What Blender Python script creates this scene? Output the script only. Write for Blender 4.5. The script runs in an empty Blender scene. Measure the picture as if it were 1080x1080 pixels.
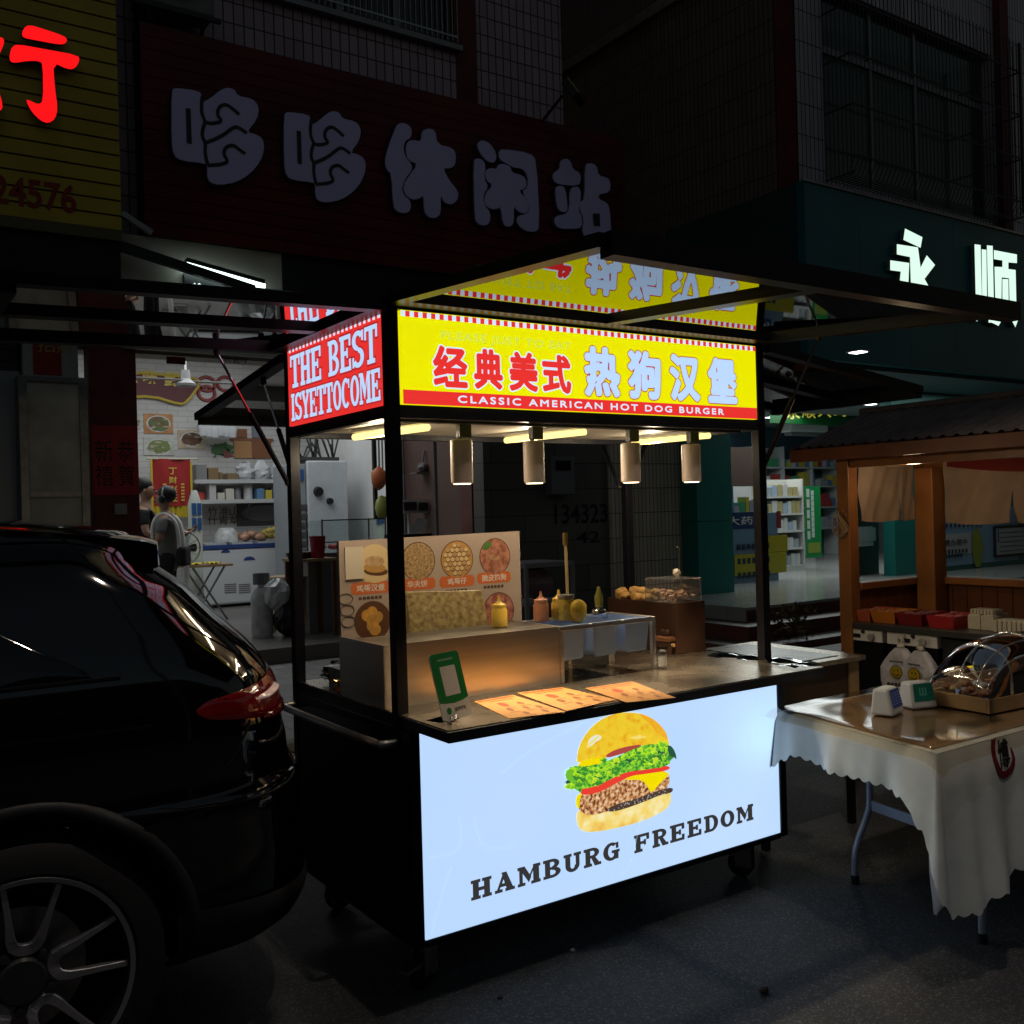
import bpy, bmesh, math, random
from mathutils import Vector, Matrix
random.seed(7)
scene = bpy.context.scene
COL = scene.collection
R = math.radians

# ------------------------------------------------------------------ camera
CAM = Vector((-1.467, -2.856, 1.55))
YAW, ROLL, FPX = R(55.81), R(-1.583), 1040.5
FW = Vector((math.cos(YAW), math.sin(YAW), 0))
_r0 = Vector((math.sin(YAW), -math.cos(YAW), 0)); _u0 = _r0.cross(FW)
RT = _r0*math.cos(ROLL) + _u0*math.sin(ROLL)
UP = -_r0*math.sin(ROLL) + _u0*math.cos(ROLL)
cam_d = bpy.data.cameras.new('camera'); cam = bpy.data.objects.new('camera', cam_d); COL.objects.link(cam)
cam_d.sensor_width = 36; cam_d.sensor_fit = 'HORIZONTAL'; cam_d.lens = 36*FPX/1080
cam_d.clip_start = .05; cam_d.clip_end = 500
M = Matrix((RT, UP, -FW)).transposed().to_4x4(); M.translation = CAM
cam.matrix_world = M
scene.camera = cam

def at(px, py, x=None, y=None, z=None):
    """survey helper: the world point on a plane of known x, y or z seen at a photo pixel"""
    d = FW + RT*((px-540)/FPX) - UP*((py-540)/FPX)
    if x is not None: t = (x-CAM.x)/d.x
    elif y is not None: t = (y-CAM.y)/d.y
    else: t = (z-CAM.z)/d.z
    return CAM + d*t

# ------------------------------------------------------------------ mesh builder
class MB:
    def __init__(s): s.v = []; s.f = []; s.m = []
    def add(s, vs, fs, mi=0):
        n = len(s.v); s.v += [tuple(v) for v in vs]
        for f in fs: s.f.append([i+n for i in f]); s.m.append(mi)
        return s
    def bx(s, x0, x1, y0, y1, z0, z1, mi=0, T=None):
        vs = [Vector((x, y, z)) for z in (z0, z1) for y in (y0, y1) for x in (x0, x1)]
        if T is not None: vs = [T @ v for v in vs]
        return s.add(vs, [(0,2,3,1),(4,5,7,6),(0,1,5,4),(2,6,7,3),(0,4,6,2),(1,3,7,5)], mi)
    def tube(s, pts, r, n=8, mi=0, cap=True, r2=None):
        pts = [Vector(p) for p in pts]; rings = []
        N = len(pts)
        up = None
        for i, p in enumerate(pts):
            d = (pts[min(i+1, N-1)] - pts[max(i-1, 0)]).normalized()
            if up is None:
                up = Vector((0,0,1)) if abs(d.z) < .9 else Vector((1,0,0))
            a = d.cross(up).normalized(); up = a.cross(d).normalized()
            rr = r if r2 is None else r + (r2-r)*i/(N-1)
            rings.append([p + (a*math.cos(2*math.pi*k/n) + up*math.sin(2*math.pi*k/n))*rr for k in range(n)])
        vs = [v for ring in rings for v in ring]; fs = []
        for i in range(N-1):
            for k in range(n):
                fs.append((i*n+k, i*n+(k+1) % n, (i+1)*n+(k+1) % n, (i+1)*n+k))
        if cap: fs += [tuple(range(n))[::-1], tuple(range((N-1)*n, N*n))]
        return s.add(vs, fs, mi)
    def bar(s, a, b, w, h, mi=0, up=(0,0,1)):
        a = Vector(a); b = Vector(b); d = (b-a).normalized(); u = Vector(up)
        if abs(d.dot(u)) > .95: u = Vector((0,1,0))
        sd = d.cross(u).normalized()*(w/2); u = sd.cross(d).normalized()*(h/2)
        vs = [p + q for p in (a, b) for q in (-sd-u, sd-u, sd+u, -sd+u)]
        return s.add(vs, [(0,1,2,3)[::-1],(4,5,6,7),(0,1,5,4),(1,2,6,5),(2,3,7,6),(3,0,4,7)], mi)
    def lathe(s, prof, c, n=20, mi=0, axis=None, T=None):
        c = Vector(c); vs = []
        for r, z in prof:
            for k in range(n):
                a = 2*math.pi*k/n
                v = Vector((r*math.cos(a), r*math.sin(a), z))
                if T is not None: v = T @ v
                vs.append(c+v)
        fs = []
        for i in range(len(prof)-1):
            for k in range(n):
                fs.append((i*n+k, i*n+(k+1) % n, (i+1)*n+(k+1) % n, (i+1)*n+k))
        return s.add(vs, fs, mi)
    def prism(s, poly, F, d0, d1, mi=0):
        """extrude a polygon given in frame F=(o,u,v,n) from depth d0 to d1 along n"""
        o, u, v, nn = F
        area = sum(poly[i][0]*poly[(i+1) % len(poly)][1]-poly[(i+1) % len(poly)][0]*poly[i][1] for i in range(len(poly)))
        if area < 0: poly = poly[::-1]
        k = len(poly)
        vs = [o+u*a+v*b+nn*d0 for a, b in poly] + [o+u*a+v*b+nn*d1 for a, b in poly]
        fs = [tuple(range(k, 2*k)), tuple(range(k))[::-1]]
        fs += [(i, (i+1) % k, k+(i+1) % k, k+i) for i in range(k)]
        return s.add(vs, fs, mi)
    def flat(s, poly, F, d, mi=0):
        o, u, v, nn = F
        area = sum(poly[i][0]*poly[(i+1) % len(poly)][1]-poly[(i+1) % len(poly)][0]*poly[i][1] for i in range(len(poly)))
        if area < 0: poly = poly[::-1]
        return s.add([o+u*a+v*b+nn*d for a, b in poly], [tuple(range(len(poly)))], mi)
    def grid(s, P, mi=0, flip=False):
        """P: rows of points"""
        nr, nc = len(P), len(P[0]); vs = [p for row in P for p in row]; fs = []
        for i in range(nr-1):
            for j in range(nc-1):
                q = (i*nc+j, i*nc+j+1, (i+1)*nc+j+1, (i+1)*nc+j)
                fs.append(q[::-1] if flip else q)
        return s.add(vs, fs, mi)
    def ball(s, c, r, mi=0, n=10, sz=(1,1,1), jit=0):
        prof = []
        vs = []; fs = []; c = Vector(c); m = max(4, n//2+1)
        for i in range(m+1):
            t = math.pi*i/m
            for k in range(n):
                a = 2*math.pi*k/n; rr = r*(1+random.uniform(-jit, jit))
                vs.append(c+Vector((rr*math.sin(t)*math.cos(a)*sz[0], rr*math.sin(t)*math.sin(a)*sz[1], rr*math.cos(t)*sz[2])))
        for i in range(m):
            for k in range(n):
                fs.append(((i+1)*n+k, (i+1)*n+(k+1) % n, i*n+(k+1) % n, i*n+k))
        return s.add(vs, fs, mi)
    def build(s, name, mats, parent=None, smooth=False, bevel=0, origin=None, label=None):
        me = bpy.data.meshes.new(name)
        off = Vector(origin) if origin is not None else Vector((0,0,0))
        me.from_pydata([Vector(v)-off for v in s.v], [], s.f)
        if not isinstance(mats, (list, tuple)): mats = [mats]
        for m in mats: me.materials.append(m)
        me.polygons.foreach_set('material_index', s.m)
        if smooth:
            me.polygons.foreach_set('use_smooth', [True]*len(s.f))
        me.update()
        o = bpy.data.objects.new(name, me); COL.objects.link(o)
        o.location = off
        if smooth == 'auto':
            bm = bmesh.new(); bm.from_mesh(me)
            for e in bm.edges:
                if len(e.link_faces) == 2 and e.calc_face_angle(0) > R(38): e.smooth = False
            bm.to_mesh(me); bm.free()
        if bevel:
            b = o.modifiers.new('Bevel', 'BEVEL'); b.width = bevel; b.segments = 2; b.limit_method = 'ANGLE'; b.angle_limit = R(35)
        if parent is not None:
            o.parent = parent
            o.location = off - world_loc(parent)
        if label: o['label'] = label
        return o

def world_loc(o):
    l = Vector(o.location)
    while o.parent is not None:
        o = o.parent; l = l + Vector(o.location)
    return l
def tag(o, label=None, cat=None, group=None, kind=None):
    if label: o['label'] = label
    if cat: o['category'] = cat
    if group: o['group'] = group
    if kind: o['kind'] = kind
    return o
def thing(name, label, cat, loc=(0,0,0), group=None):
    o = bpy.data.objects.new(name, None); COL.objects.link(o); o.location = loc
    o.empty_display_size = .1
    return tag(o, label, cat, group)
def copy_tree(o, parent=None):
    c = o.copy(); COL.objects.link(c)
    if parent is not None: c.parent = parent
    for ch in list(o.children): copy_tree(ch, c)
    return c

X, Y, Z = Vector((1,0,0)), Vector((0,1,0)), Vector((0,0,1))
def FX(y, x0=0, z0=0): return (Vector((x0, y, z0)), X, Z, -Y)       # faces -Y (the street)
def FL(x, y0=0, z0=0): return (Vector((x, y0, z0)), -Y, Z, -X)      # faces -X
def FT(z): return (Vector((0, 0, z)), X, Y, Z)                      # faces up
def loc2(F, p):
    o, u, v, n = F; d = Vector(p)-o
    return (d.dot(u), d.dot(v))
def smoothpoly(P, it=1):
    for _ in range(it):
        Q = []
        for i in range(len(P)):
            a, b = P[i], P[(i+1) % len(P)]
            Q += [(a[0]*.75+b[0]*.25, a[1]*.75+b[1]*.25), (a[0]*.25+b[0]*.75, a[1]*.25+b[1]*.75)]
        P = Q
    return P
def smoothline(P, it=2):
    for _ in range(it):
        Q = [P[0]]
        for a, b in zip(P, P[1:]):
            Q += [tuple(a[k]*.75+b[k]*.25 for k in range(len(a))), tuple(a[k]*.25+b[k]*.75 for k in range(len(a)))]
        P = Q+[P[-1]]
    return P

# ------------------------------------------------------------------ text
_dgcache = {}
def text_raw(body, offset, track=1):
    key = (body, offset, track)
    if key in _dgcache: return _dgcache[key]
    cu = bpy.data.curves.new('lettering', 'FONT'); cu.body = body; cu.offset = offset; cu.resolution_u = 4; cu.space_character = track
    o = bpy.data.objects.new('lettering', cu); COL.objects.link(o); bpy.context.view_layer.update()
    me = bpy.data.meshes.new_from_object(o.evaluated_get(bpy.context.evaluated_depsgraph_get()))
    vs = [(v.co.x, v.co.y) for v in me.vertices]; fs = [tuple(p.vertices) for p in me.polygons]
    bpy.data.objects.remove(o); bpy.data.curves.remove(cu); bpy.data.meshes.remove(me)
    _dgcache[key] = (vs, fs); return vs, fs
def text(mb, body, F, u0, u1, v0, v1, d, offset=0, mi=0, ref=None, shear=0, grow=0, track=1):
    """flat lettering stretched into the box u0..u1, v0..v1 of frame F (ref: offset whose box is fitted)"""
    o, u, v, n = F
    vs, fs = text_raw(body, offset, track)
    rv = vs if ref is None else text_raw(body, ref)[0]
    ax = min(p[0] for p in rv); bx = max(p[0] for p in rv); ay = min(p[1] for p in rv); by = max(p[1] for p in rv)
    shifts = [(0, 0)]
    if grow: shifts += [(grow*math.cos(2*math.pi*i/12), grow*math.sin(2*math.pi*i/12)) for i in range(12)]
    for i, (sx, sy) in enumerate(shifts):
        P = []
        for a, b in vs:
            tx = (a-ax)/(bx-ax); ty = (b-ay)/(by-ay)
            P.append(o+u*(u0+(u1-u0)*tx+shear*ty*(v1-v0)+sx)+v*(v0+(v1-v0)*ty+sy)+n*(d+i*.00001))
        mb.add(P, fs, mi)

def _arc(cx, cy, rx, ry, a0, a1, tx, ty, n=14):
    P = []
    for i in range(n+1):
        a = R(a0+(a1-a0)*i/n); P.append((cx+rx*math.cos(a), cy+ry*math.sin(a)))
    for i in range(n, -1, -1):
        a = R(a0+(a1-a0)*i/n); P.append((cx+(rx-tx)*math.cos(a), cy+(ry-ty)*math.sin(a)))
    return ('q', P)
def _r(a, b, c, d): return ('p', [(a,b),(c,b),(c,d),(a,d)])
def _p(*pts): return ('p', list(pts))
SLAB = {
 'H': [_r(0,0,.44,.12),_r(.56,0,1,.12),_r(0,.88,.44,1),_r(.56,.88,1,1),_r(.09,.12,.35,.88),_r(.65,.12,.91,.88),_r(.35,.43,.65,.57)],
 'A': [_p((.09,.1),(.23,.1),(.52,.84),(.42,1)),_p((.36,1),(.62,1),(.93,.1),(.62,.1)),_r(.24,.28,.72,.41),_r(0,0,.36,.12),_r(.54,0,1,.12)],
 'M': [_r(.08,.1,.2,1),_r(.7,.1,.94,1),_p((.05,1),(.32,1),(.58,.4),(.47,.12)),_p((.72,1),(.8,1),(.47,.12),(.5,.45)),_r(0,0,.31,.12),_r(.6,0,1,.12),_r(0,.88,.3,1),_r(.72,.88,1,1)],
 'B': [_r(0,0,.5,.12),_r(0,.88,.5,1),_r(.1,.12,.36,.88),_arc(.5,.74,.40,.26,-90,90,.25,.12),_arc(.5,.27,.47,.27,-90,90,.26,.12),_r(.36,.46,.52,.56)],
 'U': [_r(0,.88,.44,1),_r(.6,.88,1,1),_r(.09,.35,.35,.88),_r(.71,.35,.9,.88),_arc(.495,.36,.405,.36,180,360,.25,.14)],
 'R': [_r(0,0,.46,.12),_r(0,.88,.5,1),_r(.1,.12,.36,.88),_arc(.5,.73,.41,.27,-90,90,.25,.12),_r(.36,.46,.52,.58),_p((.42,.5),(.66,.52),(.92,.12),(.66,.0)),_r(.66,0,1.02,.12)],
 'G': [_arc(.5,.5,.5,.5,50,318,.27,.13,20),_r(.53,.42,1,.53),_r(.66,.05,.92,.42),_r(.8,.66,.93,.95)],
 'F': [_r(0,0,.5,.12),_r(.1,.12,.38,.88),_r(0,.88,.95,1),_r(.8,.66,.95,.88),_r(.38,.45,.66,.57),_r(.62,.37,.73,.65)],
 'E': [_r(0,0,.95,.12),_r(0,.88,.95,1),_r(.1,.12,.38,.88),_r(.8,.68,.95,.88),_r(.8,.12,.95,.32),_r(.38,.44,.64,.56),_r(.6,.36,.71,.64)],
 'D': [_r(0,0,.5,.12),_r(0,.88,.5,1),_r(.1,.12,.36,.88),_arc(.48,.5,.5,.5,-90,90,.27,.12)],
 'O': [_arc(.5,.5,.5,.5,0,360,.28,.13,26)],
 'T': [_r(.36,.12,.64,.88),_r(0,.88,1,1),_r(0,.66,.14,.88),_r(.86,.66,1,.88),_r(.2,0,.8,.12)],
 'S': [_arc(.5,.73,.47,.27,25,270,.28,.13),_arc(.5,.27,.48,.27,-155,90,.28,.13),_r(.8,.7,.94,.98),_r(.04,.02,.17,.3)],
 'I': [_r(.0,0,1,.12),_r(.0,.88,1,1),_r(.22,.12,.78,.88)],
 'Y': [_r(.36,.12,.64,.5),_r(.2,0,.8,.12),_p((.03,.9),(.33,.9),(.62,.45),(.38,.4)),_p((.97,.9),(.73,.9),(.42,.45),(.62,.4)),_r(-.02,.88,.42,1),_r(.6,.88,1.02,1)],
 'C': [_arc(.5,.5,.5,.5,48,312,.28,.13,20),_r(.8,.64,.93,.95)],
}
def slab(mb, s, F, u0, u1, v0, v1, d, mi=0, gap=.16, grow=0, widths=None):
    W = {'I': .5, 'M': 1.25, ' ': .55, 'H': 1.05, 'A': 1.05}
    tot = sum(W.get(c, 1) for c in s)+gap*(len(s)-1)
    k = (u1-u0)/tot; cu = u0; o, u, v, n = F
    for c in s:
        w = W.get(c, 1)*k
        if c != ' ':
            for i, (t, P) in enumerate(SLAB[c]):
                Q = [(cu+a*w, v0+b*(v1-v0)) for a, b in P]
                dd = d+i*.00012
                if grow:
                    cx = sum(q[0] for q in Q)/len(Q)
                    if t == 'p':
                        cy = sum(q[1] for q in Q)/len(Q)
                        Q = [(a+math.copysign(grow, a-cx), b+math.copysign(grow, b-cy)) for a, b in Q]
                    else:
                        h = len(Q)//2; ccx = cu+w*.5
                        Q2 = []
                        for j, (a, b) in enumerate(Q):
                            p0 = Q[len(Q)-1-j]; vx, vy = a-p0[0], b-p0[1]; L = math.hypot(vx, vy) or 1
                            Q2.append((a+vx/L*grow, b+vy/L*grow))
                        Q = Q2
                if t == 'p': mb.flat(Q, F, dd, mi)
                else:
                    h = len(Q)//2
                    P3 = [o+u*a+v*b+n*dd for a, b in Q]
                    mb.add(P3, [(j, j+1, len(Q)-2-j, len(Q)-1-j) for j in range(h-1)], mi)
        cu += w+gap*k

# ------------------------------------------------------------------ materials
MATS = {}
def mat(name, col=(.5,.5,.5), rough=.5, metal=0, noise=None, bump=None, emit=None, coat=0, spec=.5, alpha=None, trans=0, ior=1.45, rvar=0, stretch=None):
    if name in MATS: return MATS[name]
    m = bpy.data.materials.new(name); m.use_nodes = True; MATS[name] = m
    nt = m.node_tree; b = nt.nodes['Principled BSDF']; L = nt.links
    b.inputs['Base Color'].default_value = (*col, 1); b.inputs['Roughness'].default_value = rough
    b.inputs['Metallic'].default_value = metal; b.inputs['Specular IOR Level'].default_value = spec
    b.inputs['Coat Weight'].default_value = coat; b.inputs['Coat Roughness'].default_value = .04
    b.inputs['IOR'].default_value = ior
    b.inputs['Transmission Weight'].default_value = trans
    tc = nt.nodes.new('ShaderNodeTexCoord')
    if noise:
        sc, amt = noise[:2]
        nz = nt.nodes.new('ShaderNodeTexNoise'); nz.inputs['Scale'].default_value = sc; nz.inputs['Detail'].default_value = 5
        src = tc.outputs['Object']
        if stretch:
            mp = nt.nodes.new('ShaderNodeMapping'); mp.inputs['Scale'].default_value = stretch; L.new(src, mp.inputs[0]); src = mp.outputs[0]
        L.new(src, nz.inputs['Vector'])
        rp = nt.nodes.new('ShaderNodeValToRGB')
        rp.color_ramp.elements[0].position = .3; rp.color_ramp.elements[1].position = .72
        c2 = noise[2] if len(noise) > 2 else tuple(min(1, c*(1+amt)) for c in col)
        rp.color_ramp.elements[0].color = (*[c*(1-amt) for c in col], 1); rp.color_ramp.elements[1].color = (*c2, 1)
        L.new(nz.outputs['Fac'], rp.inputs['Fac']); L.new(rp.outputs['Color'], b.inputs['Base Color'])
        if rvar:
            mr = nt.nodes.new('ShaderNodeMapRange'); mr.inputs[3].default_value = max(.02, rough-rvar); mr.inputs[4].default_value = rough+rvar
            L.new(nz.outputs['Fac'], mr.inputs[0]); L.new(mr.outputs[0], b.inputs['Roughness'])
    if bump:
        n2 = nt.nodes.new('ShaderNodeTexNoise'); n2.inputs['Scale'].default_value = bump[0]; n2.inputs['Detail'].default_value = 4
        L.new(tc.outputs['Object'], n2.inputs['Vector'])
        bp = nt.nodes.new('ShaderNodeBump'); bp.inputs['Strength'].default_value = bump[1]; bp.inputs['Distance'].default_value = bump[2] if len(bump) > 2 else .01
        L.new(n2.outputs['Fac'], bp.inputs['Height']); L.new(bp.outputs['Normal'], b.inputs['Normal'])
    if emit:
        b.inputs['Emission Color'].default_value = (*emit[0], 1); b.inputs['Emission Strength'].default_value = emit[1]
    if alpha is not None: b.inputs['Alpha'].default_value = alpha
    return m
def grid_mat(name, col, mortar, bw, bh, axes='xz', msize=.006, rough=.35, offset=0, var=.12, bump=.4, spec=.5):
    m = mat(name, col, rough, spec=spec); nt = m.node_tree; L = nt.links; b = nt.nodes['Principled BSDF']
    tc = nt.nodes.new('ShaderNodeTexCoord'); sp = nt.nodes.new('ShaderNodeSeparateXYZ'); cb = nt.nodes.new('ShaderNodeCombineXYZ')
    L.new(tc.outputs['Object'], sp.inputs[0])
    L.new(sp.outputs['XYZ'.index(axes[0].upper())], cb.inputs[0]); L.new(sp.outputs['XYZ'.index(axes[1].upper())], cb.inputs[1])
    br = nt.nodes.new('ShaderNodeTexBrick'); br.offset = offset
    br.inputs['Scale'].default_value = 1; br.inputs['Brick Width'].default_value = bw; br.inputs['Row Height'].default_value = bh
    br.inputs['Mortar Size'].default_value = msize; br.inputs['Mortar Smooth'].default_value = .1
    br.inputs['Color1'].default_value = (*[c*(1-var) for c in col], 1); br.inputs['Color2'].default_value = (*[min(1, c*(1+var)) for c in col], 1)
    br.inputs['Mortar'].default_value = (*mortar, 1)
    L.new(cb.outputs[0], br.inputs['Vector'])
    nz = nt.nodes.new('ShaderNodeTexNoise'); nz.inputs['Scale'].default_value = 1.3; nz.inputs['Detail'].default_value = 6
    L.new(tc.outputs['Object'], nz.inputs['Vector'])
    mx = nt.nodes.new('ShaderNodeMix'); mx.data_type = 'RGBA'; mx.blend_type = 'MULTIPLY'; mx.inputs[0].default_value = .5
    L.new(br.outputs['Color'], mx.inputs[6]); L.new(nz.outputs['Color'], mx.inputs[7])
    hs = nt.nodes.new('ShaderNodeRGBToBW'); L.new(nz.outputs['Color'], hs.inputs[0]); L.new(hs.outputs[0], mx.inputs[7])
    L.new(mx.outputs[2], b.inputs['Base Color'])
    bp = nt.nodes.new('ShaderNodeBump'); bp.inputs['Strength'].default_value = bump; bp.inputs['Distance'].default_value = .004; bp.invert = True
    L.new(br.outputs['Fac'], bp.inputs['Height']); L.new(bp.outputs['Normal'], b.inputs['Normal'])
    return m
def glow(name, col, s=1.0, noise=None):
    """light-box film: backlit print; dull surface"""
    m = mat(name, tuple(c*.4 for c in col), .35, emit=(col, s))
    if noise:
        nt = m.node_tree; L = nt.links; b = nt.nodes['Principled BSDF']
        tc = nt.nodes.new('ShaderNodeTexCoord')
        if noise[0] == 'v':
            nz = nt.nodes.new('ShaderNodeTexVoronoi'); nz.inputs['Scale'].default_value = noise[1]; out = nz.outputs['Distance']
        else:
            nz = nt.nodes.new('ShaderNodeTexNoise'); nz.inputs['Scale'].default_value = noise[1]; nz.inputs['Detail'].default_value = 6; out = nz.outputs['Fac']
        L.new(tc.outputs['Object'], nz.inputs['Vector'])
        rp = nt.nodes.new('ShaderNodeValToRGB'); el = rp.color_ramp.elements
        cs = noise[2]
        while len(el) < len(cs): el.new(.5)
        for i, (p, c) in enumerate(cs): el[i].position = p; el[i].color = (*c, 1)
        L.new(out, rp.inputs['Fac']); L.new(rp.outputs['Color'], b.inputs['Emission Color']); L.new(rp.outputs['Color'], b.inputs['Base Color'])
    return m
def acrylic(name, tint, ior=1.6, rough=.015, solid=0.0):
    """clear sheet: see-through with a mirror-like sheen at grazing angles"""
    m = bpy.data.materials.new(name); m.use_nodes = True; MATS[name] = m; nt = m.node_tree; L = nt.links
    nt.nodes.remove(nt.nodes['Principled BSDF']); out = nt.nodes['Material Output']
    t = nt.nodes.new('ShaderNodeBsdfTransparent'); t.inputs[0].default_value = (*tint, 1)
    g = nt.nodes.new('ShaderNodeBsdfGlossy'); g.inputs['Roughness'].default_value = rough; g.inputs[0].default_value = (.95,.95,.95,1)
    f = nt.nodes.new('ShaderNodeFresnel'); f.inputs[0].default_value = ior
    x = nt.nodes.new('ShaderNodeMixShader'); L.new(f.outputs[0], x.inputs[0]); L.new(t.outputs[0], x.inputs[1]); L.new(g.outputs[0], x.inputs[2])
    if solid:
        d = nt.nodes.new('ShaderNodeBsdfDiffuse'); d.inputs[0].default_value = (.7,.7,.7,1)
        y = nt.nodes.new('ShaderNodeMixShader'); y.inputs[0].default_value = solid
        L.new(x.outputs[0], y.inputs[1]); L.new(d.outputs[0], y.inputs[2]); L.new(y.outputs[0], out.inputs[0])
    else: L.new(x.outputs[0], out.inputs[0])
    return m
def srgb(r, g, b): return tuple((c/255/12.92 if c/255 < .04045 else ((c/255+.055)/1.055)**2.4) for c in (r, g, b))

black_paint = mat('black_powder_coat', (.006,.006,.009), .34, noise=(40,.25), spec=.28)
black_rough = mat('black_welded_steel', (.016,.018,.026), .42, noise=(60,.3), bump=(35,.5,.004))
steel = mat('brushed_stainless', (.70,.69,.67), .31, 1, noise=(40,.10), rvar=.05, stretch=(.04,.04,1))
steel_top = mat('worn_stainless_sheet', (.54,.46,.36), .27, 1, noise=(6,.15), bump=(5,.06,.01), rvar=.06)
steel_dark = mat('dull_steel', (.30,.30,.30), .4, 1, noise=(14,.2))
chrome = mat('chrome', (.7,.7,.72), .12, 1)
white_plastic = mat('white_plastic', (.75,.75,.73), .4)
black_plastic = mat('black_plastic', (.012,.012,.013), .45)
rubber = mat('black_rubber', (.012,.012,.012), .75, noise=(30,.3))
white_paint = mat('white_paint', (.75,.76,.75), .6, noise=(3,.08))
wood_dark = mat('dark_stained_wood', (.10,.038,.016), .42, noise=(6,.35), bump=(20,.2,.004))
wood_orange = mat('varnished_pine', (.30,.12,.035), .38, noise=(5,.3), bump=(18,.2,.004))
wood_pale = mat('pale_plywood', (.40,.25,.11), .5, noise=(9,.25))
cardboard = mat('paper_print', (.70,.60,.50), .6, noise=(12,.05))
PH_E, SH_E, SPOT_E, LAMP_E, SKY_S, SUN_S, TUBE_E, WS_E, SKY_R, SKY_EL, AR_E = 125, 90, 44, 260, .10, .02, 2.8, 2.1, 0, .5, 18
# ================================================================== SETTING
asphalt = mat('asphalt', (.043,.043,.045), .62, noise=(2.2,.35), bump=(240,1.0,.009))
def add_speckle(m, scale, lo, hi, c):
    nt = m.node_tree; L = nt.links; b = nt.nodes['Principled BSDF']
    src = b.inputs['Base Color'].links[0].from_socket
    tc = nt.nodes.new('ShaderNodeTexCoord'); v = nt.nodes.new('ShaderNodeTexVoronoi'); v.inputs['Scale'].default_value = scale
    L.new(tc.outputs['Object'], v.inputs['Vector'])
    sp = nt.nodes.new('ShaderNodeSeparateColor'); L.new(v.outputs['Color'], sp.inputs[0])
    r = nt.nodes.new('ShaderNodeMapRange'); r.inputs[1].default_value = lo; r.inputs[2].default_value = hi
    L.new(sp.outputs[0], r.inputs[0])
    mx = nt.nodes.new('ShaderNodeMix'); mx.data_type = 'RGBA'; L.new(r.outputs[0], mx.inputs[0]); L.new(src, mx.inputs[6]); mx.inputs[7].default_value = (*c, 1)
    L.new(mx.outputs[2], b.inputs['Base Color'])
add_speckle(asphalt, 175, .74, .99, (.14,.14,.142))
tag(MB().add([(-60,-60,0),(60,-60,0),(60,60,0),(-60,60,0)], [(0,1,2,3)]).build('road', asphalt), kind='structure')
pave = grid_mat('pavement_tile', (.20,.19,.18), (.06,.06,.06), .3, .3, 'xy', .006, .6, .5, .15, .6)
concrete = mat('concrete', (.22,.22,.21), .8, noise=(6,.25), bump=(60,.2))
tag(MB().bx(-14,6.3,3.3,6.62,-.2,.1).bx(6.3,20,3.3,3.7,-.2,.1).build('pavement', pave, bevel=.01), kind='structure')
tag(MB().bx(-14,20,3.16,3.298,-.2,.115).build('kerb', concrete, bevel=.015), kind='structure')
# small stones on the asphalt
for (px, py, r, lab) in ((806,1047,.016,'small brown stone lying alone on the open asphalt'), (604,1004,.010,'tiny pale pebble on the asphalt before the light box'), (527,1053,.009,'tiny dark pebble on the road at the bottom of the view')):
    p = at(px, py, z=0)
    tag(MB().ball((p.x, p.y, r*.55), r, 0, 9, (1.2,.9,.75), .22).build('stone', mat('stone_'+lab.split()[1], {'small':(.12,.09,.07),'brown':(.12,.09,.07)}.get(lab.split()[1], (.2,.2,.2) if 'pale' in lab else (.05,.05,.05)), .8), smooth=True, origin=(p.x, p.y, 0)), lab, 'stone', 'loose stones on the road')

# ---------------------------------------------------------------- left building with the open snack shop
tile_pink = grid_mat('pink_mosaic_tile', (.52,.38,.43), (.03,.03,.03), .105, .21, 'xz', .008, .4)
maroon_wall = mat('maroon_render', (.13,.020,.024), .7, noise=(4,.3))
dark_void = mat('dark_interior', (.01,.01,.012), .8)
glass_dark = mat('dark_window_glass', (.01,.012,.014), .08, spec=.6)
alu = mat('grey_window_frame', (.22,.22,.24), .45, .4)
WY = 6.8
lb = thing('shop_building', 'pink tiled shop building with a bright open shop on its ground floor', 'building', (2.5, WY, 0))
wx0, wx1 = at(227,10,y=WY).x, at(480,50,y=WY).x
wz = at(495,58,y=WY).z
m = MB()
m.bx(-9, wx0, WY, WY+.3, 4.0, 13)
m.bx(wx0, wx1, WY, WY+.3, 4.0, wz)
cx0, cx1 = at(503,50,y=WY).x, at(592,50,y=WY).x
m.bx(cx0, cx1, WY, WY+.3, 4.0, 13)
m.bx(wx0, wx1, WY, WY+.3, wz+2.0, 13)
m.build('wall', tile_pink, lb)
MB().bx(wx1, cx0, WY+.02, WY+.3, 4.0, 13).build('pilaster', maroon_wall, lb)
m = MB().bx(cx1-.3, cx1-.002, WY+.3, 16, 0, 13).bx(-9, -8.7, WY+.3, 16, 0, 13).bx(-8.7, cx1-.3, 15.8, 16, 0, 13).bx(-8.7, cx1-.3, WY+.3, 15.8, 12.8, 13)
m.build('side_wall', mat('grey_render', (.14,.13,.13), .8, noise=(2,.3)), lb)
nwin = 4
fr = MB()
for i in range(nwin+1):
    xx = wx0+(wx1-wx0)*i/nwin; fr.bx(xx-.035, xx+.035, WY+.10, WY+.17, wz, wz+2)
fr.bx(wx0, wx1, WY+.09, WY+.175, wz, wz+.07).bx(wx0, wx1, WY+.095, WY+.172, wz+1.2, wz+1.27)
wf = fr.build('window', alu, lb)
MB().bx(wx0, wx1, WY+.13, WY+.14, wz, wz+2).build('pane', glass_dark, wf)
MB().bx(wx0-.05, wx1+.05, WY-.09, WY-.002, wz-.02, wz+.04).build('sill', alu, wf)
sb = MB()
for i in range(42):
    xx = wx0+(wx1-wx0)*i/41; sb.tube([(xx, WY-.06, wz+.07), (xx, WY-.06, wz+1.9)], .007, 5)
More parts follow.
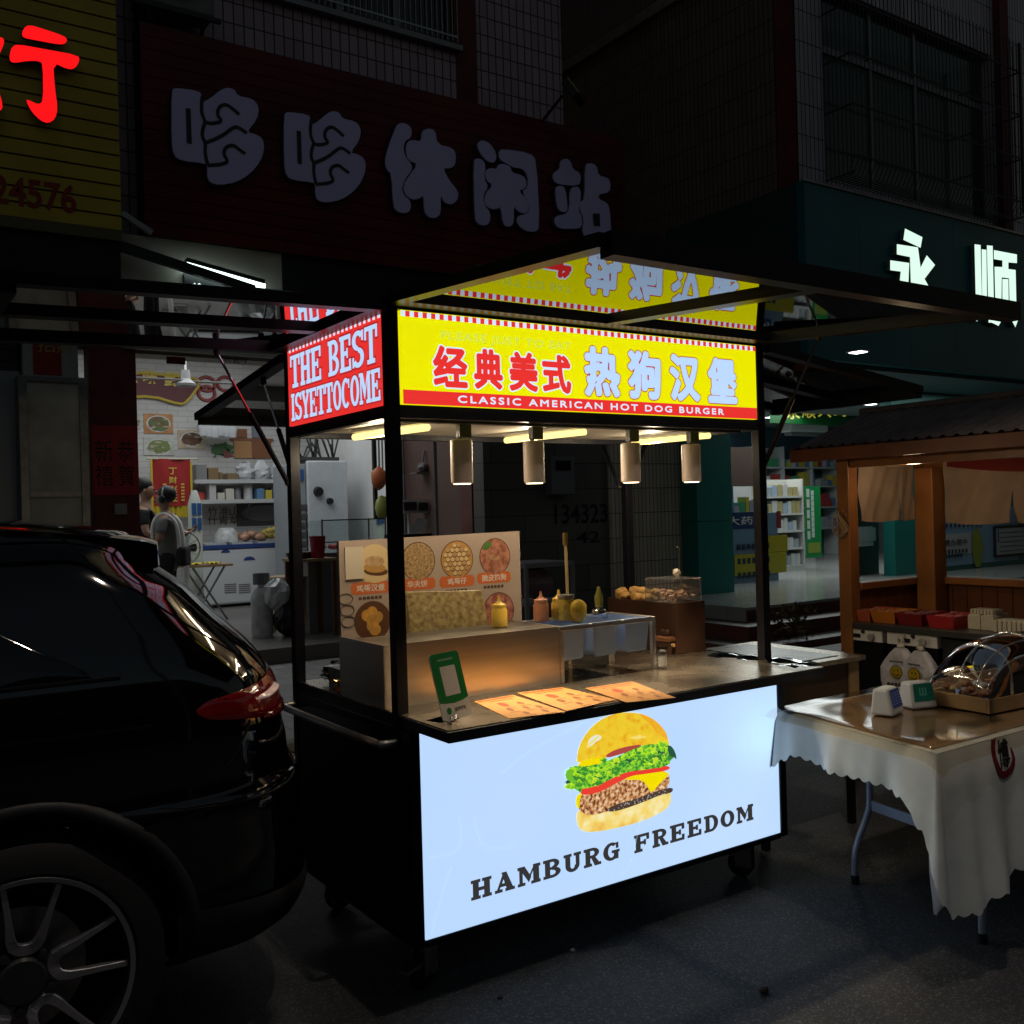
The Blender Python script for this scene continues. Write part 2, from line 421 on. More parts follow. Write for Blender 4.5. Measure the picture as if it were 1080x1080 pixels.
for zz in (.12,.75,1.4): sb.bx(wx0, wx1, WY-.07, WY-.055, wz+zz, wz+zz+.02)
sb.build('window_grille', steel_dark, lb)
# shop shell
brick_white = grid_mat('white_brick_wallpaper', (.62,.62,.60), (.46,.46,.46), .30, .088, 'xz', .006, .5, .5, .06, .3)
BY = 12.6
LZ = at(200,376,y=WY).z
inner_white = mat('shop_wall_white', (.62,.63,.62), .6, noise=(2,.1))
MB().bx(.3, 5.1, BY, BY+.1, .25, 4.2).build('shop_back_wall', brick_white, lb)
for x_, y_ in ((5.0,8.0),(.2,WY+.31)): MB().bx(x_,x_+.1,y_,BY,.25,4.2).build('shop_side_wall', inner_white, lb)
MB().bx(.2, 5.1, WY+.31, BY, 4.2, 4.3).build('shop_ceiling', mat('cream_ceiling', (.45,.42,.36), .7), lb)
shop_tile = grid_mat('grey_floor_tile', (.16,.15,.14), (.05,.05,.05), .6, .6, 'xy', .005, .3, 0, .1, .2)
MB().bx(.2, 5.1, WY-.15, BY, .0, .25).build('shop_floor', shop_tile, lb)
MB().bx(.0, 5.1, WY+.02, WY+.3, LZ, 3.98).build('lintel', mat('beige_lintel', (.34,.32,.28), .6, noise=(3,.15)), lb)
MB().bx(4.55, 5.1, WY+.02, WY+.28, .25, LZ).build('door_panel', mat('maroon_door_board', (.12,.04,.03), .45, noise=(3,.3)), lb)
MB().bx(4.96, 4.999, 7.6, 9.2, .25, 2.9).build('side_panel', mat('brown_board', (.085,.05,.04), .5), lb)
MB().bx(-9, -.15, WY, WY+.3, 0, 3.98).build('shop_shutter', grid_mat('shutter_slats', (.05,.05,.055), (.01,.01,.01), 3, .1, 'xz', .012, .5), lb)
# maroon pillar with red couplets
pl = thing('pillar', 'maroon pillar with red paper couplet at the shop entrance', 'pillar', (.66, WY-.1, 0))
px0, px1 = at(95,450,y=WY-.2).x, at(145,450,y=WY-.2).x
MB().bx(px0, px1, WY-.2, WY, .1, LZ+.1).build('shaft', maroon_wall, pl)
FP = FX(WY-.2)
zt, zb = at(120,449,y=WY-.2).z, at(120,522,y=WY-.2).z
MB().bx(px0+.01, px1-.005, WY-.205, WY-.2, zb, zt).build('couplet', mat('red_couplet_paper', (.40,.010,.016), .5, noise=(6,.2)), pl)
t = MB(); hw = (px1-px0)
inkm = mat('black_ink', (.006,.005,.005), .5)
text(t, '恭', FP, px0+hw*.56, px1-.04, zt-.33, zt-.13, .007); text(t, '賀', FP, px0+hw*.56, px1-.04, zt-.55, zt-.36, .007)
text(t, '新', FP, px0+.03, px0+hw*.46, zt-.33, zt-.13, .007); text(t, '禧', FP, px0+.03, px0+hw*.46, zt-.55, zt-.36, .007)
t.build('couplet_lettering', inkm, pl)
p = at(127,537,y=WY-.2)
MB().bx(p.x-.055,p.x+.055,WY-.225,WY-.2,p.z-.05,p.z+.05).build('power_socket', mat('socket_grey', (.3,.29,.27), .5), pl, bevel=.008)
# stainless clad column left of it
sc = thing('steel_clad_column', 'wide stainless clad column behind the dark car roof', 'column', (.2, WY-.25, 0))
sx0, sx1 = at(20,450,y=WY-.3).x, at(93,450,y=WY-.3).x
zt = at(55,397,y=WY-.3).z; zm = at(55,521,y=WY-.3).z
clad = mat('stained_steel_sheet', (.44,.42,.35), .42, .2, noise=(2.5,.4))
MB().bx(sx0+.02, sx1-.02, WY-.29, WY, .1, zt-.03).build('panel', clad, sc)
m = MB().bx(sx0, sx0+.07, WY-.31, WY, .1, zt).bx(sx1-.07, sx1, WY-.31, WY, .1, zt).bx(sx0+.07, sx1-.07, WY-.31, WY, zt-.05, zt).bx(sx0+.07, sx1-.07, WY-.305, WY, zm-.03, zm+.02)
m.build('frame', steel_dark, sc, bevel=.004)
z0, z1 = at(50,397,y=WY-.1).z+.0, at(50,372,y=WY-.1).z+.1
bx0, bx1 = at(24,385,y=WY-.1).x, at(82,385,y=WY-.1).x
pb = thing('poster', 'red and white paper poster above the steel clad column', 'poster', (bx0, WY-.1, z0))
MB().bx(bx0, bx1, WY-.12, WY, z0, z1+.25).build('sheet', mat('poster_white', (.38,.38,.36), .5), pb)
MB().bx(bx0+.08, bx1-.14, WY-.125, WY-.12, z0+.01, z1+.25).build('red_field', mat('poster_red', (.3,.01,.012), .5), pb)
t = MB(); text(t, '招', FX(WY-.126), bx0+.12, bx0+.26, z1-.1, z1+.03, 0); text(t, '财', FX(WY-.126), bx0+.27, bx0+.41, z1-.1, z1+.03, 0); t.build('lettering', mat('gold_print', (.45,.36,.10), .4), pb)
# posters/goods at the far left slit
MB().bx(-2.2,-.15,WY-.1,WY-.01,.6,2.9).build('door_glass', mat('pale_glass_door', (.25,.27,.28), .3), lb)

# ---------------------------------------------------------------- yellow signboard
YY = 6.3
ysx = at(125,120,y=YY).x; yz0 = at(128,243,y=YY).z
ys = thing('yellow_signboard', 'yellow slatted shop signboard with a glowing red character', 'signboard', (-1.2, YY, yz0))
yel = mat('yellow_slat_panel', (.50,.37,.02), .45, noise=(2,.15))
m = MB(); k = 0
zz = yz0
while zz < 8.2:
    m.bx(-6, ysx, YY, YY+.05, zz, zz+.117); zz += .134
m.bx(-6, ysx-.004, YY+.012, YY+.2, yz0, 8.2, 1)
m.build('slat_panel', [yel, mat('sign_shadow_gap', (.04,.03,.01), .7)], ys)
FY_ = FX(YY)
def ZP(x, y): return loc2(FY_, at(x/4.157, y/4.157, y=YY))
red_led = glow('red_lit_acrylic', (1,.006,.008), 1.05)
m = MB()
for P in ([(88,165),(100,140),(122,128),(180,145),(270,175),(288,192),(275,213),(240,212),(150,195),(95,185)],
          [(35,260),(45,225),(70,212),(180,232),(335,260),(340,285),(320,318),(290,322),(225,292),(232,400),(245,490),(235,535),(205,557),(170,545),(130,505),(105,455),(120,455),(160,475),(182,460),(180,300),(165,285),(110,285),(55,295),(36,285)],
          [(12,188),(10,215),(-10,260),(-60,310),(-90,320),(-70,290),(-30,235),(-12,180)],
          [(-20,390),(-4,440),(4,470),(4,495),(-20,510),(-40,640),(-70,640),(-70,430),(-110,450),(-60,380)]):
    S_ = smoothpoly([ZP(*q) for q in P]); m.prism(S_, FY_, .05, .088, 1); m.flat(S_, FY_, .0885, 0)
m.build('lit_character', [red_led, mat('letter_return', (.05,.004,.004), .5)], ys)
m = MB()
x0 = at(-2,190,y=YY).x; xb = at(80,205,y=YY).x
za, zb = at(40,218,y=YY).z, at(40,186,y=YY).z
text(m, '24576', FY_, x0-.05, xb, za-.02, zb-.03, .006, .02)
m.build('phone_number', mat('faded_red_vinyl', (.28,.012,.01), .5), ys)
vz = at(60,295,y=YY).z
MB().bx(-6, ysx-.01, YY-.02, YY+.3, yz0-.10, yz0-.004).bx(-6, ysx-.02, YY+.02, YY+.35, vz, yz0-.10, 1).build('lower_trim', [mat('olive_trim', (.10,.09,.03), .5), dark_void], ys)

# ---------------------------------------------------------------- red signboard
RY = 6.5
rx0, rx1 = at(150,130,y=RY).x, at(657,200,y=RY).x
rz0 = at(155,247,y=RY).z; rz1 = at(145,18,y=RY).z
rs = thing('red_signboard', 'long dark red slatted signboard with unlit white balloon characters', 'signboard', (4, RY, rz0))
m = MB(); zz = rz0
while zz < rz1-.05:
    T = Matrix.Translation((0, RY, zz)) @ Matrix.Rotation(R(7), 4, 'X')
    m.bx(rx0, rx1, 0, .02, 0, .112, 0, T); zz += .123
m.bx(rx0+.004, rx1-.004, RY+.03, RY+.28, rz0, rz1-.01, 1)
m.build('slat_panel', [mat('dark_red_slats', (.12,.004,.010), .42, noise=(1.5,.3)), dark_void], rs)
FR = FX(RY)
def A7(x, y): return loc2(FR, at(160+x/4.154, 80+y/4.154, y=RY))
def A8(x, y): return loc2(FR, at(400+x/3.857, 100+y/3.857, y=RY))
letter_white = mat('dull_white_acrylic', (.66,.62,.98), .45)
edge_dark = mat('letter_edge_dark', (.02,.015,.02), .5)
DUO = [[(78,75),(95,65),(195,78),(212,100),(208,130),(245,112),(290,75),(320,63),(352,72),(366,100),(430,112),(458,145),(452,200),(405,258),(440,265),(475,285),(482,330),(465,385),(420,440),(360,475),(290,488),(245,478),(233,450),(234,405),(222,392),(120,382),(88,360),(78,300)]]
DUOG = [[(212,100),(207,140),(208,180),(225,213),(212,245),(210,280),(225,305),(222,350),(235,403)],
        [(225,215),(250,222),(300,212),(275,185),(282,150),(312,135),(342,155),(372,182)],
        [(225,305),(290,280),(345,238),(365,235),(405,262)],
        [(233,403),(290,400),(325,388),(303,355),(310,325),(345,312),(372,335),(398,352)],
        [(149,155),(154,308)]]
def char(polys, grooves, holes=(), width=.034, dx=0):
    m = MB()
    for P in polys:
        Q = [(a+dx, b) for a, b in P]; S = smoothpoly(Q)
        m.prism(S, FR, .02, .075)
        cxm = sum(q[0] for q in S)/len(S); czm = sum(q[1] for q in S)/len(S)
        pts = [FR[0]+X*a+Z*b-Y*.045 for a, b in S]
        m.tube(pts+[pts[0]], .014, 5, 1)
    for i, G in enumerate(grooves):
        G = smoothline([(a+dx, b) for a, b in G])
        w = width*(1.35 if i == len(grooves)-1 and len(grooves) == 5 else 1)
        up = []; dn = []
        for k, (a, b) in enumerate(G):
            p0 = G[max(0, k-1)]; p1 = G[min(len(G)-1, k+1)]
            tx, tz = p1[0]-p0[0], p1[1]-p0[1]; L = math.hypot(tx, tz) or 1
            up.append(FR[0]+X*(a-tz/L*w*.5)+Z*(b+tx/L*w*.5)-Y*(.078+i*.0005)); dn.append(FR[0]+X*(a+tz/L*w*.5)+Z*(b-tx/L*w*.5)-Y*(.078+i*.0005))
        m.grid([up, dn], 1)
    for H in holes: m.flat([(a+dx, b) for a, b in H], FR, .079, 1)
    m.build('raised_character', [letter_white, edge_dark], rs)
P1 = [[A7(*q) for q in P] for P in DUO]; G1 = [[A7(*q) for q in P] for P in DUOG]
char(P1, G1)
d2 = A7(568,165)[0]-A7(78,75)[0]
char(P1, G1, dx=d2)
XIU = [[(48,160),(60,130),(80,122),(108,132),(120,155),(115,185),(92,195),(85,225),(92,262),(118,290),(120,315),(95,345),(78,385),(85,415),(115,440),(115,475),(95,490),(60,482),(45,460),(38,330),(20,315),(10,280),(25,220)],
 [(160,155),(190,145),(215,155),(222,210),(285,225),(298,250),(295,295),(275,308),(245,305),(270,355),(308,400),(305,435),(280,455),(250,445),(235,410),(238,490),(215,510),(185,503),(170,480),(168,415),(150,430),(120,435),(90,410),(85,375),(110,335),(145,290),(105,275),(95,240),(100,200),(125,192),(158,200)]]
XIAN = [[(370,275),(385,265),(410,275),(418,300),(412,350),(430,380),(408,415),(412,455),(438,485),(435,530),(410,540),(385,530),(375,505)],
 [(385,205),(405,192),(435,205),(462,245),(460,280),(440,285),(415,270),(390,235)],
 [(472,240),(485,228),(600,245),(625,275),(638,545),(620,565),(580,560),(548,535),(545,500),(590,490),(600,460),(565,400),(590,385),(590,335),(565,305),(535,305),(500,285),(475,270)],
 [(418,315),(440,305),(465,310),(470,292),(490,288),(520,300),(525,325),(570,335),(585,360),(580,390),(550,395),(590,440),(595,475),(575,492),(545,478),(533,455),(533,530),(515,545),(490,535),(480,460),(460,475),(425,465),(412,440),(420,405),(450,375),(420,355)]]
ZHAN = [[(722,275),(745,265),(765,280),(772,310),(800,325),(806,350),(795,378),(715,372),(693,355),(692,325),(720,310)],
 [(700,385),(720,375),(742,385),(752,470),(745,485),(720,480),(708,460)],
 [(760,390),(785,378),(803,390),(805,430),(795,480),(808,500),(810,545),(780,552),(715,550),(698,530),(700,500),(745,492),(760,470)],
 [(822,295),(840,283),(870,295),(875,335),(915,345),(925,365),(922,405),(880,410),(875,430),(910,445),(922,470),(930,590),(905,608),(840,600),(810,570),(818,510),(802,480),(800,445),(822,430)]]
char([[A8(*q) for q in P] for P in XIU], [])
char([[A8(*q) for q in P] for P in XIAN], [])
char([[A8(*q) for q in P] for P in ZHAN], [], [[A8(*q) for q in ((852,490),(880,490),(882,542),(855,540))]])
MB().bx(at(300,300,y=RY).x, rx1-.05, RY+.05, WY-.01, rz0-.42, rz0-.005).build('backing_frame', dark_void, rs)

# floodlight over the sign
fl = at(606,97,y=RY-.55)
fd = thing('floodlight', 'small square floodlight on an arm above the red signboard', 'floodlight', fl)
MB().tube([(at(572,115,y=RY).x, RY+.05, rz1-.05), tuple(fl+Vector((-.1,.1,-.03)))], .018, 6).build('arm', black_plastic, fd)
T = Matrix.Translation(fl) @ Matrix.Rotation(R(35), 4, 'Z') @ Matrix.Rotation(R(-35), 4, 'X')
MB().bx(-.15,.15,-.03,.06,-.12,.12,0,T).build('housing', black_plastic, fd, bevel=.01)
m = MB()
for a in ((-.15,-.13,-.12,.12),(.13,.15,-.12,.12),(-.13,.13,.10,.12),(-.13,.13,-.12,-.10)): m.bx(a[0],a[1],-.045,-.031,a[2],a[3],0,T)
m.build('rim', mat('bronze_rim', (.30,.22,.12), .4, .5), fd)
MB().bx(-.10,.0,-.036,-.031,-.09,.03,0,T).build('reflector', mat('brassy_reflector', (.5,.38,.18), .3, .6), fd)
# air conditioner bracket at the top left
ac = at(190,8,y=WY-.3)
acu = thing('outdoor_air_conditioner', 'dusty outdoor air conditioner unit on the wall above the red sign', 'air conditioner', ac)
MB().bx(ac.x-.4,ac.x+.3,WY-.38,WY-.08,ac.z-.05,ac.z+.5).build('casing', mat('dusty_white_case', (.16,.15,.14), .6, noise=(5,.3)), acu, bevel=.015)
MB().bar((ac.x-.45,WY-.4,ac.z-.09),(ac.x+.35,WY-.4,ac.z-.09),.04,.04).bar((ac.x-.3,WY-.4,ac.z-.09),(ac.x-.3,WY,ac.z-.45),.03,.03).bar((ac.x+.2,WY-.4,ac.z-.09),(ac.x+.2,WY,ac.z-.45),.03,.03).build('bracket', black_plastic, acu)
m = MB(); m.lathe([(.19,0),(.19,.02),(.17,.02),(.17,.0)], (ac.x-.08,WY-.381,ac.z+.22), 20, 0, T=Matrix.Rotation(R(90),4,'X').to_3x3())
for k in range(6): m.bar((ac.x-.25,WY-.395,ac.z+.07+k*.06),(ac.x+.09,WY-.395,ac.z+.07+k*.06),.008,.008)
m.build('fan_grille', black_plastic, acu)

# folded awning arms and lit soffit strip below the red sign
AY = RY-.12
aw = thing('awning_arm', 'dark folding awning arm hanging below the red signboard', 'awning arm', at(125,262,y=AY))
a0, a1 = at(122,258,y=AY), at(268,306,y=AY)
MB().bar(a0, a1, .06, .085).build('upper_arm', black_plastic, aw)
MB().bar(at(128,225,y=AY), at(160,246,y=AY), .05, .05).build('bracket', steel_dark, aw)
MB().bar(a1, at(345,315,y=AY), .05,.05).build('lower_arm', steel_dark, aw)
c0, c1 = at(128,306,y=RY+.06), at(300,255,y=RY+.06)
MB().bx(c0.x, c1.x, RY+.06, RY+.1, LZ, rz0-.004).build('fascia_panel', mat('beige_panel', (.42,.38,.32), .5), lb)
g0, g1 = at(196,281,y=AY+.04), at(278,304,y=AY+.04)
lt = thing('fluorescent_batten', 'white fluorescent light under the red signboard edge', 'lamp', g0)
MB().bar(g0+Z*.055, g1+Z*.055, .09, .04).build('batten', black_plastic, lt)
MB().tube([g0, g1], .050, 10).build('tube', glow('cool_tube', (.72,.95,.90), 3.5), lt)
q0, q1 = at(195,310,y=RY), at(246,293,y=RY)
lg = thing('black_sign', 'small black sign with a white squiggle under the awning arm', 'sign', q0)
MB().bx(q0.x, q1.x, RY+.005, RY+.03, q0.z-.15, q1.z).build('board', black_plastic, lg)
MB().tube(smoothline([tuple(at(a, b, y=RY)) for a, b in ((204,299),(207,303),(212,299),(209,305),(214,309),(220,305),(228,307),(236,304),(242,309))]), .016, 6).build('white_outline', mat('sign_white', (.8,.8,.8), .4, emit=((.8,.9,.9),.35)), lg)
t = MB(); f0, f1 = at(237,383,y=WY), at(262,372,y=WY); text(t, '鸡蛋仔', FX(WY), f0.x, f1.x, f0.z+.01, f1.z-.06, -.017); t.build('shop_lettering', inkm, lb)
r0 = at(176,381,y=WY); MB().bx(r0.x,r0.x+.18,WY+.012,WY+.019,r0.z-.02,r0.z+.05).build('red_sticker', mat('poster_red', (.3,.01,.012), .5), lb)

# ---------------------------------------------------------------- tiled wall between the shops
TY = 6.3
tile_beige = grid_mat('beige_strip_tile', (.68,.60,.46), (.10,.09,.07), .062, .30, 'xz', .005, .4)
bw = thing('rear_wall', 'dark tiled wall with painted numbers between the snack shop and pharmacy', 'wall', (6.2, TY, 0))
xs = at(643,520,y=TY).x; xe = at(737,520,y=TY).x
MB().bx(xs, xe, TY, TY+.25, 0, 4.3).build('tiled_half', tile_beige, bw)
xl = at(520,520,y=TY).x
MB().bx(xl-.1, xs-.002, TY+.03, TY+.25, 0, 4.3).build('plain_half', grid_mat('grimy_large_tile', (.13,.12,.11), (.04,.04,.04), .9, .3, 'xz', .006, .5, .5), bw)
t = MB(); f0, f1 = at(585,553,y=TY+.03), at(640,531,y=TY+.03); text(t, '134323', FX(TY+.03), f0.x, f1.x, f0.z, f1.z, .004, .012)
f0, f1 = at(608,573,y=TY+.03), at(632,560,y=TY+.03); text(t, '42', FX(TY+.03), f0.x, f1.x, f0.z, f1.z, .004, .012)
t.build('painted_numbers', mat('black_spray_paint', (.004,.004,.004), .8), bw)
p0, p1 = at(577,522,y=TY), at(600,482,y=TY)
em = thing('meter_box', 'grey electric meter box on the dark wall by painted numbers', 'meter box', p0)
MB().bx(p0.x, p1.x, TY-.1, TY+.03, p0.z, p1.z).build('cabinet', mat('meter_grey', (.14,.14,.15), .5), em, bevel=.01)
MB().bx(p0.x+.06, p1.x-.06, TY-.11, TY-.102, p0.z+.28, p1.z-.05).build('window', glass_dark, em)
# ================================================================== RIGHT BUILDING (apartment over the pharmacy)
GY, GX = 4.8, 7.95
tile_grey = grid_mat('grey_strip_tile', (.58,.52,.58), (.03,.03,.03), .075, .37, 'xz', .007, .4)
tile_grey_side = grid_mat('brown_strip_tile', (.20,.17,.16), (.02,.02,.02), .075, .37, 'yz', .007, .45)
fz1 = at(843,195,y=GY).z
fz0 = 3.25
ab = thing('apartment_building', 'tall tiled apartment building above the teal pharmacy front', 'building', (12, 8, 0))
wa, wb = at(868,100,y=GY).x, at(1045,100,y=GY).x
wz0 = at(862,185,y=GY).z; wz1 = wz0+2.35
EX = 19
m = MB().bx(GX, wa, GY, GY+.3, fz1, 13).bx(wb, EX, GY, GY+.3, fz1, 13).bx(wa, wb, GY, GY+.3, fz1, wz0).bx(wa, wb, GY, GY+.3, wz1, 13)
m.build('wall', tile_grey, ab)
m = MB().bx(GX-.02, GX+.25, GY+.3, 9.3, fz1, 13).bx(GX-.02, GX+.25, 10.5, 16, 3.0, 13).bx(GX-.02,GX+.25,9.3,10.5,3.0,5.2).bx(GX-.02,GX+.25,9.3,10.5,7.6,13).bx(GX-.02,GX+.25,GY+1.4,9.3,3.0,fz1)
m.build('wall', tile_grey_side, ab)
MB().bx(GX-.03, GX-.021, GY+.0, GY+.28, fz1, 13).build('corner_strip', maroon_wall, ab)
px0 = at(1050,120,y=GY).x
MB().bx(px0, px0+.22, GY-.1, GY-.002, fz1, 13).build('pilaster', maroon_wall, ab)
MB().bx(GX-.08, GX-.022, GY, 14, 8.3, 8.45).build('string_course', concrete, ab)
MB().bx(GX+.25, EX, GY+.3, 16, 12.8, 13).bx(EX-.3, EX, GY+.3, 16, 0, 12.8).bx(GX+.25, EX-.3, 15.7, 16, 0, 12.8).build('wall', concrete, ab)
# first-floor window with security cage
green_glass = mat('green_tinted_glass', (.012,.03,.024), .1, spec=.6)
m = MB()
for i in range(4):
    xx = wa+(wb-wa)*(0,.30,.56,1)[i]; m.bx(xx-.03, xx+.03, GY+.12, GY+.18, wz0, wz1)
m.bx(wa, wb, GY+.11, GY+.185, wz0, wz0+.06).bx(wa, wb, GY+.115, GY+.182, wz0+1.6, wz0+1.68)
w = m.build('window', alu, ab)
MB().bx(wa, wb, GY+.14, GY+.15, wz0, wz1).build('pane', green_glass, w)
m = MB(); d = .42
n = 46
for i in range(n+1):
    xx = wa+(wb-wa)*i/n
    m.tube([(xx, GY-.02, wz0-.05), (xx, GY-d*.8, wz0-.05), (xx, GY-d, wz0+.12), (xx, GY-d, wz1)], .007, 4)
for zz in (wz0+.15, wz0+.75, wz0+1.35, wz0+1.95): m.bar((wa, GY-d, zz), (wb, GY-d, zz), .015, .02)
for zz in (wz0-.05, wz0+.75, wz0+1.35, wz0+1.95):
    for xx in (wa, wb): m.bar((xx, GY-.01, zz), (xx, GY-d, zz), .015, .02)
for i in range(7):
    for xx in (wa, wb): m.bar((xx, GY-.02-d*i/7, wz0-.05), (xx, GY-.02-d*i/7, wz1), .008, .008)
m.bar((wb,GY-d,wz0),(wb,GY-d,wz1),.03,.03)
m.build('security_grille', mat('rusty_iron', (.05,.045,.042), .6, .5), ab)
m = MB()
for i in range(16):
    yy = 9.3+1.2*i/15; m.tube([(GX-.02, yy, 5.15), (GX-.25, yy, 5.2), (GX-.25, yy, 7.5)], .012, 4)
for zz in (5.6,6.4,7.2): m.bar((GX-.25,9.3,zz),(GX-.25,10.5,zz),.02,.02)
m.build('side_grille', mat('rusty_iron', (.05,.045,.042), .6, .5), ab)
MB().bx(GX+.05,GX+.1,9.3,10.5,5.2,7.6).build('side_window', glass_dark, ab)

# teal fascia with lit characters
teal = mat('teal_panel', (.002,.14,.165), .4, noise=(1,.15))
tf = thing('pharmacy_fascia', 'teal pharmacy fascia with glowing white characters', 'signboard', (11, GY, fz0))
m = MB(); xx = GX-.06
while xx < 15.5: m.bx(xx, xx+.996, GY-.12, GY-.002, fz0, fz1+.02); xx += 1.0
m.build('panel', teal, tf)
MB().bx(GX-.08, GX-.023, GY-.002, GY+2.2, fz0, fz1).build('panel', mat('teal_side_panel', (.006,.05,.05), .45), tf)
MB().bx(GX-.1, 15.5, GY-.14, GY-.121, fz1-.0, fz1+.03).build('top_trim', steel_dark, tf)
FG = FX(GY-.12)
def V7(x, y): return loc2(FG, at(930+x/7.2, 230+y/7.2, y=GY-.12))
lit_white = glow('lit_white_acrylic', (.72,.98,.84), 1.05)
mm = MB()
for P in ([(140,90),(272,155),(258,235),(128,175)],
          [(78,208),(238,232),(258,385),(305,292),(368,365),(288,470),(410,690),(362,725),(255,540),(246,745),(160,745),(185,520),(178,305),(78,285)],
          [(28,330),(172,350),(165,520),(95,690),(20,655),(98,510),(108,415),(28,405)]):
    S_ = [V7(*q) for q in P]; mm.prism(S_, FG, .01, .068, 1); mm.flat(S_, FG, .0685, 0)
mm.build('lit_character', [lit_white, mat('letter_return_grey', (.2,.25,.22), .5)], tf)
mm = MB()
for P in ([(668,208),(714,214),(725,660),(690,790),(650,780),(678,640)], [(722,246),(758,250),(765,740),(728,740)], [(762,216),(806,220),(818,800),(775,800)],
          [(815,252),(990,285),(990,350),(925,345),(925,395),(980,402),(988,760),(938,760),(930,465),(875,458),(870,760),(828,760),(820,378),(880,380),(880,330),(815,320)],
          [(880,470),(925,472),(928,690),(850,825),(800,800),(880,690)], [(945,772),(1005,765),(978,835)]):
    S_ = [V7(*q) for q in P]; mm.prism(S_, FG, .01, .068, 1); mm.flat(S_, FG, .0685, 0)
mm.build('lit_character', [lit_white, mat('letter_return_grey', (.2,.25,.22), .5)], tf)

# pharmacy ground floor
PZ = .45
plat = thing('pharmacy_interior', 'brightly lit pharmacy room with pale tiled floor behind the wooden stall', 'shop', (10, 8, PZ))
ph_floor = grid_mat('pale_glossy_floor', (.42,.43,.41), (.25,.25,.24), .8, .8, 'xy', .004, .18, 0, .04, .1)
red_brick_step = grid_mat('red_step_tile', (.13,.030,.018), (.08,.05,.04), .5, .15, 'xz', .006, .4, 0, .2)
pfy = at(833,636,z=PZ).y; pfx = 6.55
MB().bx(pfx, EX, pfy, 11.5, .3, PZ).build('floor', ph_floor, plat)
m = MB().bx(pfx-.004, EX, pfy-.012, pfy-.001, .305, PZ-.03).bx(pfx-.35, EX, pfy-.35, pfy-.013, .15, .302).bx(pfx-.7, EX, pfy-.7, pfy-.013, 0, .152)
m.bx(pfx-.35, pfx-.005, pfy-.012, 6.2, .15,.302).bx(pfx-.7,pfx-.351,pfy-.012,6.2,0,.152)
m.build('steps', red_brick_step, plat)
CZ = 3.2
MB().bx(GX, EX, GY, 11.5, CZ, CZ+.04).build('ceiling', mat('pharmacy_ceiling', (.16,.19,.2), .6), plat)
MB().bx(GX, EX-.3, 11.5, 11.6, PZ, CZ).build('back_wall', mat('pharmacy_blue_wall', (.07,.13,.18), .6), plat)
MB().bx(GX, GX+.08, 6.3, 11.5, PZ, CZ).build('side_wall', mat('pharmacy_blue_wall', (.07,.13,.18), .6), plat)
tp = at(736,560,y=6.0).x; tp1 = at(773,560,y=6.0).x
tpil = thing('teal_pillar', 'plain teal pillar at the left corner of the pharmacy entrance', 'pillar', (tp, 6, PZ))
zj = at(750,550,y=6.0).z
teal_p = mat('teal_pillar_panel', (.008,.17,.145), .42)
MB().bx(tp, tp1, 6.0, 6.29, PZ, zj).bx(tp+.004, tp1-.004, 6.006, 6.29, zj, zj+.006).bx(tp, tp1, 6.0, 6.29, zj+.008, CZ).build('panel', teal_p, tpil)
# right side wall of the entrance, with posters
hx = at(944,570,y=6.0).x
rw = thing('pharmacy_front_wall', 'teal wall with blue notice panel right of the pharmacy entrance', 'wall', (hx+1, 6, PZ))
MB().bx(hx, EX, 6.0, 6.2, PZ, CZ).build('panel', teal_p, rw)
FH = FX(6.0)
a, b = at(977,592,y=6), at(1068,546,y=6)
np_ = thing('notice_panel', 'long light blue notice panel with a white band on teal wall', 'notice board', (a.x, 6, a.z))
MB().bx(a.x, b.x+.1, 5.97, 5.998, a.z-.1, b.z+.2).build('board', mat('light_blue_print', (.16,.27,.36), .4), np_)
t = MB(); f0, f1 = at(977,582,y=5.97), at(1021,566,y=5.97)
MB().bx(a.x+.02, f1.x+.08, 5.965, 5.969, f0.z-.08, f1.z+.06).build('white_band', mat('band_white', (.35,.36,.34), .4), np_)
f0, f1 = at(978,578,y=5.96), at(1018,572,y=5.96)
text(t, '正在免费办理中', FX(5.96), f0.x, f1.x+.05, f0.z, f1.z+.06, .001, .01); t.build('headline', mat('navy_print', (.012,.03,.06), .4), np_)
m = MB()
for (x0, x1, yy) in ((984,1038,555),(978,1022,583),(978,1016,588)):
    k = 12
    for i in range(k):
        p = at(x0+(x1-x0)*i/k, yy-(2.5)*i/k, y=5.96); m.bx(p.x, p.x+.05, 5.957, 5.96, p.z-.03, p.z+.03)
m.build('text_rows', mat('navy_print', (.012,.03,.06), .4), np_)
p = at(1031,578,y=5.96); MB().flat(smoothpoly([(p.x-.1,p.z-.3),(p.x+.1,p.z-.3),(p.x+.16,p.z+.05),(p.x+.06,p.z+.32),(p.x-.1,p.z+.3),(p.x-.17,p.z+.05)]), FX(5.957), 0).build('green_spot', mat('yellow_green_print', (.22,.27,.04), .4), np_)
a2, b2 = at(1049,588,y=5.95), at(1078,553,y=5.95)
wb_ = thing('framed_chart', 'white framed chart with dark rules beside the blue notice panel', 'chart', (a2.x, 5.95, a2.z))
MB().bx(a2.x, b2.x+.05, 5.935, 5.965, a2.z, b2.z).build('frame', black_plastic, wb_, bevel=.01)
MB().bx(a2.x+.04, b2.x+.01, 5.93, 5.934, a2.z+.04, b2.z-.04).build('sheet', mat('chart_paper', (.33,.34,.33), .5), wb_)
m = MB()
for i in range(7): m.bx(a2.x+.13, b2.x-.02, 5.927, 5.929, a2.z+.09+i*.075, a2.z+.097+i*.075)
m.bx(a2.x+.07, a2.x+.1, 5.927, 5.929, a2.z+.25, a2.z+.5)
m.build('rules', mat('navy_print', (.012,.03,.06), .4), wb_)
